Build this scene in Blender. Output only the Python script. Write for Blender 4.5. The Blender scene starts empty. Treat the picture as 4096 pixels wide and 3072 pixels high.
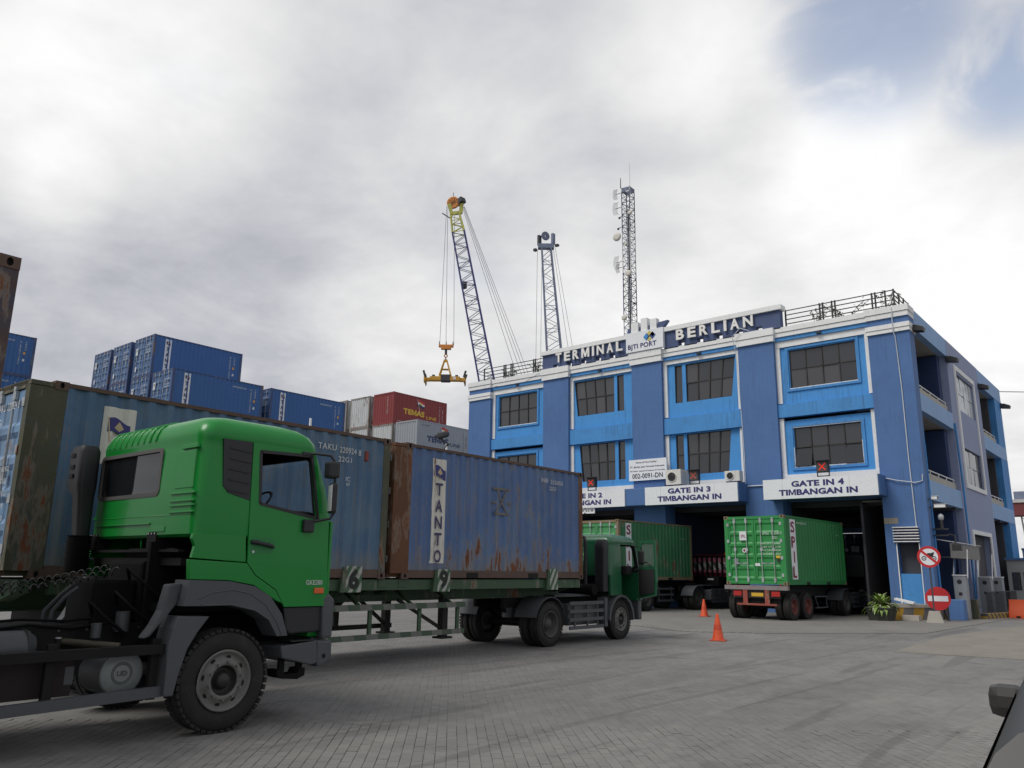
import bpy, bmesh, math, random
from mathutils import Vector, Matrix
R = math.radians
scn = bpy.context.scene
COL = scn.collection

# ---------------------------------------------------------------- camera
# X runs along the terminal front (to the right), Y runs into the building, Z up, metres
cam_d = bpy.data.cameras.new('camera'); cam = bpy.data.objects.new('camera', cam_d); COL.objects.link(cam)
cam_d.sensor_width = 36.0; cam_d.lens = 36 * 3216 / 4096; cam_d.clip_start = 0.05; cam_d.clip_end = 4000
def cam_axes(pitch, roll, yaw):
    f = Vector((0, math.cos(pitch), math.sin(pitch))); u = Vector((0, -math.sin(pitch), math.cos(pitch))); r = Vector((1, 0, 0))
    r2 = r * math.cos(roll) + u * math.sin(roll); u2 = u * math.cos(roll) - r * math.sin(roll)
    m = Matrix.Rotation(yaw, 3, 'Z')
    return m @ r2, m @ u2, m @ f
ax = cam_axes(R(13.03), R(0.787), R(40))
cam.matrix_world = Matrix(((ax[0].x, ax[1].x, -ax[2].x, 0), (ax[0].y, ax[1].y, -ax[2].y, 0), (ax[0].z, ax[1].z, -ax[2].z, 1.7), (0, 0, 0, 1)))
scn.camera = cam
scn.render.resolution_x = 1024; scn.render.resolution_y = 768

# ---------------------------------------------------------------- light
SUN_AZ, SUN_EL = 158.0, 54.0          # azimuth from +Y towards -X, elevation
sun_dir = Vector((-math.sin(R(SUN_AZ)) * math.cos(R(SUN_EL)), math.cos(R(SUN_AZ)) * math.cos(R(SUN_EL)), math.sin(R(SUN_EL))))
sun_d = bpy.data.lights.new('sun', 'SUN'); sun_d.energy = 1.5; sun_d.angle = R(28); sun_d.color = (1, .96, .9)
sun = bpy.data.objects.new('sun', sun_d); COL.objects.link(sun)
sun.rotation_euler = sun_dir.to_track_quat('Z', 'Y').to_euler(); sun.location = (-20, 20, 60)
scn.view_settings.view_transform = 'Standard'; scn.view_settings.look = 'None'
scn.view_settings.exposure = 0.55; scn.view_settings.gamma = 1.0; scn.view_settings.use_curve_mapping = False

class NT:
    """small helper to write node trees"""
    def __init__(s, tree): s.t = tree; s.n = tree.nodes; s.l = tree.links
    def new(s, typ, **kw):
        nd = s.n.new(typ)
        for k, v in kw.items():
            if k.startswith('i_'):
                key = k[2:]; key = int(key) if key.isdigit() else key
                s.put(nd.inputs[key], v)
            else: setattr(nd, k, v)
        return nd
    def put(s, inp, v):
        if isinstance(v, bpy.types.NodeSocket): s.l.new(v, inp)
        else: inp.default_value = v
    def math(s, op, a, b=0.0, c=None, clamp=False):
        nd = s.n.new('ShaderNodeMath'); nd.operation = op; nd.use_clamp = clamp
        s.put(nd.inputs[0], a); s.put(nd.inputs[1], b)
        if c is not None: s.put(nd.inputs[2], c)
        return nd.outputs[0]
    def vmath(s, op, a, b=None):
        nd = s.n.new('ShaderNodeVectorMath'); nd.operation = op; s.put(nd.inputs[0], a)
        if b is not None: s.put(nd.inputs[1], b)
        return nd
    def mix(s, fac, a, b):
        nd = s.n.new('ShaderNodeMix'); nd.data_type = 'RGBA'; s.put(nd.inputs[0], fac); s.put(nd.inputs[6], a); s.put(nd.inputs[7], b)
        return nd.outputs[2]
    def ramp(s, fac, lo, hi):
        nd = s.n.new('ShaderNodeMapRange'); nd.interpolation_type = 'SMOOTHSTEP'
        s.put(nd.inputs[0], fac); s.put(nd.inputs[1], lo); s.put(nd.inputs[2], hi); nd.inputs[3].default_value = 0; nd.inputs[4].default_value = 1
        return nd.outputs[0]
    def noise(s, vec, scale, detail=4, rough=.55, dist=0.0):
        nd = s.n.new('ShaderNodeTexNoise'); s.put(nd.inputs['Vector'], vec); nd.inputs['Scale'].default_value = scale
        nd.inputs['Detail'].default_value = detail; nd.inputs['Roughness'].default_value = rough; nd.inputs['Distortion'].default_value = dist
        return nd.outputs['Fac']
def c4(c): return (c[0], c[1], c[2], 1.0)

# ---------------------------------------------------------------- sky: hazy Nishita blue behind broken cloud
W = bpy.data.worlds.new('World'); scn.world = W; W.use_nodes = True
w = NT(W.node_tree); w.n.clear()
sky = w.new('ShaderNodeTexSky', sky_type='NISHITA', sun_disc=False, sun_elevation=R(SUN_EL), sun_rotation=R(-SUN_AZ), air_density=1.0, dust_density=1.5, ozone_density=1.0)
skyc = w.vmath('MULTIPLY', sky.outputs[0], (.13, .13, .13)).outputs[0]
tc = w.new('ShaderNodeTexCoord').outputs['Generated']
dirn = w.vmath('NORMALIZE', tc).outputs[0]
sx = w.new('ShaderNodeSeparateXYZ', i_0=dirn)
zc = w.math('MAXIMUM', sx.outputs[2], 0.0); den = w.math('ADD', zc, .22)
cp = w.new('ShaderNodeCombineXYZ', i_0=w.math('DIVIDE', sx.outputs[0], den), i_1=w.math('DIVIDE', sx.outputs[1], den), i_2=0.37).outputs[0]
cpo = w.vmath('ADD', cp, (3.1, 7.7, 0.0)).outputs[0]
n1 = w.noise(cpo, 0.9, 3, .5, .25); n2 = w.noise(cpo, 2.3, 5, .58, .35); n3 = w.noise(cpo, 6.5, 4, .6)
thick = w.math('ADD', w.math('MULTIPLY', n1, .42), w.math('ADD', w.math('MULTIPLY', n2, .40), w.math('MULTIPLY', n3, .18)))
def blob(px, py, width):
    """cloud feature: soft function of direction round the direction seen at photo pixel (px,py)"""
    d = (ax[0] * ((px - 2048) / 3216) + ax[1] * ((1536 - py) / 3216) + ax[2]).normalized()
    dp = w.vmath('DOT_PRODUCT', dirn, tuple(d)).outputs['Value']
    return w.ramp(dp, math.cos(R(width)), 1.0)
lum = w.math('MULTIPLY_ADD', thick, -.80, .825)      # thin cloud is bright, thick cloud grey
LIFT = [(300, 120, 15, .15), (240, 720, 4, .08), (3050, 430, 11, .14), (2750, 60, 9, .10), (3950, 620, 15, .12), (3300, 1150, 15, .12), (2500, 1300, 12, .11), (1600, 1380, 9, .09), (4000, 1700, 14, .14)]
SHADE = [(850, 950, 16, .06), (250, 1150, 14, .03), (2850, 860, 9, .06)]
for (px, py, wd, k) in LIFT: lum = w.math('MULTIPLY_ADD', blob(px, py, wd), k, lum)
for (px, py, wd, k) in SHADE: lum = w.math('MULTIPLY_ADD', blob(px, py, wd), -k, lum)
lum = w.math('MINIMUM', w.math('MAXIMUM', lum, .26), .68)
warm = w.ramp(lum, .28, .58)
ccol = w.mix(warm, (.93, .95, 1.06, 1), (1.0, 1.0, 1.0, 1))
cl = w.vmath('SCALE', ccol); w.put(cl.inputs[3], lum); cloud = cl.outputs[0]
n4 = w.noise(w.vmath('ADD', cp, (11.3, 2.2, .6)).outputs[0], 3.4, 5, .6, .5)
gap = w.math('MULTIPLY', w.ramp(n4, .40, .58), w.math('MAXIMUM', w.math('MAXIMUM', blob(3500, 90, 7.5), blob(4050, 280, 5)), w.math('MULTIPLY', w.ramp(n1, .30, .22), .3)))
gap = w.math('MULTIPLY', gap, .62)
final = w.mix(gap, cloud, skyc)
bg = w.new('ShaderNodeBackground', i_0=final, i_1=1.0)
out = w.new('ShaderNodeOutputWorld', i_0=bg.outputs[0])

# ---------------------------------------------------------------- materials
MATS = {}
def material(name, col, rough=.6, metal=0.0, var=.10, vscale=1.6, dirt=0.0, dirtcol=(.09, .075, .06), streak=0.0, rust=0.0, rustcol=(.13, .045, .018), bump=0.0, bscale=40, coords='pos', fine=0.06, zfade=None, spec=.5, rustscale=1.0, emit=None, coat=0.0, alt=None, scuff=0.0, foot=None):
    """painted / worn surface: colour variation, soft dirt, vertical run marks, rust patches, fine relief"""
    if name in MATS: return MATS[name]
    m = bpy.data.materials.new(name); m.use_nodes = True; t = NT(m.node_tree); b = t.n['Principled BSDF']
    MATS[name] = m
    if coords == 'pos': v = t.new('ShaderNodeNewGeometry').outputs['Position']
    else:
        v0 = t.new('ShaderNodeTexCoord').outputs['Object']
        rnd = t.new('ShaderNodeObjectInfo').outputs['Random']
        off = t.new('ShaderNodeCombineXYZ', i_0=t.math('MULTIPLY', rnd, 37.0), i_1=t.math('MULTIPLY', rnd, 91.0), i_2=0.0).outputs[0]
        v = t.vmath('ADD', v0, off).outputs[0]
    n_big = t.noise(v, vscale, 3, .6); n_fine = t.noise(v, vscale * 14, 1, .6)
    k = t.math('ADD', t.math('MULTIPLY', t.math('SUBTRACT', n_big, .5), var * 3.0), t.math('MULTIPLY', t.math('SUBTRACT', n_fine, .5), fine * 3.0))
    hs = t.new('ShaderNodeVectorMath', operation='SCALE'); t.put(hs.inputs[0], c4(col)[:3]); t.put(hs.inputs[3], t.math('ADD', k, 1.0))
    c = hs.outputs[0]
    if alt:                                   # faded second tone in large patches
        c = t.mix(t.math('MULTIPLY', t.ramp(t.noise(v, vscale * .8, 5, .65, .4), .48, .68), .8), c, c4(alt))
    sv = t.vmath('MULTIPLY', v, (11.0, 11.0, .6)).outputs[0]
    if streak:
        ns = t.noise(sv, 1.0, 3, .6)
        where = t.math('MULTIPLY_ADD', t.ramp(t.noise(v, .45, 2, .5), .42, .62), .8, .2)
        c = t.mix(t.math('MULTIPLY', t.math('MULTIPLY', t.ramp(ns, .48, .72), streak * 1.25), where), c, c4(dirtcol))
    if dirt:
        nd = t.noise(v, vscale * 2.2, 5, .68)
        c = t.mix(t.math('MULTIPLY', t.ramp(nd, .48, .75), dirt), c, c4(dirtcol))
    if scuff:                                 # thin rubbed lines down the crests of the corrugation
        nsc = t.noise(t.vmath('MULTIPLY', v, (2.0, 26.0, .8)).outputs[0], 1.0, 4, .6); nsp = t.noise(v, 5.5, 5, .7)
        c = t.mix(t.math('MULTIPLY', t.math('MULTIPLY', t.ramp(nsc, .56, .66), t.ramp(nsp, .42, .60)), scuff), c, (.19, .145, .115, 1))
        c = t.mix(t.math('MULTIPLY', t.ramp(t.noise(v, 9.0, 5, .7), .66, .72), scuff), c, (.11, .055, .032, 1))
    if foot:                                  # splashed, chalky paint along the foot of the side
        zo = t.new('ShaderNodeSeparateXYZ', i_0=t.new('ShaderNodeTexCoord').outputs['Object']).outputs[2]
        c = t.mix(t.math('MULTIPLY', t.ramp(t.math('ADD', zo, t.math('MULTIPLY', t.noise(v, 2.5, 4, .6), .5)), .85, .35), .75), c, c4(foot))
    rr = rough
    if rust:
        sv2 = t.vmath('MULTIPLY', v, (5.0 * rustscale, 5.0 * rustscale, 1.1 * rustscale)).outputs[0]
        nr = t.noise(sv2, 1.0, 6, .66); nl = t.noise(v, .75, 2, .5)
        thr = .66 - rust * .22
        mask_in = t.math('ADD', nr, t.math('MULTIPLY', t.math('SUBTRACT', nl, .5), .55))
        if zfade:                             # wear sits towards the foot of the panel
            so = t.new('ShaderNodeSeparateXYZ', i_0=t.new('ShaderNodeTexCoord').outputs['Object'])
            mask_in = t.math('ADD', mask_in, t.math('MULTIPLY', t.ramp(so.outputs[2], zfade[0], zfade[1]), .11))
        mk = t.ramp(mask_in, thr, thr + .055)
        halo = t.math('MULTIPLY', t.ramp(mask_in, thr - .07, thr), .55)
        rc = t.mix(t.noise(v, 26, 2, .6), c4([x * .6 for x in rustcol]), c4([min(1, x * 1.7) for x in rustcol]))
        c = t.mix(halo, c, c4((.22, .19, .155)))
        c = t.mix(mk, c, rc)
        rr = t.math('MULTIPLY_ADD', mk, .85 - rough, rough)
    t.put(b.inputs['Base Color'], c); t.put(b.inputs['Roughness'], rr); b.inputs['Metallic'].default_value = metal
    b.inputs['Specular IOR Level'].default_value = spec
    if coat: b.inputs['Coat Weight'].default_value = coat; b.inputs['Coat Roughness'].default_value = .08
    if bump:
        bn = t.new('ShaderNodeBump', i_Strength=bump, i_Height=t.noise(v, bscale, 2, .6)); bn.inputs['Distance'].default_value = .01
        t.put(b.inputs['Normal'], bn.outputs[0])
    if emit:
        b.inputs['Emission Color'].default_value = c4(emit[0]); b.inputs['Emission Strength'].default_value = emit[1]
    return m
def glass(name, col=(.02, .022, .026), rough=.04, alpha=1.0, var=.0):
    if name in MATS: return MATS[name]
    m = bpy.data.materials.new(name); m.use_nodes = True; t = NT(m.node_tree); b = t.n['Principled BSDF']; MATS[name] = m
    b.inputs['Base Color'].default_value = c4(col); b.inputs['Roughness'].default_value = rough; b.inputs['Specular IOR Level'].default_value = .55 if 'cab' in name or 'clear' in name else .95
    b.inputs['Alpha'].default_value = alpha
    v = t.new('ShaderNodeNewGeometry').outputs['Position']
    bn = t.new('ShaderNodeBump', i_Strength=.06, i_Height=t.noise(v, 1.3, 2, .5)); bn.inputs['Distance'].default_value = .02
    t.put(b.inputs['Normal'], bn.outputs[0])
    if var:
        t.put(b.inputs['Roughness'], t.math('MULTIPLY_ADD', t.noise(v, 3.0, 5, .6), var, rough))
    return m

# ---------------------------------------------------------------- mesh helpers
def link(name, me, parent=None, mats=None):
    o = bpy.data.objects.new(name, me); COL.objects.link(o)
    if parent is not None: o.parent = parent
    return o
def tag(o, label, cat, group=None):
    o['label'] = label; o['category'] = cat
    if group: o['group'] = group
    return o
def structure(o): o['kind'] = 'structure'; return o
def thing(name, label, cat, loc=(0, 0, 0), rz=0.0, group=None):
    o = bpy.data.objects.new(name, None); COL.objects.link(o); o.location = loc; o.rotation_euler = (0, 0, R(rz))
    o.empty_display_size = .2
    return tag(o, label, cat, group)
def dup(src, parent=None, loc=None, rz=None, label=None):
    c = src.copy(); COL.objects.link(c)
    if parent is not None: c.parent = parent
    if loc is not None: c.location = loc
    if rz is not None: c.rotation_euler = (0, 0, R(rz))
    if label: c['label'] = label
    for ch in src.children: dup(ch, c)
    return c
class MB:
    def __init__(s): s.v = []; s.f = []; s.m = []; s.sm = []; s.cur = 0; s.smooth = False
    def add(s, vs, fs):
        b = len(s.v); s.v += [tuple(p) for p in vs]
        for f in fs: s.f.append([i + b for i in f]); s.m.append(s.cur); s.sm.append(s.smooth)
        return s
    def box(s, x0, x1, y0, y1, z0, z1):
        vs = [(x0, y0, z0), (x1, y0, z0), (x1, y1, z0), (x0, y1, z0), (x0, y0, z1), (x1, y0, z1), (x1, y1, z1), (x0, y1, z1)]
        return s.add(vs, [(0, 3, 2, 1), (4, 5, 6, 7), (0, 1, 5, 4), (1, 2, 6, 5), (2, 3, 7, 6), (3, 0, 4, 7)])
    def obox(s, c, size, rot=None):
        hx, hy, hz = size[0] / 2, size[1] / 2, size[2] / 2
        vs = [Vector((x, y, z)) for z in (-hz, hz) for (x, y) in ((-hx, -hy), (hx, -hy), (hx, hy), (-hx, hy))]
        if rot is not None: vs = [rot @ p for p in vs]
        vs = [p + Vector(c) for p in vs]
        return s.add(vs, [(0, 3, 2, 1), (4, 5, 6, 7), (0, 1, 5, 4), (1, 2, 6, 5), (2, 3, 7, 6), (3, 0, 4, 7)])
    def bar(s, p0, p1, w_, h_):
        """rectangular bar from p0 to p1"""
        p0, p1 = Vector(p0), Vector(p1); d = p1 - p0
        q = d.to_track_quat('Y', 'Z').to_matrix()
        return s.obox((p0 + p1) / 2, (w_, d.length, h_), q)
    def cyl(s, p0, p1, r0, r1=None, n=12, caps=True):
        r1 = r0 if r1 is None else r1; p0, p1 = Vector(p0), Vector(p1); d = (p1 - p0).normalized()
        a = d.orthogonal().normalized(); b = d.cross(a)
        vs = []
        for p, r in ((p0, r0), (p1, r1)):
            for i in range(n): t = 2 * math.pi * i / n; vs.append(p + a * (r * math.cos(t)) + b * (r * math.sin(t)))
        fs = [(i, (i + 1) % n, n + (i + 1) % n, n + i) for i in range(n)]
        sm = s.smooth; s.smooth = n > 6; s.add(vs, fs); s.smooth = sm
        if caps: s.add(vs, [tuple(reversed(range(n))), tuple(range(n, 2 * n))])
        return s
    def tube(s, pts, r, n=8):
        pts = [Vector(p) for p in pts]; ring = []; vs = []; prev = None
        for i, p in enumerate(pts):
            d = (pts[min(i + 1, len(pts) - 1)] - pts[max(i - 1, 0)]).normalized()
            a = (prev - d * prev.dot(d)) if prev is not None else d.orthogonal()
            if a.length < 1e-5: a = d.orthogonal()
            a.normalize(); prev = a; b = d.cross(a)
            for k in range(n): t = 2 * math.pi * k / n; vs.append(p + a * (r * math.cos(t)) + b * (r * math.sin(t)))
        fs = [(i * n + k, i * n + (k + 1) % n, (i + 1) * n + (k + 1) % n, (i + 1) * n + k) for i in range(len(pts) - 1) for k in range(n)]
        sm = s.smooth; s.smooth = True; s.add(vs, fs); s.smooth = sm
        m = (len(pts) - 1) * n; s.add(vs, [tuple(reversed(range(n))), tuple(range(m, m + n))]); return s
    def prism(s, poly, axis, a, b):
        """extrude a 2-D polygon along axis 'x','y' or 'z' from a to b; poly coords are the other two axes in order"""
        def P(p, t):
            return (t, p[0], p[1]) if axis == 'x' else ((p[0], t, p[1]) if axis == 'y' else (p[0], p[1], t))
        n = len(poly); vs = [P(p, a) for p in poly] + [P(p, b) for p in poly]
        return s.add(vs, [tuple(reversed(range(n))), tuple(range(n, 2 * n))] + [(i, (i + 1) % n, n + (i + 1) % n, n + i) for i in range(n)])
    def lathe(s, prof, c=(0, 0, 0), axis='x', n=32, close=False):
        """profile list of (t along axis, radius)"""
        vs = []
        for (t, r) in prof:
            for i in range(n):
                a = 2 * math.pi * i / n; y, z = r * math.cos(a), r * math.sin(a)
                p = (t, y, z) if axis == 'x' else ((y, t, z) if axis == 'y' else (y, z, t))
                vs.append((p[0] + c[0], p[1] + c[1], p[2] + c[2]))
        fs = [(j * n + i, j * n + (i + 1) % n, (j + 1) * n + (i + 1) % n, (j + 1) * n + i) for j in range(len(prof) - 1) for i in range(n)]
        sm = s.smooth; s.smooth = True; s.add(vs, fs); s.smooth = sm; return s
    def loft(s, rings, cap=True):
        n = len(rings[0]); vs = [p for r in rings for p in r]
        fs = [(j * n + i, j * n + (i + 1) % n, (j + 1) * n + (i + 1) % n, (j + 1) * n + i) for j in range(len(rings) - 1) for i in range(n)]
        sm = s.smooth; s.smooth = True; s.add(vs, fs); s.smooth = sm
        if cap: s.add(vs, [tuple(reversed(range(n))), tuple(range((len(rings) - 1) * n, len(rings) * n))])
        return s
    def mesh(s, name, mats):
        me = bpy.data.meshes.new(name); me.from_pydata(s.v, [], s.f)
        for m in (mats if isinstance(mats, (list, tuple)) else [mats]): me.materials.append(m)
        me.polygons.foreach_set('material_index', s.m); me.polygons.foreach_set('use_smooth', s.sm)
        bm = bmesh.new(); bm.from_mesh(me); bmesh.ops.recalc_face_normals(bm, faces=bm.faces); bm.to_mesh(me); bm.free()
        me.update(); return me
    def build(s, name, mats, parent=None, label=None, bevel=0.0):
        me = s.mesh(name, mats)
        if bevel:
            bm = bmesh.new(); bm.from_mesh(me); bmesh.ops.remove_doubles(bm, verts=bm.verts, dist=1e-5)
            ed = [e for e in bm.edges if len(e.link_faces) == 2 and e.calc_face_angle(0) > .6]
            bmesh.ops.bevel(bm, geom=ed, offset=bevel, segments=2, profile=.6, affect='EDGES', clamp_overlap=True); bm.to_mesh(me); bm.free()
        o = link(name, me, parent)
        if label: o['label'] = label
        return o
def box_part(name, m, parent, *b, bevel=0.0, label=None):
    return MB().box(*b).build(name, m, parent, label, bevel)
def rrect(x0, x1, y0, y1, r, z=None, k=5, rs=None):
    """rounded rectangle outline; rs = radii for corners (x0y0, x1y0, x1y1, x0y1)"""
    rs = rs or (r, r, r, r); pts = []
    for (cx, cy, a0, q) in ((x0, y0, 180, rs[0]), (x1, y0, 270, rs[1]), (x1, y1, 0, rs[2]), (x0, y1, 90, rs[3])):
        ox = cx + q if cx == x0 else cx - q; oy = cy + q if cy == y0 else cy - q
        for i in range(k + 1):
            a = R(a0 + 90 * i / k); p = (ox + q * math.cos(a), oy + q * math.sin(a)); pts.append(p if z is None else (p[0], p[1], z))
    return pts
def boolean(me_a, cutters, op='DIFFERENCE'):
    """evaluate a boolean of meshes in local space and return a new mesh"""
    oa = bpy.data.objects.new('tmp', me_a); COL.objects.link(oa); tmp = [oa]
    for mc in cutters:
        oc = bpy.data.objects.new('tmpc', mc); COL.objects.link(oc); tmp.append(oc)
        md = oa.modifiers.new('b', 'BOOLEAN'); md.operation = op; md.object = oc; md.solver = 'EXACT'
    bpy.context.view_layer.update()
    dg = bpy.context.evaluated_depsgraph_get(); res = bpy.data.meshes.new_from_object(oa.evaluated_get(dg))
    for o in tmp: bpy.data.objects.remove(o)
    return res
_txt = {}
M_POLY = [(0, 0), (0, 1), (.27, 1), (.5, .36), (.73, 1), (1, 1), (1, 0), (.79, 0), (.79, .66), (.585, .06), (.415, .06), (.21, .66), (.21, 0)]
def text_raw(s, bold=0.0):
    key = (s, bold)
    if key not in _txt:
        own = bold > 0 and s.isupper() and 'M' in s       # heavy M drawn as its own outline, set in the room of an H
        cu = bpy.data.curves.new('t', 'FONT'); cu.body = s.replace('M', 'H') if own else s; cu.size = 1; cu.offset = bold; cu.resolution_u = 3; cu.space_character = 1.04
        o = bpy.data.objects.new('t', cu); COL.objects.link(o); bpy.context.view_layer.update()
        me = bpy.data.meshes.new_from_object(o.evaluated_get(bpy.context.evaluated_depsgraph_get()))
        bpy.data.objects.remove(o)
        vs = [tuple(v.co[:2]) for v in me.vertices]; fs = [tuple(p.vertices) for p in me.polygons]; bpy.data.meshes.remove(me)
        if own:
            par = list(range(len(vs)))
            def find(a):
                while par[a] != a: par[a] = par[par[a]]; a = par[a]
                return a
            for f in fs:
                for q in f[1:]: par[find(q)] = find(f[0])
            isl = {}
            for i in range(len(vs)): isl.setdefault(find(i), []).append(i)
            isl = sorted((g for g in isl.values() if len(g) > 2), key=lambda g: min(vs[i][0] for i in g)); drop = set(); extra = []
            for g, ch in zip(isl, s.replace(' ', '')):
                if ch == 'M':
                    a0 = min(vs[i][0] for i in g) - .02; a1 = max(vs[i][0] for i in g) + .02; b0 = min(vs[i][1] for i in g); b1 = max(vs[i][1] for i in g)
                    drop.update(g); extra.append([(a0 + (a1 - a0) * p[0], b0 + (b1 - b0) * p[1]) for p in M_POLY])
            fs = [f for f in fs if f[0] not in drop]
            for e in extra: fs.append(tuple(range(len(vs), len(vs) + len(e)))); vs += e
            used = sorted({i for f in fs for i in f}); mp = {a: b for b, a in enumerate(used)}; vs = [vs[i] for i in used]; fs = [tuple(mp[i] for i in f) for f in fs]
        x0 = min(p[0] for p in vs); x1 = max(p[0] for p in vs); y0 = min(p[1] for p in vs); y1 = max(p[1] for p in vs)
        _txt[key] = ([((p[0] - x0) / max(x1 - x0, 1e-6), (p[1] - y0) / max(y1 - y0, 1e-6)) for p in vs], fs, (x1 - x0) / max(y1 - y0, 1e-6))
    return _txt[key]
def text_into(mb, s, origin, right, up, width=None, height=None, bold=0.0, depth=0.0):
    """add flat (or extruded) lettering to mb; origin = lower-left corner"""
    vs, fs, asp = text_raw(s, bold)
    if width is None: width = height * asp
    if height is None: height = width / asp
    o = Vector(origin); r = Vector(right).normalized(); u = Vector(up).normalized(); n = r.cross(u)
    P = [o + r * (x * width) + u * (y * height) + n * depth for (x, y) in vs]
    mb.add(P, fs)
    if depth:
        from collections import Counter
        cnt = Counter(); orient = {}
        for f in fs:
            for i in range(len(f)):
                a, b = f[i], f[(i + 1) % len(f)]; cnt[frozenset((a, b))] += 1; orient[frozenset((a, b))] = (a, b)
        Q = [p - n * depth for p in P]; k = len(P)
        mb.add(P + Q, [(orient[e][0], orient[e][1], k + orient[e][1], k + orient[e][0])[::-1] for e, c in cnt.items() if c == 1])
    return mb
def lettering(parent, m, s, origin, right, up, width=None, height=None, bold=0.0, depth=0.0, name='lettering'):
    mb = MB(); text_into(mb, s, origin, right, up, width, height, bold, depth)
    me = bpy.data.meshes.new(name); me.from_pydata(mb.v, [], mb.f); me.materials.append(m); me.update()
    return link(name, me, parent)

# ================================================================= GROUND
ROWS, PLEN = .105, .21
PA = R(44); d_long = Vector((-math.sin(PA), math.cos(PA), 0)); d_acr = Vector((math.cos(PA), math.sin(PA), 0))
def ground_material():
    m = bpy.data.materials.new('block_paving'); m.use_nodes = True; t = NT(m.node_tree); b = t.n['Principled BSDF']
    v = t.new('ShaderNodeNewGeometry').outputs['Position']
    a = t.math('DIVIDE', t.vmath('DOT_PRODUCT', v, tuple(d_acr)).outputs['Value'], ROWS)
    row = t.math('FLOOR', a)
    bb = t.math('ADD', t.math('DIVIDE', t.vmath('DOT_PRODUCT', v, tuple(d_long)).outputs['Value'], PLEN), t.math('MULTIPLY', t.math('FLOORED_MODULO', row, 2.0), .5))
    cell = t.math('FLOOR', bb)
    fa = t.math('PINGPONG', a, .5); fb = t.math('PINGPONG', bb, .5)   # distance to nearest joint, in cells
    dj = t.math('MINIMUM', t.math('MULTIPLY', fa, ROWS), t.math('MULTIPLY', fb, PLEN))
    filled = t.ramp(t.noise(v, 2.6, 5, .65), .42, .60)                # joints filled with dust here and there
    joint = t.math('MULTIPLY', t.ramp(dj, .0060, .0020), t.math('MULTIPLY_ADD', filled, .62, .05))
    wn = t.n.new('ShaderNodeTexWhiteNoise'); wn.noise_dimensions = '2D'
    t.put(wn.inputs['Vector'], t.new('ShaderNodeCombineXYZ', i_0=row, i_1=cell, i_2=0.0).outputs[0])
    n1 = t.noise(v, .16, 5, .6, .5); n2 = t.noise(v, 1.1, 6, .65, .3); n3 = t.noise(v, 90, 3, .6)
    c = t.mix(t.ramp(n1, .36, .66), (.160, .158, .153, 1), (.212, .207, .198, 1))
    c = t.mix(t.math('MULTIPLY', t.ramp(n2, .46, .72), .45), c, (.120, .118, .115, 1))
    # long dusty sweeps left by wheels, running with the lanes
    sw = t.noise(t.vmath('MULTIPLY', v, (.9, .11, 1.0)).outputs[0], 1.0, 5, .6, .6)
    c = t.mix(t.math('MULTIPLY', t.ramp(sw, .48, .66), .55), c, (.225, .216, .200, 1))
    c = t.mix(t.math('MULTIPLY', t.ramp(t.noise(v, .55, 3, .5, 1.2), .60, .70), .40), c, (.085, .083, .081, 1))
    tk = t.noise(t.vmath('MULTIPLY', v, (2.6, .16, 1.0)).outputs[0], 1.0, 3, .55, .8)
    c = t.mix(t.math('MULTIPLY', t.ramp(tk, .55, .65), .42), c, (.095, .093, .090, 1))
    c = t.mix(t.math('MULTIPLY', t.ramp(t.noise(v, 3.1, 2, .5), .74, .80), .55), c, (.045, .043, .041, 1))
    vs = t.new('ShaderNodeVectorMath', operation='SCALE'); t.put(vs.inputs[0], c)
    t.put(vs.inputs[3], t.math('ADD', .90, t.math('ADD', t.math('MULTIPLY', wn.outputs[0], .12), t.math('MULTIPLY', t.math('SUBTRACT', n3, .5), .35))))
    c = t.mix(joint, vs.outputs[0], (.055, .053, .050, 1))
    t.put(b.inputs['Base Color'], c); b.inputs['Roughness'].default_value = .88; b.inputs['Specular IOR Level'].default_value = .25
    h = t.math('ADD', t.math('MULTIPLY', joint, -.6), t.math('ADD', t.math('MULTIPLY', n3, .12), t.math('MULTIPLY', n2, .25)))
    bn = t.new('ShaderNodeBump', i_Strength=.5, i_Height=h); bn.inputs['Distance'].default_value = .006
    t.put(b.inputs['Normal'], bn.outputs[0]); return m
M_PAVE = ground_material()
mb = MB(); mb.add([(-900, -300, 0), (900, -300, 0), (900, 1200, 0), (-900, 1200, 0)], [(0, 1, 2, 3)])
ground = structure(mb.build('ground', M_PAVE))
# concrete blocks laid one by one where they read as blocks, close to the viewer
def paver_mesh(mb, c, j=(0, 0, 0)):
    hx, hy = ROWS / 2 - .0013, PLEN / 2 - .0013; e = .0022
    z = .006 + j[0]; vs = []
    for (ix, iy, iz) in ((hx, hy, 0), (hx, hy, z - .0035), (hx - e, hy - e, z)):
        for (sx_, sy_) in ((-1, -1), (1, -1), (1, 1), (-1, 1)):
            p = d_acr * (sx_ * ix) + d_long * (sy_ * iy)
            tilt = (j[1] * sx_ + j[2] * sy_) if iz > 0 else 0
            vs.append((c[0] + p.x, c[1] + p.y, iz + tilt))
    mb.add(vs, [(8, 9, 10, 11)] + [(k * 4 + i, k * 4 + (i + 1) % 4, (k + 1) * 4 + (i + 1) % 4, (k + 1) * 4 + i) for k in (0, 1) for i in range(4)])
rnd = random.Random(5); cells = []
fwd = Vector((-math.sin(R(40)), math.cos(R(40)), 0)); lat = Vector((math.cos(R(40)), math.sin(R(40)), 0))
for i in range(-140, 141):
    for k in range(-10, 60):
        c = d_acr * ((i + .5) * ROWS) + d_long * ((k + .5 - .5 * (i % 2)) * PLEN)
        s, l = c.dot(fwd), c.dot(lat)
        if 4.7 < s < 9.6 and abs(l) < .655 * s + .25: cells.append((s, i, k, c))
cells.sort(key=lambda q: q[0])
protos = []
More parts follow.
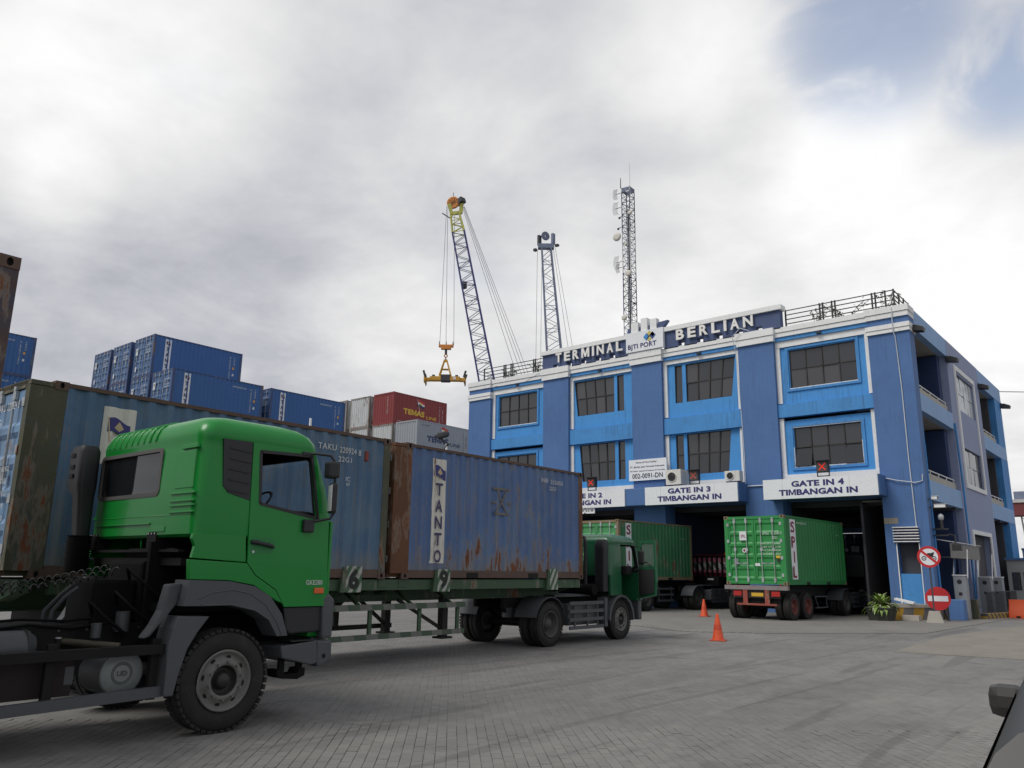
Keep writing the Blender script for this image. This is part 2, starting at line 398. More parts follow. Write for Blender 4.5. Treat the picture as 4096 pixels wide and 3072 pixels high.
for _ in range(6):
    q = MB(); paver_mesh(q, (0, 0), (rnd.uniform(-.0014, .0012), rnd.uniform(-.0008, .0008), rnd.uniform(-.0008, .0008))); protos.append(q.mesh('paver', M_PAVE))
vis = [q for q in cells if q[0] > 5.02][:300]; ids = {(q[1], q[2]) for q in vis}
rest = MB()
for (s, i, k, c) in cells:
    if (i, k) in ids:
        o = link('paver', rnd.choice(protos), ground); o.location = (c.x, c.y, 0)
    else: paver_mesh(rest, (c.x, c.y), (rnd.uniform(-.0014, .0012), rnd.uniform(-.0008, .0008), rnd.uniform(-.0008, .0008)))
o = rest.build('pavers', M_PAVE, ground); o['kind'] = 'stuff'

M_APRON = material('concrete_apron', (.215, .20, .175), .85, var=.12, vscale=.7, dirt=.45, dirtcol=(.10, .095, .09), bump=.25, bscale=30, spec=.25)
M_APRON2 = material('worn_concrete', (.185, .178, .165), .88, var=.14, vscale=.45, dirt=.5, dirtcol=(.10, .098, .094), bump=.3, bscale=22, spec=.25)
mb = MB(); mb.prism([(-5.6, 20.3), (-3.1, 20.6), (7, 22.0), (7, 35.6), (-5.05, 34.9), (-5.35, 32.5), (-5.95, 26.5)], 'z', -.05, .012); structure(mb.build('concrete_slab', M_APRON))
zig = []
x = -10.1
while x > -15.2:                                   # broken saw-tooth edge where the block paving meets the gate slab
    zig += [(x, 22.75 + .35 * math.sin(x * 1.7) + (x + 12.5) ** 2 * .05), (x - .04, 22.62 + .35 * math.sin(x * 1.7) + (x + 12.5) ** 2 * .05)]; x -= .22
mb = MB(); mb.prism([(-6.6, 27.5), (-6.2, 44), (-6.2, 70), (-62, 70), (-62, 31), (-22, 29)] + [p for p in reversed(zig)], 'z', -.05, .014); structure(mb.build('gate_slab', M_APRON2))

# ================================================================= TERMINAL BUILDING
M_PIL = material('pillar_blue', (.066, .150, .345), .72, var=.12, vscale=.55, streak=.34, dirtcol=(.045, .075, .16), dirt=.16, bump=.10, bscale=60, fine=.03)
M_BAY = material('bay_light_blue', (.055, .270, .62), .68, var=.07, vscale=.6, streak=.42, dirtcol=(.035, .11, .24), dirt=.22, bump=.08, bscale=60, fine=.03)
M_BAND = material('band_blue', (.055, .245, .56), .7, var=.10, vscale=.8, streak=.46, dirtcol=(.035, .10, .20), dirt=.32, bump=.08, bscale=60)
M_WHITE = material('trim_white', (.76, .77, .77), .75, var=.05, vscale=1.0, streak=.22, dirtcol=(.42, .42, .41), dirt=.20, bump=.08, bscale=50)
M_SIDE = material('side_blue', (.25, .40, .63), .72, var=.06, vscale=.4, streak=.12, dirtcol=(.18, .24, .36), dirt=.12, bump=.06, bscale=60)
M_SIDE2 = material('side_grey_blue', (.26, .305, .45), .72, var=.06, vscale=.4, streak=.12, dirtcol=(.20, .22, .32), dirt=.12)
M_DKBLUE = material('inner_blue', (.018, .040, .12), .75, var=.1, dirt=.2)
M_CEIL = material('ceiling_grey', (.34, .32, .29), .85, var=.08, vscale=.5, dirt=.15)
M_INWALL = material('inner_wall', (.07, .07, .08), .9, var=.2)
M_FRAME = material('window_frame', (.030, .026, .024), .45, var=.1)
M_GLASS = glass('window_glass', (.018, .019, .023), .035, var=.03); M_GLASS2 = glass('window_glass_hazy', (.030, .031, .035), .08, var=.06); M_GLASS3 = glass('window_blind', (.048, .048, .052), .2, var=.1)
M_PALE = material('pale_pane', (.50, .55, .57), .25, var=.10, vscale=.9, spec=.6)
M_BEIGE = material('beige_panel', (.42, .40, .35), .8, var=.08, streak=.35, dirtcol=(.22, .20, .17))
M_DARK = material('dark_steel', (.022, .022, .024), .5, var=.15)
M_NAVY = material('navy_lettering', (.022, .022, .135), .6, var=.12)
M_BOARD = material('sign_white', (.74, .76, .79), .55, var=.04, vscale=.8, streak=.10, dirtcol=(.5, .5, .48), dirt=.08)
bld = thing('terminal_building', 'three-storey blue port terminal building with white trim and truck gates', 'building', (-20.9, 36, 0))
OX, OY = 20.9, -36.0
def bm_(): return MB()
def B(mb, x0, x1, y0, y1, z0, z1): mb.box(x0 + OX, x1 + OX, y0 + OY, y1 + OY, z0, z1); return mb
def bpart(name, m, *bxs, parent=None, label=None):
    mb = MB()
    for b in bxs: B(mb, *b)
    return mb.build(name, m, parent or bld, label)
PX = [(-33.68, -31.90), (-27.84, -26.05), (-21.90, -20.10), (-15.87, -14.10), (-9.85, -8.15)]
for i, (a, b) in enumerate(PX):
    top = 12.42 if 0 < i < 4 else 11.91
    if i == 4:      # corner pillar with a ticket window let into its foot
        bpart('pillar', M_PIL, (a, b, 36, 36.75, 3.0, top), (a, -9.42, 36, 36.75, 0, 3.0), (-8.60, b, 36, 36.75, 0, 3.0), (-9.42, -8.60, 36.5, 36.75, 0, 3.0))
        bpart('panel', M_BAND, (-9.42, -8.60, 36.05, 36.5, 0, 1.77))
        bpart('window', M_INWALL, (-9.42, -8.60, 36.45, 36.49, 1.77, 3.0))
        bpart('trim', M_WHITE, (-9.46, -9.42, 35.975, 36.05, .2, 3.0), (-8.60, -8.57, 35.975, 36.05, .2, 3.0))
        for k in range(6): bpart('louvre', M_WHITE if k % 1 == 0 else M_DARK, (-9.53, -8.54, 35.86, 35.97, 3.03 + k * .115, 3.065 + k * .115))
        bpart('louvre_box', material('louvre_dark', (.045, .035, .08), .7), (-9.5, -8.57, 35.94, 35.999, 3.0, 3.62))
    else: bpart('pillar', M_PIL, (a, b, 36, 37, 0, top))
    if 0 < i < 4:
        bpart('cornice', M_WHITE, (a - .05, b + .05, 35.90, 36.9, 12.42, 12.72), (a - .08, b + .08, 35.86, 36.9, 12.735, 13.07))
    else:
        bpart('cornice', M_WHITE, (a - .02, b + .02, 35.93, 36.9, 12.58, 12.79), (a - .05, b + .05, 35.89, 36.9, 12.805, 13.07))
        bpart('cornice', M_PIL, (a, b, 36, 36.9, 12.285, 12.578))
        bpart('cornice', M_WHITE, (a - .03, b + .03, 35.92, 36.9, 11.91, 12.07), (a - .05, b + .05, 35.89, 36.9, 12.085, 12.283))
BAYS = [(-31.90, -27.84), (-26.05, -21.90), (-20.10, -15.87), (-14.10, -9.85)]
prnd = random.Random(11)
def window(quad, nx, ny, opened=(), yf=36.40, glassm=None, axis='y', parent=None, fr=.05):
    """framed window with single panes; quad = (x left top, x left bottom, x right top, x right bottom, z bottom, z top)"""
    lt, lb, rt, rb, z0, z1 = quad
    def P(i, j):
        t = j / ny; l = lb + (lt - lb) * t; r = rb + (rt - rb) * t; return (l + (r - l) * i / nx, z0 + (z1 - z0) * t)
    f = MB()
    def pt(p, y): return (p[0] + OX, y + OY, p[1]) if axis == 'y' else (y + OX, p[0] + OY, p[1])
    for i in range(nx + 1): f.bar(pt(P(i, 0), yf - .02), pt(P(i, ny), yf - .02), fr if 0 < i < nx else fr * 1.3, .06)
    for j in range(ny + 1): f.bar(pt(P(0, j), yf - .021), pt(P(nx, j), yf - .021), .058, fr if 0 < j < ny else fr * 1.3)
    wnd = f.build('window', M_FRAME, parent or bld)
    for i in range(nx):
        for j in range(ny):
            q = [P(i, j), P(i + 1, j), P(i + 1, j + 1), P(i, j + 1)]
            cx = sum(p[0] for p in q) / 4; cz = sum(p[1] for p in q) / 4
            g = MB(); g.prism([(p[0] - cx, p[1] - cz) for p in q], 'y' if axis == 'y' else 'x', -.004, .004)
            mt = glassm or prnd.choice((M_GLASS, M_GLASS, M_GLASS2) if z0 < 9 else (M_GLASS2, M_GLASS2, M_GLASS, M_GLASS3))
            o = g.build('pane', M_PALE if (i, j) in opened and False else mt, wnd)
            o.location = pt((cx, cz), yf); a = prnd.uniform(-1.5, 1.5); c_ = prnd.uniform(-1.2, 1.2)
            if axis == 'y': o.rotation_euler = (R(a), 0, R(c_))
            else: o.rotation_euler = (0, R(a), R(c_))
            if (i, j) in opened:
                o.rotation_euler = (R(-13), 0, 0); y_ = o.location; o.location = (y_.x, y_.y - .09, y_.z)
    return wnd
def wall_with(name, m, x0, x1, z0, z1, holes, y0=36.30, y1=36.50):
    """bay wall with window openings side by side; hole = (lt, lb, rt, rb, zb, zt), all holes share zb and zt"""
    mb = MB(); zb, zt = holes[0][4], holes[0][5]
    B(mb, x0, x1, y0, y1, z0, zb); B(mb, x0, x1, y0, y1, zt, z1)
    edges = [((x0, x0), (holes[0][1], holes[0][0]))]
    for h, g in zip(holes, holes[1:]): edges.append(((h[3], h[2]), (g[1], g[0])))
    edges.append(((holes[-1][3], holes[-1][2]), (x1, x1)))
    for (l, r) in edges:
        mb.prism([(l[0] + OX, zb), (r[0] + OX, zb), (r[1] + OX, zt), (l[1] + OX, zt)], 'y', y0 + OY, y1 + OY)
    return mb.build(name, m, bld)
for i, (a, b) in enumerate(BAYS):
    mid = i in (1, 2)
    if i == 0: up = [(-31.41, -31.41, -28.52, -28.52, 10.12, 11.94)]; lo = [(-31.45, -31.45, -28.55, -28.55, 6.45, 8.28)]
    if i == 3: up = [(-13.50, -13.50, -10.50, -10.50, 10.12, 11.92)]; lo = [(-13.49, -13.49, -10.53, -10.53, 6.45, 8.23)]
    if i == 1: up = [(-25.83, -25.62, -23.19, -23.19, 10.13, 12.10), (-23.00, -23.00, -22.57, -22.57, 10.13, 12.10)]; lo = [(-25.50, -25.32, -23.19, -23.19, 6.45, 8.48), (-22.98, -22.98, -22.56, -22.56, 6.45, 8.48)]
    if i == 2: up = [(-19.50, -19.50, -19.08, -19.08, 10.13, 12.10), (-18.87, -18.87, -16.17, -16.42, 10.13, 12.10)]; lo = [(-19.55, -19.55, -19.11, -19.11, 6.45, 8.48), (-18.93, -18.93, -16.56, -16.75, 6.45, 8.48)]
    wall_with('bay_wall', M_BAY, a, b, 9.36, 12.5, up); wall_with('bay_wall', M_BAY, a, b, 5.3, 8.6, lo)
    for h in up + lo:
        big = abs(h[2] - h[0]) > 1
        op = ((0, 0), (3, 0)) if (i == 3 and h is lo[0]) else ()
        window(h, 4 if big else 1, 2 if big or h in lo else 1, op)
        if not mid:     # raised surround of the outer bays' windows, paint worn off along the sill
            l, r, z0, z1 = h[0], h[2], h[4], h[5]
            bpart('window_surround', M_BAND, (l - .16, l - .04, 36.24, 36.299, z0 - .16, z1 + .16), (r + .04, r + .16, 36.24, 36.299, z0 - .16, z1 + .16), (l - .04, r + .04, 36.24, 36.299, z1 + .05, z1 + .16), (l - .04, r + .04, 36.24, 36.299, z0 - .16, z0 - .05))
            wear = material('worn_paint', (.62, .64, .66), .85, var=.1, vscale=2, dirt=.75, dirtcol=(.05, .26, .66))
            if i == 3 or h in up: bpart('window_sill', wear, (l - .05, r + .05, 36.262, 36.297, z0 - .05, z0 - .005))
            if i == 3 and h in lo: bpart('window_sill', wear, (l - .05, r + .05, 36.262, 36.297, z1 + .008, z1 + .05)); bpart('window_sill', wear, (r + .004, r + .04, 36.262, 36.297, z0, z1 * .55 + z0 * .45)); bpart('window_sill', wear, (l - .04, l - .004, 36.262, 36.297, z0, z1 * .5 + z0 * .5))
    bpart('floor_band', M_BAND, (a, b, 36.10, 36.49, 8.53 if mid else 8.75, 9.355))
    bpart('trim', M_WHITE, (a, b, 36.20, 36.299, 12.11 if not mid else 12.2, 12.41))
    bpart('trim', M_WHITE, (a, a + .20, 36.21, 36.299, 9.42, 12.11 if not mid else 12.2)); bpart('trim', M_WHITE, (b - (.2 if i in (2, 3) else .07), b, 36.21, 36.299, 9.42, 12.11 if not mid else 12.2))
    bpart('trim', M_WHITE, (a, a + .20, 36.21, 36.299, 6.1, 8.5 if mid else 8.72)); bpart('trim', M_WHITE, (b - (.2 if i in (2, 3) else .07), b, 36.21, 36.299, 6.1, 8.5 if mid else 8.72))
    bpart('trim', M_WHITE, (a, b, 36.19, 36.299, 5.9, 6.1))
    bpart('cornice', M_BAND, (a, b, 36.12, 36.49, 12.415, 12.60))
    bpart('cornice', M_WHITE, (a, b, 36.06, 36.9, 12.60, 12.80), (a, b, 36.02, 36.9, 12.815, 13.05))
    # small flood lamp above each storey of windows
    bpart('eaves_lamp', M_DARK, ((a + b) / 2 - .11, (a + b) / 2 + .11, 36.0, 36.1, 12.46, 12.53)); 
bpart('spandrel', M_PIL, (-33.6, -8.25, 36.55, 36.95, 4.9, 6.0))
# canopies over the gates
for (a, b) in ((-28.0, -15.72), (-14.55, -9.62)):
    mb = MB(); B(mb, a, b, 34.98, 35.998, 4.92, 5.77)
    mb.build('gate_canopy', M_PIL, bld, bevel=.02)
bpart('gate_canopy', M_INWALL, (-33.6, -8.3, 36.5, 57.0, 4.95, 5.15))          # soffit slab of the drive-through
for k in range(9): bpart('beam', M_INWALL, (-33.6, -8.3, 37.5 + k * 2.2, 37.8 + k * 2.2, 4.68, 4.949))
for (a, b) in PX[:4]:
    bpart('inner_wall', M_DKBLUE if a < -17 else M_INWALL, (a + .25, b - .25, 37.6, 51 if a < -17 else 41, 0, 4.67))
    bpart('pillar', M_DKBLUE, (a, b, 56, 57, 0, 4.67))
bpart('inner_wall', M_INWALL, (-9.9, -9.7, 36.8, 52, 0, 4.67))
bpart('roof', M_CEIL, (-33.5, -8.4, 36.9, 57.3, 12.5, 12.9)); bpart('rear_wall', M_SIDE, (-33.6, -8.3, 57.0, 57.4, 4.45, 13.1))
bpart('left_wall', M_SIDE, (-33.66, -33.3, 37.0, 57.0, 0, 13.05))
bpart('floor_slab', M_INWALL, (-33.2, -8.6, 37, 57, 8.6, 8.8))
# ---- right flank
bpart('beam', M_SIDE, (-8.5, -8.2, 36.76, 43.15, 12.25, 13.14)); bpart('beam', M_SIDE2, (-8.5, -8.19, 43.152, 50.5, 12.25, 13.14)); bpart('beam', M_SIDE, (-8.5, -8.2, 50.502, 57.5, 12.25, 13.14))
for (z0, z1) in ((8.58, 9.36), (4.80, 5.62)):
    bpart('beam', M_SIDE, (-8.5, -8.2, 36.76, 43.0, z0, z1)); bpart('beam', M_SIDE, (-8.5, -8.2, 50.5, 57.3, z0, z1))
    bpart('balcony_panel', M_BEIGE, (-8.47, -8.37, 36.8, 42.95, z1, z1 + .36)); bpart('balcony_panel', M_BEIGE, (-8.47, -8.37, 50.55, 55.3, z1, z1 + .36))
    for (y0, y1) in ((36.8, 42.9), (50.6, 55.3)):
        bpart('balcony_rail', M_WHITE, (-8.46, -8.41, y0, y1, z1 + .50, z1 + .54))
        n = 5
        for k in range(n): yy = y0 + .1 + (y1 - y0 - .2) * k / (n - 1); bpart('baluster', M_WHITE, (-8.45, -8.41, yy - .025, yy + .025, z1 + .36, z1 + .50))
for z in (12.24, 8.57, 4.79):
    bpart('balcony_ceiling', M_CEIL, (-10.9, -8.5, 36.8, 43.0, z, z + .04)); bpart('balcony_ceiling', M_CEIL, (-10.9, -8.5, 50.5, 57.2, z, z + .04))
for (z0, z1) in ((8.85, 12.2), (5.2, 8.5), (0, 4.75)):
    bpart('balcony_wall', M_INWALL, (-11.0, -10.9, 36.8, 43, z0, z1)); bpart('balcony_wall', M_INWALL, (-11.0, -10.9, 50.5, 57.2, z0, z1))
    bpart('balcony_wall', M_INWALL, (-10.9, -8.55, 55.0, 55.2, z0, z1))
    bpart('balcony_wall', M_DKBLUE, (-10.9, -8.52, 42.35, 42.9, z0, z1))
# end column and solid window bay
bpart('pillar', M_BAND, (-8.6, -8.22, 55.3, 57.45, 0, 12.24))
wb = MB()
for bx in ((-8.6, -8.2, 43.0, 44.6, 0, 12.248), (-8.6, -8.2, 48.8, 50.5, 0, 12.248), (-8.6, -8.2, 44.6, 48.8, 11.75, 12.248), (-8.6, -8.2, 44.6, 48.8, 7.95, 9.85), (-8.6, -8.2, 44.6, 48.8, 3.75, 6.15), (-8.6, -8.3, 44.6, 48.8, 0, .9)): B(wb, *bx)
wb.build('bay_wall', M_SIDE2, bld)
bpart('trim', M_WHITE, (-8.199, -8.13, 44.25, 44.55, 5.9, 12.1), (-8.199, -8.13, 48.82, 49.05, 5.9, 12.1), (-8.199, -8.13, 44.552, 48.818, 11.85, 12.1), (-8.199, -8.13, 44.552, 48.818, 5.9, 6.12))
bpart('trim', M_WHITE, (-8.199, -8.13, 44.3, 44.56, .3, 3.9), (-8.199, -8.13, 48.7, 48.95, .3, 3.9), (-8.199, -8.13, 44.562, 48.698, 3.7, 3.9))
window((44.6, 44.6, 48.8, 48.8, 9.85, 11.75), 6, 2, yf=-8.30, axis='x', glassm=M_PALE)
window((44.6, 44.6, 48.8, 48.8, 6.15, 7.95), 5, 2, yf=-8.30, axis='x')
bpart('doorway', M_INWALL, (-8.6, -8.5, 44.6, 48.7, 0, 3.7))
# downpipes, conduits and loose cables on the pillars
M_CABLE = material('cable_white', (.55, .58, .62), .6, var=.05)
def cable(pts, r=.02, m=None, parent=None, name='cable'): return MB().tube([(p[0] + OX, p[1] + OY, p[2]) for p in pts], r, 6).build(name, m or M_CABLE, parent or bld)
cable([(-8.75, 35.88, 13.0), (-8.76, 35.87, 11.9), (-8.72, 35.97, 11.7), (-8.66, 35.97, 9.5), (-8.66, 35.97, 6.5), (-8.62, 35.97, 3.65)], .022)
cable([(-9.8, 35.97, 5.72), (-9.2, 35.9, 5.55), (-8.5, 35.93, 5.42), (-8.22, 35.97, 5.48), (-8.2, 35.97, 5.75)], .02)
cable([(-15.95, 35.85, 12.3), (-16.0, 35.7, 12.9), (-15.6, 35.75, 13.3), (-15.2, 35.85, 13.12)], .02)
cable([(-15.95, 35.9, 12.3), (-15.9, 36.0, 10.5), (-15.85, 36.0, 8.8), (-15.8, 35.98, 7.0), (-15.82, 35.98, 5.8)], .018)
cable([(-31.6, 35.95, 12.6), (-30.2, 35.8, 12.42), (-29.0, 35.8, 12.5), (-28.0, 35.85, 12.9)], .012, M_DARK)
cable([(-15.7, 35.95, 5.66), (-14.6, 35.95, 5.66)], .03)
cable([(-8.25, 36.62, 9.2), (-8.15, 36.62, 7.0), (-8.14, 36.62, 5.2), (-8.12, 36.6, 3.0), (-8.1, 36.6, .2)], .045, M_BAND, name='downpipe')
cable([(-8.15, 43.05, 8.9), (-8.1, 43.05, 6.0), (-8.1, 43.1, .2)], .05, M_BAND, name='downpipe')
bpart('bare_patch', material('bare_render', (.30, .27, .22), .9, var=.2), (-9.848, -9.3, 35.992, 35.998, 3.78, 4.02))

# roof flood lamps at the flank
for k, y in enumerate((36.6, 43.1, 50.6, 57.4)):
    t = thing('flood_lamp', 'black flood lamp under the eaves at %s' % ('the corner of the gate front', 'the near end of the window bay', 'the far end of the window bay', 'the far back corner of the flank')[k], 'lamp', (-8.05, y, 12.02), 0, 'flood lamps along the building flank')
    MB().prism([(-.18, -.05), (.32, -.12), (.36, .06), (.05, .2), (-.18, .2)], 'y', -.22, .22).build('housing', M_DARK, t, bevel=.02)
    box_part('bracket', M_DARK, t, -.16, -.1, -.03, .03, .18, .28)

# ---- roof sign
rs_ = thing('roof_sign', 'long dark blue parapet board with large white raised letters along the roof edge', 'sign', (-20.9, 36, 13.08))
M_SIGNB = material('sign_dark_blue', (.055, .085, .185), .7, var=.10, dirt=.2)
def sb(name, m, *bx, parent=None):
    mb = MB()
    for (x0, x1, y0, y1, z0, z1) in bx: mb.box(x0 + OX, x1 + OX, y0 + OY, y1 + OY, z0 - 13.08, z1 - 13.08)
    return mb.build(name, m, parent or rs_)
for (a, b) in ((-27.9, -22.1), (-19.9, -13.7)):
    slots = [a + (b - a) * t for t in (.16, .33, .50, .67, .83)]; w_ = .17
    bx = [(a, b, 36.02, 36.4, 13.30, 13.93)]; xs = [a] + slots + [b]
    for k in range(len(xs) - 1): bx.append((xs[k] + (w_ if k else 0), xs[k + 1] - (w_ if k < len(xs) - 2 else 0), 36.02, 36.4, 13.0, 13.30))
    sb('board', M_SIGNB, *bx); sb('coping', M_WHITE, (a - .12, b + .12, 35.90, 36.45, 13.93, 14.16))
def letters(word, x0, x1, z0, z1):
    ws = {'I': .28, 'M': 1.15, 'N': 1.0}; tot = sum(ws.get(ch, .9) for ch in word); gapw = .42
    unit = (x1 - x0) / (tot + gapw * (len(word) - 1)); x = x0
    for ch in word:
        wd = ws.get(ch, .9) * unit
        lettering(rs_, material('letter_white', (.78, .77, .74), .6, var=.08, vscale=2.5, dirt=.35, dirtcol=(.40, .37, .33)), ch, (x + OX, 35.93 + OY, z0 - 13.08), (1, 0, 0), (0, 0, 1), wd, z1 - z0, .03, .07, 'letter'); x += wd + gapw * unit
letters('TERMINAL', -26.85, -22.35, 13.34, 13.88); letters('BERLIAN', -19.12, -14.98, 13.34, 13.88)
for (z) in (13.36,):
    pass
bj = thing('port_logo_board', 'white logo board with coloured diamonds and battlement posts on the parapet', 'sign', (-20.95, 35.8, 13.08))
def bb_(name, m, x0, x1, y0, y1, z0, z1, parent=None): return box_part(name, m, parent or bj, x0 + 20.95, x1 + 20.95, y0 - 35.8, y1 - 35.8, z0 - 13.08, z1 - 13.08)
bb_('board', M_BOARD, -22.08, -19.83, 35.80, 36.0, 13.10, 14.17)
for (a, b, z) in ((-21.78, -21.36, 14.74), (-21.18, -20.80, 14.88), (-20.62, -20.24, 14.75)): bb_('battlement_post', M_WHITE, a, b, 35.86, 36.2, 14.17, z)
bb_('backing', M_SIGNB, -22.1, -19.9, 36.01, 36.15, 14.17, 14.48)
MB().prism([(.75, 1.1), (1.05, 1.1), (1.36, 1.46), (.80, 1.42)], 'y', .1, .36).build('fin', M_SIGNB, bj)
lettering(bj, M_NAVY, 'BJTI PORT', (-1.0, -.012, .10), (1, 0, 0), (0, 0, 1), 1.72, .34, .02)
LB = material('logo_blue', (.03, .22, .55), .5); LG = material('logo_gold', (.52, .44, .14), .5); LN = material('logo_navy', (.02, .06, .25), .5)
def diamond(m, cx, cz, w_, h_): MB().add([(cx - w_, -.014, cz), (cx, -.014, cz - h_), (cx + w_, -.014, cz), (cx, -.014, cz + h_)], [(0, 1, 2, 3)]).build('emblem', m, bj)
diamond(LB, .14, .72, .19, .21); diamond(LG, .32, .87, .17, .18); diamond(LG, .30, .60, .16, .16); diamond(LN, .50, .76, .19, .21)
diamond(LB, .52, .80, .12, .13)
MB().cyl((-1.05 + .02, .3, 1.5), (-1.05 + .02, .3, 3.95), .022, .008, 6).build('lightning_rod', M_DARK, bj)

# ---- gate signs
def gate_sign(x0, x1, num, label):
    t = thing('gate_sign', label, 'sign', ((x0 + x1) / 2, 34.95, 4.9), 0, 'gate signs over the truck lanes')
    w_ = x1 - x0
    box_part('board', M_BOARD, t, -w_ / 2, w_ / 2, -.05, .028, 0, .87)
    for q in (-.32, -.03, .27): box_part('seam', M_CEIL, t, w_ * q - .004, w_ * q + .004, -.0515, -.0495, .004, .866)
    lettering(t, M_NAVY, 'GATE IN ' + num, (-1.15, -.056, .50), (1, 0, 0), (0, 0, 1), 2.25, .26, .045)
    lettering(t, M_NAVY, 'TIMBANGAN IN', (-1.72, -.056, .14), (1, 0, 0), (0, 0, 1), 3.35, .26, .045)
gate_sign(-26.65, -21.78, '2', 'white GATE IN 2 sign half hidden behind the rusty blue container')
gate_sign(-20.60, -15.75, '3', 'white GATE IN 3 sign over the middle truck lane')
gate_sign(-14.53, -9.66, '4', 'white GATE IN 4 sign nearest the building corner')
t = thing('height_sign', 'small white MAX 4,5 M height sign hanging under the gate 2 sign', 'sign', (-24.25, 35.0, 4.62))
box_part('board', M_BOARD, t, -.60, .60, -.02, .02, 0, .27); lettering(t, M_DARK, 'MAX 4,5 M', (-.50, -.026, .07), (1, 0, 0), (0, 0, 1), 1.0, .13, .02)
MB().add([(-.08, -.026, .265), (0, -.026, .21), (.08, -.026, .265)], [(0, 1, 2)]).build('emblem', M_DARK, t); MB().add([(-.08, -.026, .005), (.08, -.026, .005), (0, -.026, .06)], [(0, 1, 2)]).build('emblem', M_DARK, t)
for sx_ in (-.5, .5): MB().cyl((sx_, 0, .27), (sx_, 0, .34), .01).build('hanger', M_DARK, t)
t = thing('facility_sign', 'white port facility notice board with number 002-0091-DN on the middle pillar', 'sign', (-21.0, 35.93, 6.26))
box_part('board', M_BOARD, t, -1.10, 1.10, -.04, .03, 0, 1.08)
for (s, x, z, wd, h) in (('Name of Port Facility :', -.68, .86, 1.28, .12), ('PT. Berlian Jasa Terminal Indonesia', -1.02, .63, 2.0, .12), ('IMO Number - Statement Of Compliance Of A Port Facility', -1.02, .44, 2.02, .085), ('002-0091-DN', -.90, .10, 1.78, .26)):
    lettering(t, M_DARK, s, (x, -.046, z), (1, 0, 0), (0, 0, 1), wd, h, .018)

# ---- lane signals, air conditioners
M_RED = material('lamp_red', (.75, .03, .02), .4, emit=((1, .04, .02), .15)); M_REDOFF = material('lamp_red_dim', (.45, .08, .06), .5, emit=((.9, .06, .04), .05))
M_SIGF = material('signal_face', (.07, .06, .055), .5, var=.2)
for (x, m, lab) in ((-24.05, M_RED, 'lit red cross lane signal above the gate 2 sign'), (-18.11, M_REDOFF, 'dim red cross lane signal between the two air conditioners'), (-11.98, M_RED, 'red cross lane signal in front of the open window over gate 4')):
    t = thing('lane_signal', lab, 'signal', (x, 35.25, 5.77), 0, 'red cross lane signals over the gates')
    box_part('housing', M_DARK, t, -.25, .25, 0, .22, .24, .72); box_part('face', M_SIGF, t, -.21, .21, -.012, -.002, .27, .68)
    box_part('hood', M_DARK, t, -.27, .27, -.14, .22, .72, .76)
    mb = MB()
    for s_ in (-1, 1): mb.obox((0, -.02, .475), (.40, .012, .045), Matrix.Rotation(s_ * R(46), 3, 'Y'))
    mb.build('cross', m, t)
    for sx_ in (-.25, .25): box_part('leg', M_DARK, t, sx_ - .02, sx_ + .02, .08, .12, 0, .24)
    box_part('crossbar', M_DARK, t, -.23, .23, .085, .115, .06, .10)
M_AC = material('ac_casing', (.62, .61, .57), .5, var=.06, streak=.25, dirtcol=(.38, .36, .32)); M_FAN = material('ac_fan', (.035, .035, .038), .5)
def ac(x, w_, h_, d_, r, lab, y=35.1, z=5.79):
    t = thing('air_conditioner', lab, 'air conditioner', (x, y, z), 0, 'air conditioner units on the gate canopy')
    box_part('casing', M_AC, t, -w_ / 2, w_ / 2, 0, d_, .06, h_, bevel=.02)
    cx = -w_ / 2 + r + .09
    MB().lathe([(-.004, r), (-.03, r), (-.03, r - .03), (-.004, r - .03)], (cx, 0, h_ / 2 + .04), 'y', 24).build('fan_ring', M_AC, t)
    f = MB(); f.cyl((cx, -.003, h_ / 2 + .04), (cx, -.010, h_ / 2 + .04), r - .02, n=24).build('fan', M_FAN, t)
    g = MB()
    for k in range(1, 5): g.lathe([(-.024, r * k / 5), (-.018, r * k / 5 + .008)], (cx, 0, h_ / 2 + .04), 'y', 20)
    for k in range(8): a = k * math.pi / 4; g.bar((cx, -.022, h_ / 2 + .04), (cx + r * math.cos(a), -.022, h_ / 2 + .04 + r * math.sin(a)), .008, .006)
    g.build('grille', M_FAN, t)
    for s_ in (-1, 1): box_part('foot', M_DARK, t, s_ * w_ * .35 - .04, s_ * w_ * .35 + .04, .02, d_ - .02, 0, .06)
ac(-19.12, .82, .80, .80, .25, 'large beige air conditioner beside the notice board')
ac(-16.12, .74, .55, .40, .19, 'small beige air conditioner at the right end of the gate 3 sign', 35.2)

# ---- roof railings and plants
def railing(x0, x1, label, y=36.5, side=0.0):
    t = thing('roof_railing', label, 'railing', (x0, y, 13.05))
    L = x1 - x0; xs = [0.0]; x = 0
    while x < L - .5:
        for step in (1.62, .14, .42, .14):
            x += step
            if x < L - .3: xs.append(x)
    xs.append(L)
    for x in xs: box_part('post', M_DARK, t, x - .032, x + .032, -.03, .03, 0, .97)
    for z in (.26, .48, .70, .92): box_part('rail', M_DARK, t, 0, L, -.018, .018, z - .02, z + .02)
    if side:
        for k in range(1, 4): box_part('post', M_DARK, t, L - .03, L + .03, side * k / 3 - .03, side * k / 3 + .03, 0, .97)
        for z in (.26, .48, .70, .92): box_part('rail', M_DARK, t, L - .018, L + .018, 0, side, z - .02, z + .02)
railing(-13.6, -8.75, 'dark metal roof railing right of the roof sign', side=2.4); railing(-32.9, -28.1, 'dark metal roof railing left of the roof sign')
M_LEAF = material('leaf_green', (.055, .085, .03), .6, var=.3, vscale=3, coords='obj'); M_STEM = material('stem_brown', (.07, .05, .035), .8)
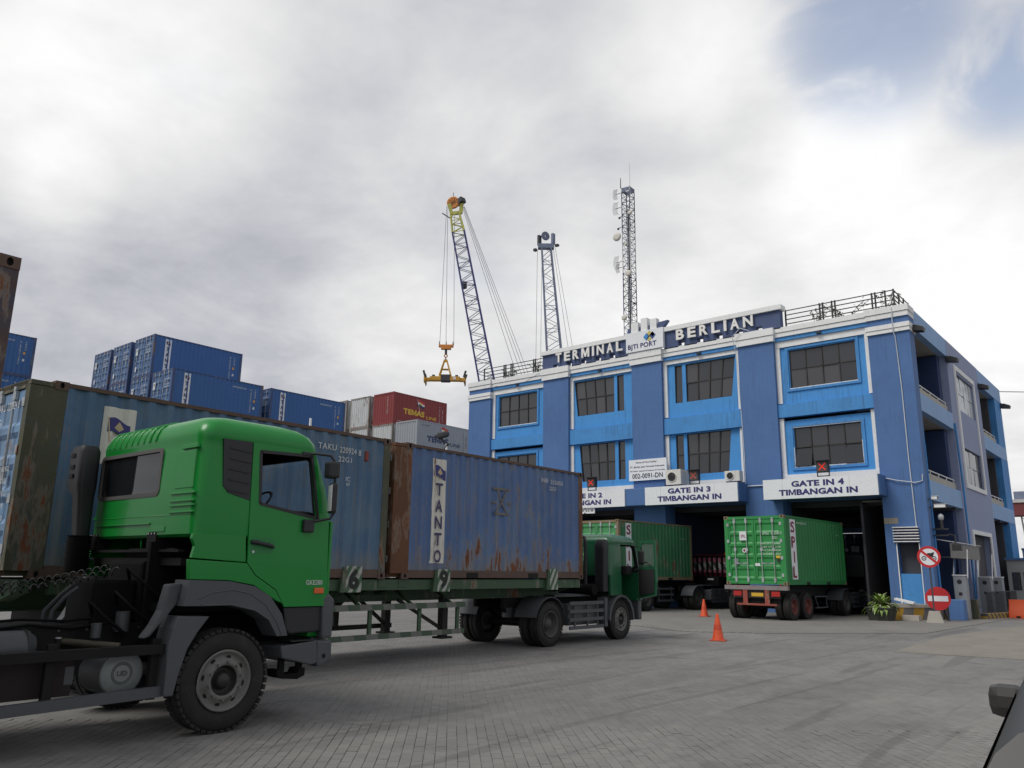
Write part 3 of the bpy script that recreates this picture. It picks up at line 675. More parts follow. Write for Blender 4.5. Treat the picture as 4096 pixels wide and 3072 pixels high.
def shrub(x, y, z, h, wd, seed, label, n=70):
    r_ = random.Random(seed); t = thing('roof_shrub', label, 'shrub', (x, y, z), 0, 'straggly shrubs behind the roof railings')
    st = MB(); lf = MB()
    for k in range(6):
        p = Vector((r_.uniform(-.1, .1), 0, 0)); pts = [p.copy()]; dx = r_.uniform(-wd, wd) / 6
        for q in range(6): p = p + Vector((dx + r_.uniform(-.05, .05), r_.uniform(-.05, .05), h / 6 * r_.uniform(.6, 1.0))); pts.append(p.copy())
        st.tube(pts, .010, 4)
        for q in range(n // 6):
            c = pts[r_.randint(1, 6)] + Vector((r_.gauss(0, .09), r_.gauss(0, .09), r_.gauss(0, .07))); s_ = r_.uniform(.035, .075)
            a = Vector((r_.uniform(-1, 1), r_.uniform(-1, 1), r_.uniform(-1, 1))).normalized(); b = a.orthogonal().normalized()
            lf.add([c - a * s_, c + b * s_ * .6, c + a * s_, c - b * s_ * .6], [(0, 1, 2, 3)])
    st.build('stem', M_STEM, t); lf.build('foliage', M_LEAF, t)
shrub(-12.2, 36.75, 13.05, .85, .5, 1, 'thin shrub behind the railing nearest the roof sign', 90); shrub(-10.9, 36.8, 13.05, 1.0, 1.1, 2, 'widest shrub in the middle of the right roof railing', 170); shrub(-9.2, 36.8, 13.05, 1.15, .7, 3, 'tall shrub at the roof corner by the end of the railing', 120)
shrub(-30.9, 36.8, 13.05, .8, .8, 4, 'shrub in the middle of the left roof railing', 130); shrub(-28.8, 36.8, 13.05, .95, .9, 5, 'shrub at the left end of the roof sign', 150)

# ================================================================= SHIPPING CONTAINERS
CW = 2.438
def corr_profile(length, n, depth=.036):
    """trapezoid corrugation: list of (distance, offset inwards)"""
    p = length / n; pts = []
    for i in range(n): pts += [(i * p + .00 * p, 0.0), (i * p + .27 * p, 0.0), (i * p + .50 * p, depth), (i * p + .77 * p, depth)]
    return pts + [(length, 0.0)]
def casting_mesh(m, hole):
    mb = MB(); hx, hy, hz = .082, .089, .059
    def face(o, r, u, w_, h_, holed):
        o, r, u = Vector(o), Vector(r), Vector(u); n = r.cross(u)
        cs = [o - r * w_ - u * h_, o + r * w_ - u * h_, o + r * w_ + u * h_, o - r * w_ + u * h_]
        if not holed: mb.add(cs, [(0, 1, 2, 3)]); return
        oc = [o + r * (.030 * math.cos(a)) + u * (.042 * math.sin(a)) for a in [R(-135 + 45 * k) for k in range(8)]]
        back = [p - n * .03 for p in oc]
        vs = cs + oc + back; mb.cur = 0
        mb.add(vs, [(0, 1, 6, 5, 4), (1, 2, 8, 7, 6), (2, 3, 10, 9, 8), (3, 0, 4, 11, 10)])
        mb.cur = 1; mb.add(vs, [(4 + k, 4 + (k + 1) % 8, 12 + (k + 1) % 8, 12 + k) for k in range(8)] + [tuple(12 + k for k in range(8))]); mb.cur = 0
    face((hx, 0, 0), (0, 1, 0), (0, 0, 1), hy, hz, True); face((-hx, 0, 0), (0, -1, 0), (0, 0, 1), hy, hz, True)
    face((0, hy, 0), (-1, 0, 0), (0, 0, 1), hx, hz, True); face((0, -hy, 0), (1, 0, 0), (0, 0, 1), hx, hz, True)
    face((0, 0, hz), (1, 0, 0), (0, 1, 0), hx, hy, False); face((0, 0, -hz), (1, 0, 0), (0, -1, 0), hx, hy, False)
    me = bpy.data.meshes.new('corner_casting'); me.from_pydata(mb.v, [], mb.f); me.materials.append(m); me.materials.append(hole)
    me.polygons.foreach_set('material_index', mb.m); me.update(); return me
M_HOLE = material('hole_dark', (.006, .006, .006), .9)
def side_sheet(mb, L0, L1, z0, z1, sgn, n, x=1.209):
    pr = corr_profile(L1 - L0, n)
    vs = [(sgn * (x - d), L0 + t, z) for z in (z0, z1) for (t, d) in pr]; k = len(pr)
    mb.add(vs, [(i, i + 1, k + i + 1, k + i) for i in range(k - 1)])
def end_sheet(mb, y, z0, z1, n, sgn=1, x0=-1.08, x1=1.08):
    pr = corr_profile(x1 - x0, n, .045)
    vs = [(x0 + t, y - sgn * d, z) for z in (z0, z1) for (t, d) in pr]; k = len(pr)
    mb.add(vs, [(i, i + 1, k + i + 1, k + i) for i in range(k - 1)])
def roof_sheet(mb, L0, L1, z, n=24):
    pr = corr_profile(L1 - L0, n, .02); vs = [(x, L0 + t, z - d) for x in (-1.18, 1.18) for (t, d) in pr]; k = len(pr)
    mb.add(vs, [(i, i + 1, k + i + 1, k + i) for i in range(k - 1)])
def door_leaf(m, x0, x1, z0, z1, y, parent, rod_m, ribs=5, handle=True, rods=True):
    """container door leaf with pressed horizontal panels, locking rods, hinges"""
    h = (z1 - z0 - .12) / ribs; prof = [(y, z0), (y, z0 + .06)]
    for i in range(ribs):
        b = z0 + .06 + i * h; prof += [(y, b + .02 * h), (y + .036, b + .16 * h), (y + .036, b + .66 * h), (y, b + .82 * h)]
    prof += [(y, z1 - .06), (y, z1)]
    mb = MB(); k = len(prof); ins = .07
    vs = [(x, p[0], p[1]) for x in (x0 + ins, x1 - ins) for p in prof]
    mb.add(vs, [(i, i + 1, k + i + 1, k + i) for i in range(k - 1)])
    for (a, b) in ((x0, x0 + ins), (x1 - ins, x1)): mb.box(a, b, y - .004, y + .045, z0, z1)
    mb.box(x0 + ins, x1 - ins, y + .04, y + .045, z0, z1)
    d = mb.build('door', m, parent)
    if rods:
        for fx in (.26, .72):
            xr = x0 + (x1 - x0) * fx; r = MB(); r.cyl((xr, y - .035, z0 - .07), (xr, y - .035, z1 + .06), .017, n=8)
            for zz in (z0 + .03, z0 + .5 * (z1 - z0), z1 - .06): r.box(xr - .045, xr + .045, y - .045, y - .003, zz - .06, zz + .06)
            for zz in (z0 - .07, z1 + .03): r.box(xr - .035, xr + .035, y - .05, y + .0, zz - .02, zz + .03)
            rod = r.build('lock_rod', rod_m, d)
            if handle: MB().bar((xr, y - .06, z0 + .62), (xr + (.36 if fx < .5 else -.36), y - .06, z0 + .60), .016, .035).build('handle', rod_m, rod)
    return d
def container(label, loc, rz, mats, L=6.058, H=2.591, ext=0.0, group=None, n=20, parts=True, name='shipping_container', flip=False, ribs=5):
    """mats: body, frame, door, rail, cast, rod. Origin: middle of the rear (door) end at floor level; +y to the front"""
    t = thing(name, label, 'container', loc, rz, group)
    body, frame, door, rail, cast, rod = mats; hw = CW / 2
    for s_ in (-1, 1):
        mb = MB(); side_sheet(mb, .17, L - .15, .155, H - .055, s_, n); mb.build('side_panel', body, t)
        MB().box(s_ * hw - .0 if s_ < 0 else hw - .06, s_ * hw + .06 if s_ < 0 else hw, .178, L - .178, H - .065, H - .008).build('top_rail', rail, t)
        mb = MB(); x0, x1 = sorted((s_ * hw * .996, s_ * (hw - .05)))
        mb.box(x0, x1, .178, L - .178, .02, .165); b_ = mb.build('bottom_rail', rail, t)
        mb = MB()
        for yc in (L * .5 - 1.03, L * .5 + 1.03): MB().box(x0 - .004 if s_ < 0 else x1 - .02, x0 + .02 if s_ < 0 else x1 + .004, yc - .18, yc + .18, .018, .125).build('fork_pocket', M_HOLE, t)
        mb = MB()
        mb.box(*sorted((s_ * hw * .995, s_ * (hw - .15))), -ext, .165, .10, H - .10); mb.build('corner_post', frame, t)
        mb = MB(); mb.box(*sorted((s_ * hw * .995, s_ * (hw - .10))), L - .16, L, .10, H - .10); mb.build('corner_post', frame, t)
    cm = casting_mesh(cast, M_HOLE)
    for s_ in (-1, 1):
        for yy in (.089 - .002, L - .089 + .002):
            for zz in (.059 - .003, H - .059 + .003):
                o = link('corner_casting', cm, t); o.location = (s_ * (hw - .079), yy, zz)
    mb = MB(); mb.box(-hw + .1, hw - .1, -ext + .0, .12, H - .13, H - .02); mb.build('header', frame, t)
    mb = MB(); mb.box(-hw + .1, hw - .1, -ext, .12, .03, .17); mb.build('sill', frame, t)
    if ext: mb = MB(); mb.box(-hw * .995, hw * .995, -ext, .0, H - .09, H - .03); mb.build('rear_cap', frame, t)
    mb = MB(); end_sheet(mb, L - .01, .1, H - .1, 8); mb.build('front_panel', body, t)
    mb = MB(); mb.box(-hw + .1, hw - .1, L - .1, L, H - .12, H - .02); mb.box(-hw + .1, hw - .1, L - .1, L, .02, .14); mb.build('front_frame', rail, t)
    mb = MB(); roof_sheet(mb, 0, L, H - .02); mb.build('roof', body, t)
    MB().box(-1.15, 1.15, .05, L - .05, .12, .15).build('floor', M_HOLE, t)
    zz0, zz1 = .185, H - .145
    door_leaf(door, -hw + .155, -.008, zz0, zz1, -ext + .02, t, rod, ribs); door_leaf(door, .008, hw - .155, zz0, zz1, -ext + .02, t, rod, ribs)
    hg = MB()
    for s_ in (-1, 1):
        for k in range(4): zc_ = zz0 + .18 + k * (zz1 - zz0 - .36) / 3; hg.box(*sorted((s_ * (hw - .18), s_ * (hw - .10))), -ext - .012, -ext + .03, zc_ - .07, zc_ + .07)
    for k in range(8): pass
    hinges = hg.v
    for s_ in (-1, 1):
        for k in range(4):
            zc_ = zz0 + .18 + k * (zz1 - zz0 - .36) / 3
            MB().box(*sorted((s_ * (hw - .19), s_ * (hw - .10))), -ext - .014, -ext + .03, zc_ - .06, zc_ + .06).build('hinge', rod, t)
    return t
def side_strip(parent, m, y0, y1, z0, z1, L, n=20, x=1.209, off=.003, rag=0):
    """printed panel stuck over the corrugations of the right-hand side"""
    pr = [(t + .17, d) for (t, d) in corr_profile(L - .32, n)]
    def depth(y):
        for (a, da), (b, db) in zip(pr, pr[1:]):
            if a <= y <= b: return da + (db - da) * (y - a) / max(b - a, 1e-6)
        return 0
    ys = sorted([y0, y1] + [t for (t, d) in pr if y0 < t < y1]); zs = [z0 + (z1 - z0) * k / 10 for k in range(11)]
    rr_ = random.Random(int(y0 * 100)); mb = MB(); vs = []
    for z in zs:
        for i, y in enumerate(ys):
            yy = y + (rr_.uniform(0, rag) if i == 0 else (-rr_.uniform(0, rag * .3) if i == len(ys) - 1 else 0)); vs.append((x - depth(yy) + off, yy, z))
    k = len(ys); mb.add(vs, [(j * k + i, j * k + i + 1, (j + 1) * k + i + 1, (j + 1) * k + i) for j in range(10) for i in range(k - 1)])
    return mb.build('name_strip', m, parent)
def vertical_word(parent, m, word, yc, z_top, step, lw, lh, x=1.2165):
    for i, ch in enumerate(word):
        wd = lw * (.35 if ch == 'I' else 1.0)
        lettering(parent, m, ch, (x, yc - wd / 2, z_top - i * step - lh), (0, 1, 0), (0, 0, 1), wd, lh, .02, 0, 'letter')
def side_text(parent, m, s, y, z, h, wd=None, x=1.2165, bold=.0): return lettering(parent, m, s, (x, y, z), (0, 1, 0), (0, 0, 1), wd, h, bold)
def rear_text(parent, m, s, x, z, h, y, wd=None, bold=.0): return lettering(parent, m, s, (x, y, z), (1, 0, 0), (0, 0, 1), wd, h, bold)
def flag(parent, y, z, s, x=1.2165, cols=None):
    """waving house flag printed on the side"""
    c1_, c2_ = cols; n = 8; mb = MB(); vs = []
    for i in range(n + 1):
        a = i / n; yy = y + s * a; dz = s * .10 * math.sin(a * 5.2) - s * .16 * a
        vs += [(x, yy, z + dz), (x, yy, z + s * .62 + dz)]
    mb.add(vs, [(2 * i, 2 * i + 2, 2 * i + 3, 2 * i + 1) for i in range(n)]); mb.build('emblem', c1_, parent)
    MB().add([(x + .001, y + s * .30, z + s * .22), (x + .001, y + s * .52, z + s * .06), (x + .001, y + s * .72, z + s * .18), (x + .001, y + s * .50, z + s * .50)], [(0, 1, 2, 3)]).build('emblem', c2_, parent)
    MB().bar((x, y, z + s * .66), (x, y + s * .16, z - s * .45), .004, s * .05).build('emblem', c2_, parent)

M_STRIP = material('strip_white', (.60, .59, .53), .7, var=.06, rust=.10, streak=.25, dirtcol=(.38, .33, .25), coords='obj')
M_STRIPC = material('strip_clean', (.66, .68, .70), .6, var=.05, coords='obj')
M_LETB = material('letter_navy', (.045, .040, .11), .7, var=.15, coords='obj'); M_LETW = material('letter_chalk', (.58, .60, .60), .7, var=.12, vscale=6, coords='obj', dirt=.4, dirtcol=(.10, .17, .28))
M_ROD = material('rod_galvanised', (.40, .43, .44), .45, metal=.3, var=.12, coords='obj', rust=.06)
# trailer load: two worn blue boxes
bodyA = material('old_blue_a', (.060, .130, .225), .65, var=.20, vscale=.9, streak=.60, dirtcol=(.165, .180, .175), dirt=.30, rust=.0, zfade=(1.5, .2), coords='obj', alt=(.105, .175, .235), bump=.12, bscale=25, scuff=.75, foot=(.16, .165, .155))
bodyB = material('old_blue_b', (.066, .130, .285), .62, var=.18, vscale=1.0, streak=.55, dirtcol=(.175, .175, .170), dirt=.22, rust=-.03, zfade=(1.2, .1), coords='obj', alt=(.095, .165, .28), bump=.12, bscale=25, scuff=.65, foot=(.15, .155, .16))
M_RUSTPOST = material('rust_post', (.118, .050, .022), .85, var=.22, vscale=1.5, streak=.45, dirtcol=(.055, .032, .022), coords='obj', bump=.3, bscale=30, rust=.3)
M_RAIL = material('rusty_rail', (.095, .062, .048), .85, var=.2, vscale=2, dirt=.4, dirtcol=(.14, .07, .04), coords='obj', bump=.3, bscale=35)
M_MOSS = material('mossy_post', (.075, .075, .045), .85, var=.25, vscale=1.4, streak=.6, dirtcol=(.035, .06, .085), dirt=.4, rust=.38, coords='obj', bump=.25, bscale=30)
M_DOORA = material('door_light_blue', (.155, .27, .43), .6, var=.10, vscale=1.2, streak=.35, dirtcol=(.24, .28, .30), rust=.05, coords='obj')
M_DOORB = material('door_dark_blue', (.03, .07, .19), .6, var=.12, coords='obj', rust=.06)
TO, TZ = Vector((-11.48, 4.23, 0)), .71
def trail(x, y, z=0.0):
    a = R(TZ); return (TO.x + math.cos(a) * x - math.sin(a) * y, TO.y + math.sin(a) * x + math.cos(a) * y, z)
cA = container('rusty faded blue container with light blue doors behind the green cab', trail(-1.219, -.09, 1.512), TZ, (bodyA, M_MOSS, M_DOORA, M_RAIL, M_RAIL, M_ROD), ext=.30)
yA = lambda y: y + .09
side_text(cA, M_LETW, 'TAKU', yA(4.28), 2.22, .105, .40); side_text(cA, M_LETW, '220924', yA(4.76), 2.20, .105, .38); side_text(cA, M_LETW, '8', yA(5.19), 2.19, .105, .06); side_text(cA, M_LETW, '22G1', yA(4.74), 2.04, .09, .30); side_text(cA, M_LETW, 'IC', yA(4.93), 1.70, .08, .1); side_text(cA, M_LETW, 'BF', yA(4.95), 1.62, .05, .08)
side_strip(cA, M_STRIP, yA(.60), yA(1.06), 1.55, 2.36, 6.058); FL = (material('flag_navy', (.03, .03, .16), .6, coords='obj'), material('flag_sand', (.48, .38, .22), .6, coords='obj'))
flag(cA, yA(.66), 2.0, .32, cols=FL); vertical_word(cA, M_LETB, 'TANTO', yA(.83), 1.78, .35, .22, .24)
rear_text(cA, M_LETW, 'TAKU', .30, 2.18, .105, -.345, .30); rear_text(cA, M_LETW, '220924 8', .66, 2.18, .105, -.345, .40); rear_text(cA, M_LETW, '22G1', .30, 1.98, .10, -.345, .24)
for k in range(6): rear_text(cA, M_LETW, ('MAX.WT. 30.480 KGS', 'TARE WT. 2.230 KGS', 'PAYLOAD 28.250 KGS', 'CU.CAP. 33.2 CU.M', 'TEST 92.150', 'RE 67.200')[k], .30 if k % 2 else .34, 1.35 - .16 * k, .07, -.345, .70)
MB().box(.18, .30, -.349, -.343, 1.66, 1.80).build('decal', material('orange_decal', (.55, .13, .04), .6), cA)
box_part('vent', material('vent_red', (.20, .035, .03), .7, var=.2), cA, 1.17, 1.213, yA(5.36), yA(5.44), 2.12, 2.30, bevel=.01)
cB = container('blue trailer container with white lettered strip and rust-brown rear posts', trail(-1.219, 6.387, 1.512), TZ, (bodyB, M_RUSTPOST, M_DOORB, M_RAIL, M_RAIL, M_ROD), ext=.29)
yB = lambda y: y - 6.387
side_strip(cB, M_STRIP, yB(7.11), yB(7.56), .30, 2.37, 6.058, rag=.05); flag(cB, yB(7.17), 2.02, .33, cols=FL)
vertical_word(cB, M_LETB, 'TANTO', yB(7.335), 1.88, .33, .20, .25)
side_text(cB, M_LETW, 'INBI', yB(10.74), 2.22, .095, .26); side_text(cB, M_LETW, '352055', yB(11.10), 2.20, .095, .50); side_text(cB, M_LETW, '22G1', yB(11.05), 2.05, .085, .26)
mb = MB(); x_ = 1.2155
for (y0, z0, y1, z1, ww) in ((9.0, 1.92, 9.55, 1.92, .05), (9.05, 1.38, 9.55, 1.38, .05), (9.12, 1.92, 9.30, 1.64, .04), (9.48, 1.92, 9.30, 1.64, .04), (9.30, 1.64, 9.08, 1.38, .04), (9.30, 1.64, 9.50, 1.38, .04), (8.96, 1.62, 9.12, 1.62, .04), (9.46, 1.62, 9.64, 1.62, .04)): mb.bar((x_, yB(y0), z0), (x_, yB(y1), z1), .002, ww)
mb.build('ghost_mark', material('faded_ochre', (.150, .138, .115), .8, coords='obj', var=.3, vscale=4), cB)
rear_text(cB, M_LETW, '35 5', .60, 2.05, .16, -.33, .42)

# green boxes at the gates
greenN = material('green_body', (.014, .165, .040), .55, var=.10, vscale=.9, streak=.18, dirtcol=(.05, .12, .06), dirt=.10, coords='obj', bump=.06, bscale=25)
greenD = material('green_door', (.022, .235, .055), .5, var=.08, vscale=1.2, streak=.15, dirtcol=(.08, .16, .09), coords='obj')
greenO = material('green_old', (.028, .150, .062), .65, var=.16, vscale=.9, streak=.35, dirtcol=(.09, .16, .10), dirt=.30, rust=.08, coords='obj')
greenOD = material('green_old_door', (.060, .26, .095), .6, var=.10, coords='obj', streak=.2, dirtcol=(.10, .2, .12))
M_TAN = material('tan_post', (.19, .145, .085), .8, var=.2, coords='obj', rust=.15)
M_LETR = material('letter_maroon', (.20, .018, .03), .7, var=.1, coords='obj'); M_LETP = material('letter_pale', (.55, .62, .56), .6, coords='obj', var=.05)
sx0, sy0, srz = -14.21, 30.09, -1.84
def spil(x, y, z=0.0):
    a = R(srz); return (sx0 + math.cos(a) * x - math.sin(a) * y, sy0 + math.sin(a) * x + math.cos(a) * y, z)
cS = container('bright green container with doors to the viewer entering gate 4', spil(1.219, 0, 1.28), srz, (greenN, greenD, greenD, greenN, M_TAN, M_ROD), ribs=5)
side_strip(cS, M_STRIPC, .55, 1.05, .22, 2.46, 6.058); vertical_word(cS, M_LETR, 'SPIL', .80, 2.38, .56, .30, .42)
side_text(cS, M_LETP, 'www.spil.co.id', 1.15, 2.28, .13, .95); side_text(cS, M_LETP, 'SPNU 313300', 5.2, 2.0, .05, .3)
rear_text(cS, M_LETP, 'SPNU', .36, 1.86, .115, -.022, .26); rear_text(cS, M_LETP, '313300 0', .70, 1.86, .115, -.022, .42); rear_text(cS, M_LETP, '22G1', .72, 1.70, .10, -.022, .22)
for k, s in enumerate(('MAX.WT.  30480', 'TARE WT.  2180', 'PAYLOAD  28300', 'CU.CAP.  33.2')): rear_text(cS, M_LETP, s, .26, 1.50 - k * .125, .065, -.022, .80)
MB().box(-.58, -.29, -.03, -.024, 1.66, 2.0).build('decal', M_STRIPC, cS); lettering(cS, M_LETR, 'SPIL', (-.53, -.032, 1.76), (1, 0, 0), (0, 0, 1), .2, .12, .02)
MB().cyl((-.40, -.024, 1.28), (-.40, -.03, 1.28), .085, n=16).build('decal', M_STRIPC, cS); MB().cyl((-.40, -.031, 1.28), (-.40, -.033, 1.28), .05, n=16).build('decal', M_LETR, cS)
MB().box(.86, 1.02, -.03, -.024, .99, 1.08).build('decal', material('decal_yellow', (.65, .42, .04), .5), cS); MB().add([(.85, -.026, .95), (1.03, -.026, .95), (.94, -.026, .80)], [(0, 1, 2)]).build('decal', M_DARK, cS)
MB().box(-.86, -.68, -.018, -.013, .72, .98).build('decal', material('grey_patch', (.16, .2, .19), .7), cS); MB().box(.03, .22, -.06, -.055, .70, .80).build('seal_tag', M_STRIPC, cS)
cL = container('older dark green container with tan posts seen past the open truck door', (-20.345, 30.17, 1.33), -3.2, (greenO, M_TAN, greenOD, M_TAN, M_TAN, M_ROD))
side_strip(cL, M_STRIPC, .55, 1.0, .22, 2.46, 6.058); vertical_word(cL, M_LETR, 'SPIL', .78, 2.38, .56, .28, .42); rear_text(cL, M_LETP, 'SPNU 290363 0', .2, 1.84, .11, -.022, .8)
side_text(cL, M_LETP, 'SPNU 290363', 5.1, 1.9, .05, .3)
# dark boxes further inside the drive-through
cG = container('green container deep inside the gate 3 lane', (-21.4, 47.0, 1.30), 0, (greenO, greenO, greenO, greenO, greenO, M_ROD)); MB().box(.15, .45, -.03, -.024, 1.6, 2.0).build('decal', M_STRIPC, cG)
navyI = material('navy_box', (.028, .045, .11), .6, var=.1, coords='obj', rust=.04)
cN = container('dark navy container standing inside the gate 4 lane', (-13.75, 45.6, 1.30), 0, (navyI, navyI, navyI, navyI, navyI, M_ROD))
MB().box(-.5, -.1, -.03, -.024, 1.5, 1.9).build('decal', M_STRIPC, cN); MB().cyl((-.75, -.024, 1.7), (-.75, -.03, 1.7), .1, n=12).build('decal', M_STRIPC, cN); MB().box(.5, .72, -.03, -.024, 1.45, 1.75).build('decal', material('orange_decal', (.55, .13, .04)), cN)
# brown high container on the near trailer (its front corner enters the frame on the left)
brown = material('brown_box', (.082, .046, .030), .8, var=.2, vscale=1.2, streak=.5, dirtcol=(.05, .06, .085), dirt=.35, rust=.25, coords='obj', bump=.2, bscale=30, alt=(.04, .055, .10))
cH = container('tall rust-brown container on the left edge, only its front corner in view', (-9.19, 2.43 - 6.058, 1.545), 0, (brown, brown, brown, brown, M_RAIL, M_ROD), H=2.896)

# ---------------------------------------------------------------- stacks in the yard
def stack_proto(label, mats, door_near=True, n=20):
    """lighter container for the yard stacks: panels, frame, doors or end sheet"""
    body, frame, door, rod = mats; L, H, hw = 6.058, 2.591, CW / 2
    t = thing('stacked_container', label, 'container', (0, 0, -60))
    mb = MB()
    for s_ in (-1, 1): side_sheet(mb, .15, L - .15, .15, H - .06, s_, n)
    roof_sheet(mb, 0, L, H - .02, 12); end_sheet(mb, L - .01, .1, H - .1, 8)
    if not door_near: end_sheet(mb, .01, .1, H - .1, 8, -1)
    mb.build('panels', body, t)
    mb = MB()
    for s_ in (-1, 1):
        for y0 in (0, L - .16): mb.box(*sorted((s_ * hw, s_ * (hw - .13))), y0, y0 + .16, 0, H)
        for z0, z1 in ((.0, .15), (H - .07, H - .01)): mb.box(*sorted((s_ * (hw - .004), s_ * (hw - .06))), .16, L - .16, z0, z1)
    for y0 in (.0, L - .1):
        for z0, z1 in ((.0, .14), (H - .12, H - .01)): mb.box(-hw + .13, hw - .13, y0, y0 + .1, z0, z1)
    mb.build('frame', frame, t)
    if door_near:
        for a, b in ((-hw + .14, -.01), (.01, hw - .14)): door_leaf(door, a, b, .16, H - .14, .01, t, rod, 5, False)
    return t
tan_b = material('tanto_blue', (.030, .110, .300), .6, var=.06, vscale=.6, streak=.10, dirtcol=(.04, .09, .22), coords='obj'); tan_d = material('tanto_door', (.070, .140, .285), .55, var=.10, coords='obj', streak=.2, dirtcol=(.14, .19, .28))
tan_f = material('tanto_frame', (.045, .075, .17), .7, var=.15, coords='obj', rust=.06)
wht_b = material('white_box', (.50, .52, .52), .65, var=.06, streak=.22, dirtcol=(.30, .28, .25), coords='obj', rust=.05); wht_f = material('white_box_frame', (.24, .22, .20), .8, var=.2, coords='obj', rust=.2)
red_b = material('red_box', (.22, .032, .032), .6, var=.07, streak=.12, dirtcol=(.10, .03, .03), coords='obj'); gry_b = material('grey_box', (.30, .32, .345), .65, var=.05, streak=.12, dirtcol=(.2, .2, .2), coords='obj')
pT = stack_proto('x', (tan_b, tan_f, tan_d, M_ROD)); pW = stack_proto('x', (wht_b, wht_f, wht_b, M_ROD), False); pR = stack_proto('x', (red_b, red_b, red_b, M_ROD), False); pG = stack_proto('x', (gry_b, gry_b, gry_b, M_ROD), False)
M_DEC = material('decal_white', (.60, .63, .64), .6, coords='obj'); M_DECO = material('decal_amber', (.65, .30, .05), .6, coords='obj')
def tanto_marks(t, seed=0, door=True, side=True, url=True):
    if side:
        side_strip(t, M_STRIPC, .70, 1.14, .30, 2.42, 6.058, off=.004); flag(t, .78, 2.10, .28, cols=FL, x=1.2135); vertical_word(t, M_LETB, 'TANTO', .92, 1.92, .36, .22, .24, x=1.2145)
        if url: side_text(t, M_DEC, 'www.tantonet.com', 3.9, 2.12, .11, .95)
        for (y, w_) in ((5.15, 1.5), (5.45, .55)):
            lettering(t, M_DEC, 'TAKU 220%d 8' % (331 + seed) if w_ > 1 else '22G1', (1.2155, y + .09, 2.2 - w_), (0, 0, 1), (0, -1, 0), w_, .085)
        MB().box(1.2105, 1.214, 5.40, 5.52, 1.38, 1.55).build('decal', M_DECO, t); MB().box(1.2105, 1.214, 5.40, 5.52, .95, 1.1).build('decal', M_DEC, t)
    if door:
        MB().box(-.95, -.68, -.03, -.024, 1.5, 1.95).build('decal', M_DEC, t); MB().box(-.88, -.75, -.032, -.0305, 1.72, 1.85).build('decal', M_LETB, t)
        MB().box(-.85, -.68, -.03, -.024, .45, .75).build('decal', M_STRIPC, t)
        for k in range(4): rear_text(t, M_DEC, ('TAKU 2203%d' % seed, '22G1', 'MAX.WT 30480', 'TARE 2230')[k], .35, 1.95 - .16 * k, .09, -.03, .6 if k != 1 else .25)
def put(proto, x_right, y0, level, label, group):
    t = dup(proto, None, (x_right - CW / 2, y0, (level - 1) * 2.591 + .014), 0, label); t['group'] = group; return t
GS = 'stacked containers in the yard'; GH = 'containers in hidden lower tiers of the yard stacks'
HID = 'blue container low in the yard stack behind the trailer'
cols = [(-44.45, 22.2, 5), (-47.35, 22.25, 6), (-50.35, 22.25, 6), (-53.3, 22.3, 6), (-44.5, 28.85, 5), (-54.4, 12.1, 6)]
NAMES = {(0, 5): 'blue container with lettered strip and web address at the near corner of the stack', (1, 6): 'topmost blue container with lettered strip, right one of the top row', (1, 5): 'blue container door end between the top one and the near corner of the stack', (2, 6): 'blue container door end in the middle of the top row', (2, 5): 'blue door end just below the middle of the top row, mostly hidden', (3, 6): 'leftmost blue container door end in the top row of the stack', (4, 5): 'blue container with lettered strip standing left of the white boxes', (5, 6): 'blue container far left beside the tall brown corner', (5, 5): 'blue container far left under another, its top just visible', (3, 5): 'blue door end below the leftmost of the top row, nearly hidden'}
for ci, (xr, y0, top) in enumerate(cols):
    for lv in range(1, top + 1):
        if (ci, lv) in NAMES:
            t = put(pT, xr, y0, lv, NAMES[(ci, lv)], GS); tanto_marks(t, ci * 10 + lv, door=ci < 5, side=ci in (0, 1, 4, 5), url=(ci, lv) != (1, 6))
        else: put(pT, xr, y0, lv, HID, GH)
colsW = [(-44.85, 42.15, 5), (-47.75, 42.2, 6), (-50.7, 42.2, 6), (-53.65, 42.2, 6)]
NW = {(0, 5): 'grey container with dark lettering behind the street lamp', (1, 6): 'dark red container with yellow lettering on top of the stack', (1, 5): 'white corrugated container directly under the red one', (2, 6): 'white corrugated container left of the red one', (2, 5): 'white corrugated container below and left of the red one', (3, 6): 'leftmost white container of the upper row beside the blue one', (3, 5): 'leftmost white container of the lower row, barely visible'}
M_YEL = material('letter_yellow', (.62, .40, .04), .6, coords='obj'); F_RED = material('flag_red', (.45, .03, .03), .6, coords='obj'); F_BLK = material('flag_dark', (.03, .03, .07), .6, coords='obj'); M_LETN = material('letter_night', (.035, .045, .12), .6, coords='obj')
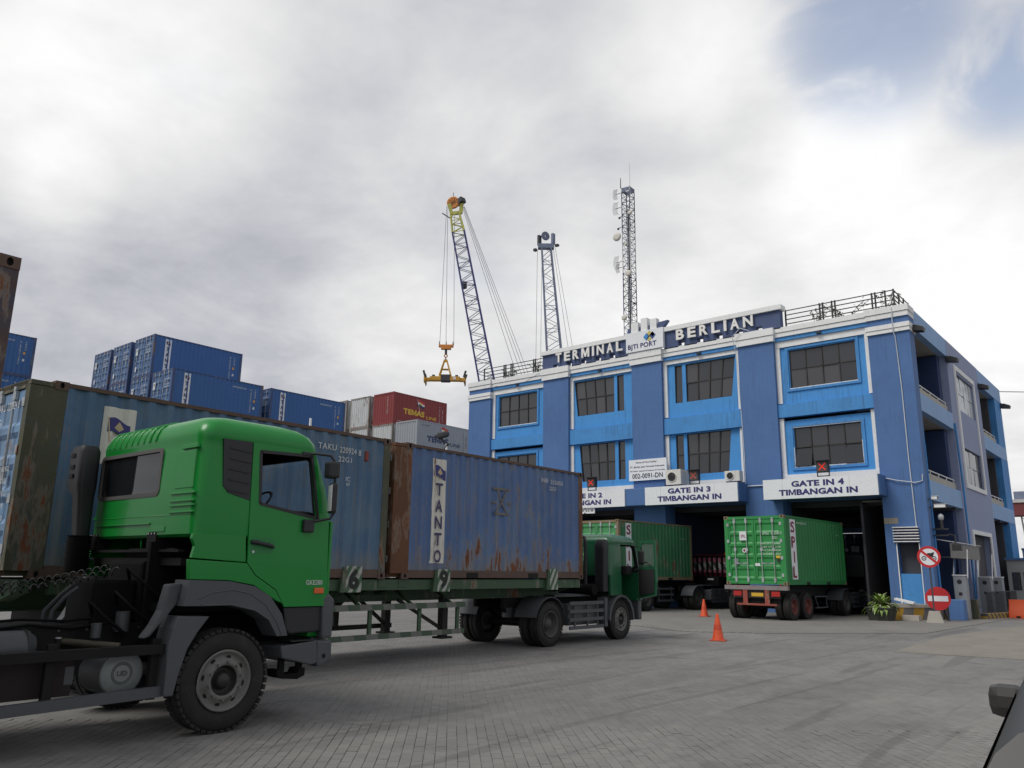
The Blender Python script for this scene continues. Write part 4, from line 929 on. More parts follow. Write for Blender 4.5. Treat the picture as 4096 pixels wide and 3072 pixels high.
for ci, (xr, y0, top) in enumerate(colsW):
    for lv in range(1, top + 1):
        pr = pR if (ci, lv) == (1, 6) else (pG if (ci, lv) == (0, 5) else pW)
        if (ci, lv) in NW: t = put(pr, xr, y0, lv, NW[(ci, lv)], GS)
        else: t = put(pW, xr, y0, lv, 'white container low in the yard stack behind the trailer', GH)
        if (ci, lv) in ((1, 6), (0, 5)):
            m_ = M_YEL if lv == 6 else M_LETN
            side_text(t, m_, 'TEMAS', 1.1, .95 if lv == 6 else 1.0, .46, 2.35, bold=.045); side_text(t, m_, 'LINE', 3.7, .86 if lv == 6 else .92, .26, 1.15, bold=.01)
            fz = 1.75
            for (m2, z0) in ((F_RED, .36), (M_DEC, .20), (F_BLK, .0)):
                mb = MB(); vs = []
                for i in range(7):
                    yy = 2.65 + i * .13; dz = .05 * math.sin(i * .9) - .012 * i; hh = .20 if m2 is not M_DEC else .16; vs += [(1.2165, yy, fz + z0 + dz), (1.2165, yy, fz + z0 + hh + dz)]
                mb.add(vs, [(2 * i, 2 * i + 2, 2 * i + 3, 2 * i + 1) for i in range(6)]); mb.build('emblem', m2, t)
            MB().bar((1.216, 2.6, fz + .62), (1.216, 2.95, fz - .5), .003, .03).build('emblem', M_DEC, t)
            MB().cyl((1.217, 3.0, fz + .28), (1.219, 3.0, fz + .28), .11, n=12).build('emblem', M_YEL, t)
            lettering(t, M_DEC if lv == 6 else M_LETN, 'TEGU 301775 5', (1.2165, 5.25, .55), (0, 0, 1), (0, -1, 0), 1.6, .085); side_text(t, M_DEC if lv == 6 else M_LETN, 'www.temasline.com', .45, .25 if lv == 6 else 2.2, .09, 1.0)
            lettering(t, M_DEC if lv == 6 else M_LETN, '22G1 450', (1.2165, 5.6, .9), (0, 0, 1), (0, -1, 0), 1.0, .085)
        if (ci, lv) == (1, 6): lettering(t, M_DEC, 'TEGU 301775 5', (.55, -.004, .8), (0, 0, 1), (-1, 0, 0), 1.4, .085)
def remove_tree(o):
    for c in list(o.children): remove_tree(c)
    bpy.data.objects.remove(o)
for p in (pT, pW, pR, pG): remove_tree(p)

# ================================================================= TRUCKS
M_TYRE = material('tyre_rubber', (.013, .0125, .012), .85, var=.25, vscale=3, dirt=.45, dirtcol=(.040, .037, .034), coords='obj', bump=.2, bscale=60)
M_RIM = material('rim_grey', (.13, .13, .122), .6, var=.2, vscale=5, dirt=.6, dirtcol=(.07, .065, .055), coords='obj', rust=.06)
M_RIMD = material('rim_dark', (.06, .058, .055), .7, var=.2, vscale=5, dirt=.4, coords='obj'); M_RIMR = material('rim_red', (.12, .028, .02), .7, var=.2, vscale=5, dirt=.4, coords='obj')
M_CHAS = material('chassis_black', (.009, .0085, .0085), .7, var=.25, dirt=.3, dirtcol=(.024, .020, .017), spec=.25, coords='obj')
M_GREYP = material('fender_grey', (.062, .068, .076), .55, var=.10, vscale=2, dirt=.35, dirtcol=(.06, .058, .055), coords='obj', bump=.05, bscale=80)
M_BLKP = material('black_plastic', (.013, .0135, .016), .5, var=.1, coords='obj'); M_RUBB = material('rubber_hose', (.005, .005, .005), .75, spec=.15)
M_METAL = material('bright_metal', (.45, .47, .48), .3, metal=.8, var=.1, coords='obj'); M_TANK = material('tank_grey', (.060, .066, .072), .5, var=.15, dirt=.35, coords='obj')
M_CAB = material('cab_green', (.003, .205, .027), .34, var=.05, vscale=1.0, dirt=.20, dirtcol=(.05, .13, .055), coords='obj', coat=.15, fine=.01, spec=.35)
M_CABD = material('cab_dark_green', (.010, .095, .040), .35, var=.06, dirt=.2, dirtcol=(.05, .08, .05), coords='obj', coat=.3); M_MAROON = material('cab_maroon', (.24, .022, .055), .4, var=.06, coords='obj', dirt=.15); M_PINK = material('head_pink', (.62, .20, .28), .6, var=.08, coords='obj')
M_CABK = material('cab_black', (.02, .022, .025), .5, var=.1, coords='obj'); M_INT = material('cab_interior', (.016, .016, .018), .8)
M_CABGL = glass('cab_glass', (.012, .014, .016), .03); M_CLEAR = glass('clear_glass', (.35, .38, .38), .02, alpha=.12)
M_AMBER = material('amber_lens', (.60, .10, .012), .25, spec=.6); M_REDL = material('red_lens', (.40, .02, .015), .3)
_wm = {}
def wheel_meshes(r, w_, style):
    key = (r, w_, style)
    if key in _wm: return _wm[key]
    ri = r * .575; h = w_ / 2; t = MB()
    t.lathe([(-h + .03, ri), (-h + .005, ri + .03), (-h, r * .76), (-h + .012, r * .90), (-h + .04, r * .965), (-h + .06, r * .975), (h - .06, r * .975), (h - .04, r * .965), (h - .012, r * .90), (h, r * .76), (h - .005, ri + .03), (h - .03, ri), (-h + .03, ri)], n=44)
    for s_ in (-1, 1):                                    # shoulder lugs and ribs
        for k in range(44):
            a = 2 * math.pi * (k + (.25 if s_ < 0 else 0)) / 44; m = Matrix.Rotation(a, 3, 'X')
            t.obox(m @ Vector((s_ * (h - .045), 0, r * .972)), (.075, r * .10, r * .055), m)
    for x in (-.05, .05): t.lathe([(x - .03, r * .97), (x - .028, r), (x + .028, r), (x + .03, r * .97)], n=44)
    tm = t.mesh('tyre', M_TYRE); rm = MB()
    rimmat = {'steer': M_RIM, 'dual': M_RIMD, 'red': M_RIMR}[style]
    if style == 'steer':
        rm.lathe([(h - .03, ri - .005), (h + .0, ri + .012), (h + .012, ri - .004), (h - .005, ri - .02), (h - .03, ri - .035), (h - .028, ri - .07), (h + .005, ri - .105), (h + .012, ri * .54), (h - .01, ri * .50)], n=40); rm.cur = 2; rm.lathe([(h - .01, ri * .50), (h - .085, ri * .47), (h - .09, .085), (h - .03, .08), (h + .0, .06), (h + .005, 0.0)], n=40); rm.cur = 0
        for k in range(10):
            a = 2 * math.pi * k / 10; c_, s_ = math.cos(a), math.sin(a); rr_ = ri * .62
            rm.cyl((h + .005, rr_ * c_, rr_ * s_), (h + .04, rr_ * c_, rr_ * s_), .016, .014, 6)
        rm.cur = 1
        for k in range(8):
            a = 2 * math.pi * (k + .5) / 8; rr_ = ri - .062; m = Matrix.Rotation(a, 3, 'X'); ring = []
            for q in range(10): b = 2 * math.pi * q / 10; p = m @ Vector((0, .030 * math.cos(b), rr_ + .016 * math.sin(b))); ring.append((h - .0245 + (.004 if math.sin(b) < 0 else -.002), p.y, p.z))
            rm.add(ring, [tuple(range(10))])
    else:
        rm.lathe([(h - .03, ri - .005), (h, ri + .012), (h + .008, ri - .004), (h - .03, ri - .03), (h - .15, ri - .05), (h - .17, .18), (h - .16, .13), (h - .06, .12), (h - .05, .0)], n=32)
        for k in range(8): a = 2 * math.pi * k / 8; rm.cyl((h - .17, .155 * math.cos(a), .155 * math.sin(a)), (h - .13, .155 * math.cos(a), .155 * math.sin(a)), .014, n=6)
    rmm = rm.mesh('rim', [rimmat, M_HOLE, material('hub_dark', (.022, .021, .020), .6, var=.2, vscale=6, coords='obj', dirt=.3, dirtcol=(.05, .045, .04))]); _wm[key] = (tm, rmm); return _wm[key]
def wheel(parent, x, y, r, side, style='steer', w_=.27, spin=0.0):
    tm, rm = wheel_meshes(r, w_, style); o = link('wheel', tm, parent); o.location = (x, y, r); o.rotation_euler = (R(spin), 0, 0 if side > 0 else math.pi); q = link('rim', rm, o); return o
def duals(parent, hw, y, r, style='dual', spin=0):
    for s_ in (-1, 1):
        wheel(parent, s_ * (hw - .14), y, r, s_, style, .25, spin); wheel(parent, s_ * (hw - .45), y, r, s_, style, .25, spin + 7)
    MB().cyl((-hw + .6, y, r), (hw - .6, y, r), .09, n=10).build('axle', M_CHAS, parent)
def cab_shell(m, zb, zt, ln, hw=1.24, doorcut=None, low=2.0):
    """hollow cab body with side, rear and windscreen openings. Reference profile z 2.0..3.35, y 0..1.82"""
    sz = (zt - zb) / 1.35; sy = ln / 1.82
    def Z(z): return zb + (z - 2.0) * sz
    rows = [(2.0, 1.19, .03, 1.79, .07), (2.03, 1.232, .005, 1.82, .10), (2.28, 1.24, 0, 1.81, .12), (2.6, 1.236, .0, 1.735, .13), (2.95, 1.226, .01, 1.60, .13), (3.05, 1.222, .015, 1.555, .13), (3.085, 1.234, .008, 1.548, .14), (3.15, 1.226, .02, 1.525, .15), (3.23, 1.195, .05, 1.47, .17), (3.29, 1.135, .11, 1.37, .2), (3.325, 1.04, .20, 1.24, .22), (3.345, .90, .33, 1.05, .22), (3.35, .6, .55, .85, .14)]
    def shell(off):
        rr_ = []
        for (z, w_, y0, y1, rad) in rows:
            q = rrect(-(w_ * hw / 1.24 - off), w_ * hw / 1.24 - off, (y0 * sy + off), (y1 * sy - off), max(rad - off * .5, .03), Z(z) + (off if z <= 2.0 else (-off if z > 3.2 else 0)), 6); rr_.append(q)
        mb = MB(); mb.cur = 1 if off else 0; mb.loft(rr_); return mb
    outer = shell(0).mesh('o', [m, M_INT]); inner = shell(.045).mesh('i', [m, M_INT])
    def cutter(fn): mb = MB(); mb.cur = 1; fn(mb); return mb.mesh('c', [m, M_INT])
    win = [(.717, 2.982), (1.41, 3.00), (1.53, 2.285), (.757, 2.393)]
    cuts = [inner, cutter(lambda b: b.prism([(p[0] * sy, Z(p[1])) for p in win], 'x', -2, 2)),
            cutter(lambda b: b.prism([(p[0], Z(p[1])) for p in rrect(-1.13 * hw / 1.24, .39 * hw / 1.24, 2.47, 2.985, .06, None, 4)], 'y', -.4, .3)),
            cutter(lambda b: b.prism([(p[0], Z(p[1])) for p in rrect(-1.02, 1.02, 2.30, 2.99, .08, None, 4)], 'y', 1.25 * sy, 2.6))]
    if doorcut: cuts.append(cutter(lambda b: b.prism([(p[0] * sy, Z(p[1])) for p in doorcut], 'x', .6, 2)))
    res = boolean(outer, cuts); return res, Z, sy
def shade_auto(me, ang=35):
    bm = bmesh.new(); bm.from_mesh(me)
    for f in bm.faces: f.smooth = True
    for e in bm.edges:
        if len(e.link_faces) == 2 and e.calc_face_angle(0) > R(ang): e.smooth = False
    bm.to_mesh(me); bm.free(); return me

# ---------------------------------------------------------------- near green tractor
T1 = thing('tractor_truck', 'bright green tractor unit with grey fenders in the left foreground', 'truck', (-9.30, 4.44, 0))
me, Z1, _ = cab_shell(M_CAB, 2.0, 3.36, 1.82); cab1 = link('cab', shade_auto(me), T1)
def pr(name, m, poly, x0, x1, parent=None, bevel=0.0): return MB().prism(poly, 'x', x0, x1).build(name, m, parent or T1, None, bevel)
# pressed roof ribs over the rear edge
ribs = MB()
for k in range(9):
    x = -1.02 + k * .15; pts = [(x, .006, 3.105), (x, .018, 3.165), (x, .046, 3.245), (x, .106, 3.305), (x, .198, 3.34), (x + .01, .33, 3.36), (x + .015, .48, 3.366)]
    if k > 6: pts = [(p[0], p[1] - .005, p[2] + .002) for p in pts]
    ribs.tube([(p[0], p[1] + .004, p[2] - .008) for p in pts], .016, 6)
    ribs.build('roof_rib', M_CAB, cab1); ribs = MB()
# door with window frame
for s_ in (1, -1):
    d = MB(); xa, xb = (1.225, 1.2505) if s_ > 0 else (-1.2505, -1.225)
    d.prism([(.661, 1.737), (.772, 1.61), (1.053, 1.446), (1.175, 1.257), (1.752, 1.257), (1.752, 1.64), (1.64, 1.655), (.70, 1.735)], 'x', xa + (.008 if s_ > 0 else 0), xb + (.008 if s_ > 0 else -.008))
    d.prism([(.661, 1.737), (.70, 1.735), (1.64, 1.655), (1.752, 1.64), (1.73, 2.27), (1.60, 2.262), (.757, 2.393), (.635, 2.41)], 'x', xa, xb)
    d.prism([(.635, 2.41), (.757, 2.393), (.717, 2.982), (.615, 3.075)], 'x', xa, xb); d.prism([(.615, 3.075), (.717, 2.982), (1.42, 3.01), (1.47, 3.07)], 'x', xa - .008, xb - .008) if s_ > 0 else None
    d.prism([(1.47, 3.07), (1.42, 3.01), (1.55, 2.27), (1.66, 2.27)], 'x', xa - .004 * s_, xb - .004 * s_)
    door = d.build('door', M_CAB, T1, None, .004)
    fr = MB(); wq = [(.717, 2.982), (1.42, 3.008), (1.565, 2.268), (.757, 2.393)]
    for a, b in zip(wq, wq[1:] + wq[:1]): fr.bar((s_ * 1.246, a[0], a[1]), (s_ * 1.246, b[0], b[1]), .016, .036)
    fr.build('window_seal', M_BLKP, door)
    if s_ > 0:
        h = MB(); h.tube([(1.262, .69, 1.968), (1.285, .72, 1.965), (1.287, .90, 1.935), (1.265, .965, 1.92)], .022, 8); h.obox((1.258, .73, 1.963), (.012, .09, .05)); h.build('handle', M_BLKP, door)
        MB().cyl((1.25, .72, 1.86), (1.256, .72, 1.86), .016, n=12).build('lock', M_METAL, door)
        MB().prism(rrect(.66, .99, 1.84, 2.02, .07, None, 4), 'x', 1.2495, 1.2515).build('handle_recess', material('cab_green_recess', (.005, .17, .035), .4, coords='obj'), door)
        lettering(door, material('badge_silver', (.45, .48, .46), .3, metal=.6), 'GKE280', (1.2605, 1.45, 1.50), (0, 1, 0), (0, 0, 1), .235, .055, .02)
        box_part('indicator', M_AMBER, door, 1.255, 1.275, 1.565, 1.70, 1.40, 1.465, bevel=.008)
# black louvre panel behind the door
lv = pr('louvre_panel', M_BLKP, [(.245, 3.07), (.605, 3.075), (.628, 2.42), (.352, 2.485), (.285, 2.557)], 1.20, 1.246)
for k in range(5): pr('louvre', M_BLKP, [(.34, 2.98 - k * .115), (.60, 2.955 - k * .115), (.60, 2.945 - k * .115), (.34, 2.97 - k * .115)], 1.244, 1.256, lv)
# side skirt below the cab, rear quarter
for s_ in (1, -1):
    xa, xb = sorted((s_ * 1.19, s_ * 1.243))
    sk = MB(); sk.prism([(.0, 2.03), (-.01, 1.98), (.03, 1.90), (.005, 1.78), (.645, 1.745), (.62, 2.03)], 'x', xa, xb)
    sk.prism([(-.025, 1.765), (.65, 1.735), (.762, 1.605), (1.045, 1.44), (1.14, 1.30), (1.06, 1.33), (.76, 1.50), (.449, 1.552), (-.005, 1.562)], 'x', xa, xb + .018 if s_ > 0 else xb)
    sk.build('side_skirt', M_CAB, T1, None, .006)
    # grey wheel-arch fender
    arch = [(-.005, 1.556), (.449, 1.544), (.764, 1.488), (.977, 1.375), (1.14, 1.182), (1.235, .946), (1.099, .944), (.981, 1.119), (.79, 1.226), (.494, 1.292), (.236, 1.29), (-.045, 1.296)]
    f = MB(); quads = [(0, 1, 9, 10, 11), (1, 2, 8, 9), (2, 3, 7, 8), (3, 4, 6.5, 7), (4, 5, 6, 6.5)]
    def A(i): return arch[int(i)] if i == int(i) else ((arch[6][0] + arch[7][0]) / 2 - .01, (arch[6][1] + arch[7][1]) / 2 + .015)
    xa, xb = sorted((s_ * .98, s_ * 1.275))
    for q in quads: f.prism([A(i) for i in q], 'x', xa, xb)
    fen = f.build('fender', M_GREYP, T1, None, .0)
    lip = MB(); lip.tube([(s_ * 1.272, p[0], p[1]) for p in ((.15, 1.30), (.494, 1.30), (.79, 1.235), (.975, 1.13), (1.10, .95))], .012, 6); lip.build('fender_lip', M_GREYP, fen)
    ln_ = MB(); ln_.tube([(s_ * 1.274, p[0], p[1]) for p in ((.1, 1.36), (.25, 1.425), (.5, 1.455), (.72, 1.41), (.92, 1.29), (1.08, 1.10), (1.16, .95))], .008, 6); ln_.build('fender_crease', M_GREYP, fen)
    MB().prism([(-.146, 1.509), (-.01, 1.52), (-.045, 1.32), (-.16, 1.17), (-.30, 1.0), (-.36, .985), (-.274, 1.104), (-.20, 1.25)], 'x', *sorted((s_ * 1.0, s_ * 1.14))).build('mudguard', M_GREYP, T1, None, .015)
    MB().prism([(-.068, 1.196), (.275, 1.184), (.155, 1.03), (.06, .87), (-.01, .62), (-.048, .426), (-.147, .429), (-.152, .9), (-.12, 1.08)], 'x', *sorted((s_ * .95, s_ * 1.245))).build('mudguard', M_GREYP, T1, None, .012)
    # steps and bumper end
    MB().prism([(1.19, 1.25), (1.726, 1.254), (1.738, .966), (1.30, .955), (1.24, 1.0)], 'x', *sorted((s_ * .8, s_ * 1.225))).build('step_panel', M_BLKP, T1, None, .02)
    MB().prism([(1.172, .83), (1.666, .871), (1.70, .62), (1.60, .60), (1.202, .70)], 'x', *sorted((s_ * .85, s_ * 1.255))).build('entry_step', M_GREYP, T1, None, .015)
    MB().box(*sorted((s_ * 1.0, s_ * 1.262)), 1.30, 1.62, .872, .884).build('step_tread', M_BLKP, T1)
    for y in (1.22, 1.46): box_part('hanger', M_RUBB, T1, *sorted((s_ * 1.14, s_ * 1.18)), y, y + .07, .52, .70)
    MB().prism([(1.164, .577), (1.25, .575), (1.27, .52), (1.45, .52), (1.47, .573), (1.547, .573), (1.547, .49), (1.45, .455), (1.25, .475), (1.18, .495)], 'x', *sorted((s_ * 1.02, s_ * 1.22))).build('entry_step', M_RUBB, T1, None, .006)
    bp = MB(); bp.prism([(1.70, 1.36), (1.80, 1.40), (1.88, 1.33), (1.875, .89), (1.73, .88)], 'x', *sorted((s_ * 1.12, s_ * 1.262))); bp.build('bumper_corner', M_GREYP, T1, None, .03)
    bp = MB(); bp.prism([(1.66, .872), (1.875, .855), (1.885, .66), (1.80, .60), (1.68, .57)], 'x', *sorted((s_ * 1.08, s_ * 1.265))); e_ = bp.build('bumper', M_GREYP, T1, None, .025)
    if s_ > 0: MB().cyl((1.263, 1.765, .69), (1.268, 1.765, .69), .028, n=12).build('tow_hole', M_HOLE, e_)
mb = MB(); mb.box(-1.12, 1.12, 1.68, 1.90, .58, .9); mb.build('bumper', M_GREYP, T1, None, .03); mb = MB(); mb.box(-1.15, 1.15, 1.60, 1.80, .9, 2.03); mb.build('front_panel', M_CAB, T1, None, .03)
box_part('corner_panel', M_CAB, T1, 1.10, 1.247, 1.757, 1.80, 1.27, 2.25, bevel=.015)
# glazing
MB().prism([(p[0], p[1]) for p in rrect(-1.125, .385, 2.482, 2.99, .06, None, 4)], 'y', .018, .026).build('rear_window', M_CABGL, T1)
fr = MB(); o_ = rrect(-1.15, .41, 2.46, 3.012, .08, None, 5); i_ = rrect(-1.105, .365, 2.505, 2.968, .05, None, 5); n_ = len(o_)
fr.add([(p[0], -.008, p[1]) for p in o_] + [(p[0], -.010, p[1]) for p in i_] + [(p[0], .02, p[1]) for p in i_] + [(p[0], .012, p[1]) for p in o_], [(a * n_ + k, a * n_ + (k + 1) % n_, (a + 1) * n_ + (k + 1) % n_, (a + 1) * n_ + k) for a in (0, 1) for k in range(n_)] + [(k, (k + 1) % n_, 3 * n_ + (k + 1) % n_, 3 * n_ + k) for k in range(n_)])
fr.build('window_seal', material('seal_grey', (.085, .085, .08), .6, coords='obj'), T1)
MB().add([(-.98, 1.70, 2.33), (.98, 1.70, 2.33), (.98, 1.55, 2.95), (-.98, 1.55, 2.95)], [(0, 1, 2, 3)]).build('windscreen', M_CLEAR, T1)
# pressed features of the rear wall
for (x0, x1, z, w_) in ((.69, 1.20, 2.47, .028), (.69, 1.20, 2.385, .02), (.69, 1.20, 2.335, .02), (.69, 1.20, 2.265, .022), (.84, 1.18, 2.975, .05), (-1.11, .28, 2.155, .018)):
    MB().obox(((x0 + x1) / 2, -.004, z), (x1 - x0, .022, w_)).build('pressing', M_CAB, cab1, None, .006)
box_part('pressing', M_CAB, cab1, .75, 1.14, -.006, .02, 2.52, 2.93, bevel=.006); box_part('pressing', M_CAB, cab1, .30, .62, -.005, .02, 2.06, 2.12, bevel=.006)
MB().prism([(-.004, 2.235), (.03, 2.31), (.03, 2.235)], 'x', -1.2, 1.15).build('pressing', M_CAB, cab1)
for x in (-1.12, .34): box_part('bracket', M_CHAS, T1, x - .10, x + .10, .0, .16, 1.88, 2.06)
for x in (-1.19, -1.12, -1.05, .27, .34, .41): MB().cyl((x, -.006, 2.045), (x, .01, 2.045), .012, n=6).build('bolt', M_METAL, T1)
# interior
box_part('dashboard', M_INT, T1, -1.1, 1.1, 1.30, 1.62, 2.05, 2.36, bevel=.05)
sw = MB().lathe([(-.014, .205), (0, .225), (.014, .205), (0, .188), (-.014, .205)], (0, 0, 0), 'y', 28).build('steering_wheel', M_INT, T1); sw.location = (.62, 1.12, 2.44); sw.rotation_euler = (R(-42), 0, 0)
for x in (-.62, .62):
    box_part('seat', M_INT, T1, x - .26, x + .26, .18, .30, 2.05, 2.62, bevel=.05)
box_part('sun_visor', M_INT, T1, -1.19, -1.15, .60, 1.50, 2.70, 3.02); box_part('headliner', M_INT, T1, -1.1, 1.1, .15, 1.30, 3.10, 3.14)
for k in range(14): MB().cyl((.461, -3.6 + k * .27, 1.05), (.470, -3.6 + k * .27, 1.05), .014, n=6).build('bolt', M_TANK, T1)
for (x, z, sag) in ((.50, 1.12, .05), (.30, 1.16, .03), (.56, .86, .06)):
    MB().tube([(x + .02 * math.sin(q * 2.1), -3.2 + q * .4, z - sag * math.sin(q * 1.3) ** 2) for q in range(8)], .014, 6).build('air_line', M_HOSE if 'M_HOSE' in globals() else M_RUBB, T1)
for (y, z) in ((-.3, 1.3), (-.55, 1.2), (-.2, 1.55), (.0, 1.4)): MB().tube([(.36, y, z), (.5, y - .1, z + .12), (.62, y + .05, z - .05), (.60, y + .25, z - .2)], .018, 6).build('engine_hose', M_RUBB, T1)
for y in (-1.35, -1.75, -2.15): box_part('bracket', M_CHAS, T1, .46, .80, y - .03, y + .03, .74, .80)
MB().cyl((.52, -.30, 1.02), (.52, -.30, 1.22), .07, n=14).build('filter', M_TANK, T1); MB().cyl((.66, -.62, .98), (.66, -.62, 1.12), .05, n=12).build('filter', M_TANK, T1)
# mirrors on the driver's side
mi = MB(); mi.tube([(1.20, 1.33, 3.03), (1.30, 1.45, 3.035), (1.40, 1.58, 3.02), (1.42, 1.63, 2.96), (1.42, 1.64, 2.90), (1.42, 1.66, 2.6), (1.42, 1.665, 2.34), (1.40, 1.63, 2.27), (1.30, 1.50, 2.235), (1.25, 1.45, 2.23)], .016, 8)
arm = mi.build('mirror_arm', M_BLKP, T1)
MB().obox((1.42, 1.60, 2.845), (.16, .14, .20), Matrix.Rotation(R(-8), 3, 'Z')).build('mirror', M_BLKP, T1, None, .03)
MB().obox((1.42, 1.63, 2.51), (.20, .07, .36), Matrix.Rotation(R(-22), 3, 'Z')).build('mirror', M_BLKP, T1, None, .03); MB().obox((1.425, 1.588, 2.51), (.16, .006, .31), Matrix.Rotation(R(-22), 3, 'Z')).build('mirror_glass', glass('mirror_glass', (.5, .52, .54), .03), T1)
box_part('mirror_mount', M_BLKP, T1, 1.245, 1.30, 1.34, 1.49, 2.10, 2.25, bevel=.02); box_part('mirror_mount', M_BLKP, T1, 1.20, 1.262, 1.28, 1.42, 3.0, 3.05, bevel=.01)
mi = MB(); mi.tube([(-1.25, 1.45, 2.3), (-1.42, 1.66, 2.4), (-1.42, 1.66, 2.9), (-1.25, 1.45, 3.0)], .014, 6); mi.build('mirror_arm', M_BLKP, T1); MB().obox((-1.42, 1.62, 2.62), (.18, .07, .42)).build('mirror', M_BLKP, T1, None, .02)
MB().cyl((-.2, .92, 3.34), (-.2, 1.10, 3.40), .03, .06, 10).build('horn', M_METAL, T1)
# snorkel and bellows behind the cab (left rear)
sn = MB(); sn.loft([rrect(-1.16, -.98, -.26, -.10, .05, 2.02), rrect(-1.20, -.98, -.30, -.10, .05, 2.5), rrect(-1.32, -.97, -.33, -.09, .06, 2.62), rrect(-1.33, -.96, -.34, -.09, .07, 3.05), rrect(-1.30, -.98, -.32, -.11, .07, 3.12)])
sn_o = sn.build('air_intake', M_BLKP, T1)
for z in (3.0, 2.86, 2.75): MB().obox((-1.17, -.343, z), (.10, .012, .05)).build('intake_slot', M_HOLE, sn_o)
be = MB(); prof = []
for k in range(16): prof += [(1.60 + k * .028, .12), (1.614 + k * .028, .155)]
be.lathe([(z, r) for (z, r) in prof], (-1.08, -.18, 0), 'z', 20); be.build('bellows', M_RUBB, T1)
# chassis, engine, tanks
for s_ in (-1, 1):
    box_part('chassis_rail', M_CHAS, T1, *sorted((s_ * .38, s_ * .46)), -3.9, 1.75, .82, 1.09)
for y in (-3.2, -2.0, -.9, .3, 1.4): box_part('crossmember', M_CHAS, T1, -.38, .38, y - .05, y + .05, .86, 1.04)
eng = MB(); eng.box(-.42, .42, -.10, 1.3, .95, 1.75); eng.box(-.34, .34, -.55, -.10, .95, 1.55); eng.build('engine', M_RUBB, T1, None, .04); MB().cyl((-.3, .1, 1.82), (.75, .1, 1.82), .07, n=12).build('engine_pipe', M_RUBB, T1)
box_part('cab_support', M_CHAS, T1, -1.1, 1.0, .02, .10, 1.70, 1.78); box_part('cab_support', M_CHAS, T1, -1.1, 1.0, -.02, .06, 1.84, 1.87)
box_part('inner_arch', M_RUBB, T1, .55, 1.0, -.05, 1.2, 1.22, 1.30); box_part('inner_arch', M_RUBB, T1, .50, .56, -.1, 1.2, .75, 1.95); box_part('inner_arch', M_RUBB, T1, -1.0, -.55, -.05, 1.2, 1.22, 1.30)
box_part('deck_plate', M_CHAS, T1, -.75, .42, -2.6, -.75, 1.085, 1.10)
tk = MB(); tk.cyl((.62, -2.6, .91), (.62, -1.28, .91), .17, n=24); tk.cyl((.62, -1.28, .93), (.62, -1.18, .93), .17, .10, n=24); at_ = tk.build('air_tank', M_TANK, T1)
for y in (-1.62, -2.3): MB().lathe([(y, .172), (y, .178), (y + .05, .178), (y + .05, .172)], (.62, 0, .93), 'y', 24).build('strap', M_TANK, at_)
MB().cyl((.78, -1.02, .86), (.78, -1.02, 1.0), .028, n=10).build('filler', M_CHAS, T1); MB().cyl((.78, -1.02, 1.0), (.78, -1.02, 1.012), .033, n=12).build('filler_cap', M_METAL, T1); box_part('valve_box', M_CHAS, T1, .70, .86, -1.1, -.94, .83, .88)
# side rails carrying the silencer
box_part('side_rail', M_CHAS, T1, 1.10, 1.20, -2.8, -.15, .835, .925); sr = MB(); sr.bar((1.16, -2.8, .41), (1.16, -.15, .475), .07, .10); sr.build('side_rail', M_GREYP, T1)
for y in (-.22, -1.2, -2.4): box_part('rail_post', M_CHAS, T1, 1.08, 1.14, y - .04, y + .04, .40, .98)
mf = MB(); mf.cyl((.60, -.50, .665), (1.05, -.50, .665), .215, n=28); mfo = mf.build('silencer', M_TANK, T1); MB().lathe([(1.05, .205), (1.062, .20), (1.062, 0)], (0, -.50, .665), 'x', 28).build('silencer_cap', material('cap_grey', (.20, .22, .22), .5, var=.1, coords='obj', dirt=.2), mfo)
for rr_ in (.10, .085): MB().lathe([(1.062, rr_ - .006), (1.067, rr_), (1.062, rr_ + .006)], (0, -.50, .665), 'x', 28).build('silencer_badge', M_TANK, mfo)
lettering(mfo, M_TANK, 'UD', (1.069, -.55, .64), (0, 1, 0), (0, 0, 1), .10, .05, .03)
bx_ = MB(); bx_.cyl((.45, -.9, .95), (.85, -.45, .9), .035, n=8); bx_.build('exhaust_pipe', material('dull_brass', (.055, .046, .030), .6), T1)
box_part('battery_box', material('battery_box', (.014, .009, .008), .8), T1, .50, 1.02, -2.7, -.95, .50, .82)
MB().box(1.021, 1.024, -1.02, -.94, .60, .76).build('label_plate', M_GREYP, T1)
# steel hose stand and red/grey coiled air lines running back to the trailer
hs_ = MB(); hs_.tube([(-.10, -.85, 1.1), (-.10, -.84, 1.22), (-.05, -.72, 1.38), (.02, -.62, 1.5)], .022, 8); hs_.tube([(.02, -.82, 1.1), (.02, -.81, 1.22), (.06, -.72, 1.36), (.12, -.62, 1.46)], .022, 8); hs_.build('hose_pipe', M_GREYP, T1)
M_HOSE = material('hose_gloss', (.010, .010, .011), .22, spec=.7)
def coil(p0, p1, sag, r, turns, m, rad=.011):
    p0, p1 = Vector(p0), Vector(p1); n = turns * 12; pts = []
    for i in range(n + 1):
        t = i / n; c = p0.lerp(p1, t) - Vector((0, 0, sag * math.sin(math.pi * t))); a = 2 * math.pi * turns * t
        pts.append(c + Vector((r * math.cos(a), 0, r * math.sin(a))))
    MB().tube(pts, rad, 5).build('coiled_hose', m, T1)
coil((.1, -.35, 1.66), (-.15, -2.6, 1.44), .10, .035, 30, M_HOSE, .008); coil((.28, -.30, 1.64), (.05, -2.6, 1.42), .12, .035, 30, M_HOSE, .008)
wheel(T1, 1.10, .51, .525, 1, 'steer', .29, 12); wheel(T1, -1.10, .51, .525, -1, 'steer', .29)
MB().cyl((-.95, .51, .50), (.95, .51, .50), .08, n=10).build('axle', M_CHAS, T1); duals(T1, 1.22, -2.85, .525)

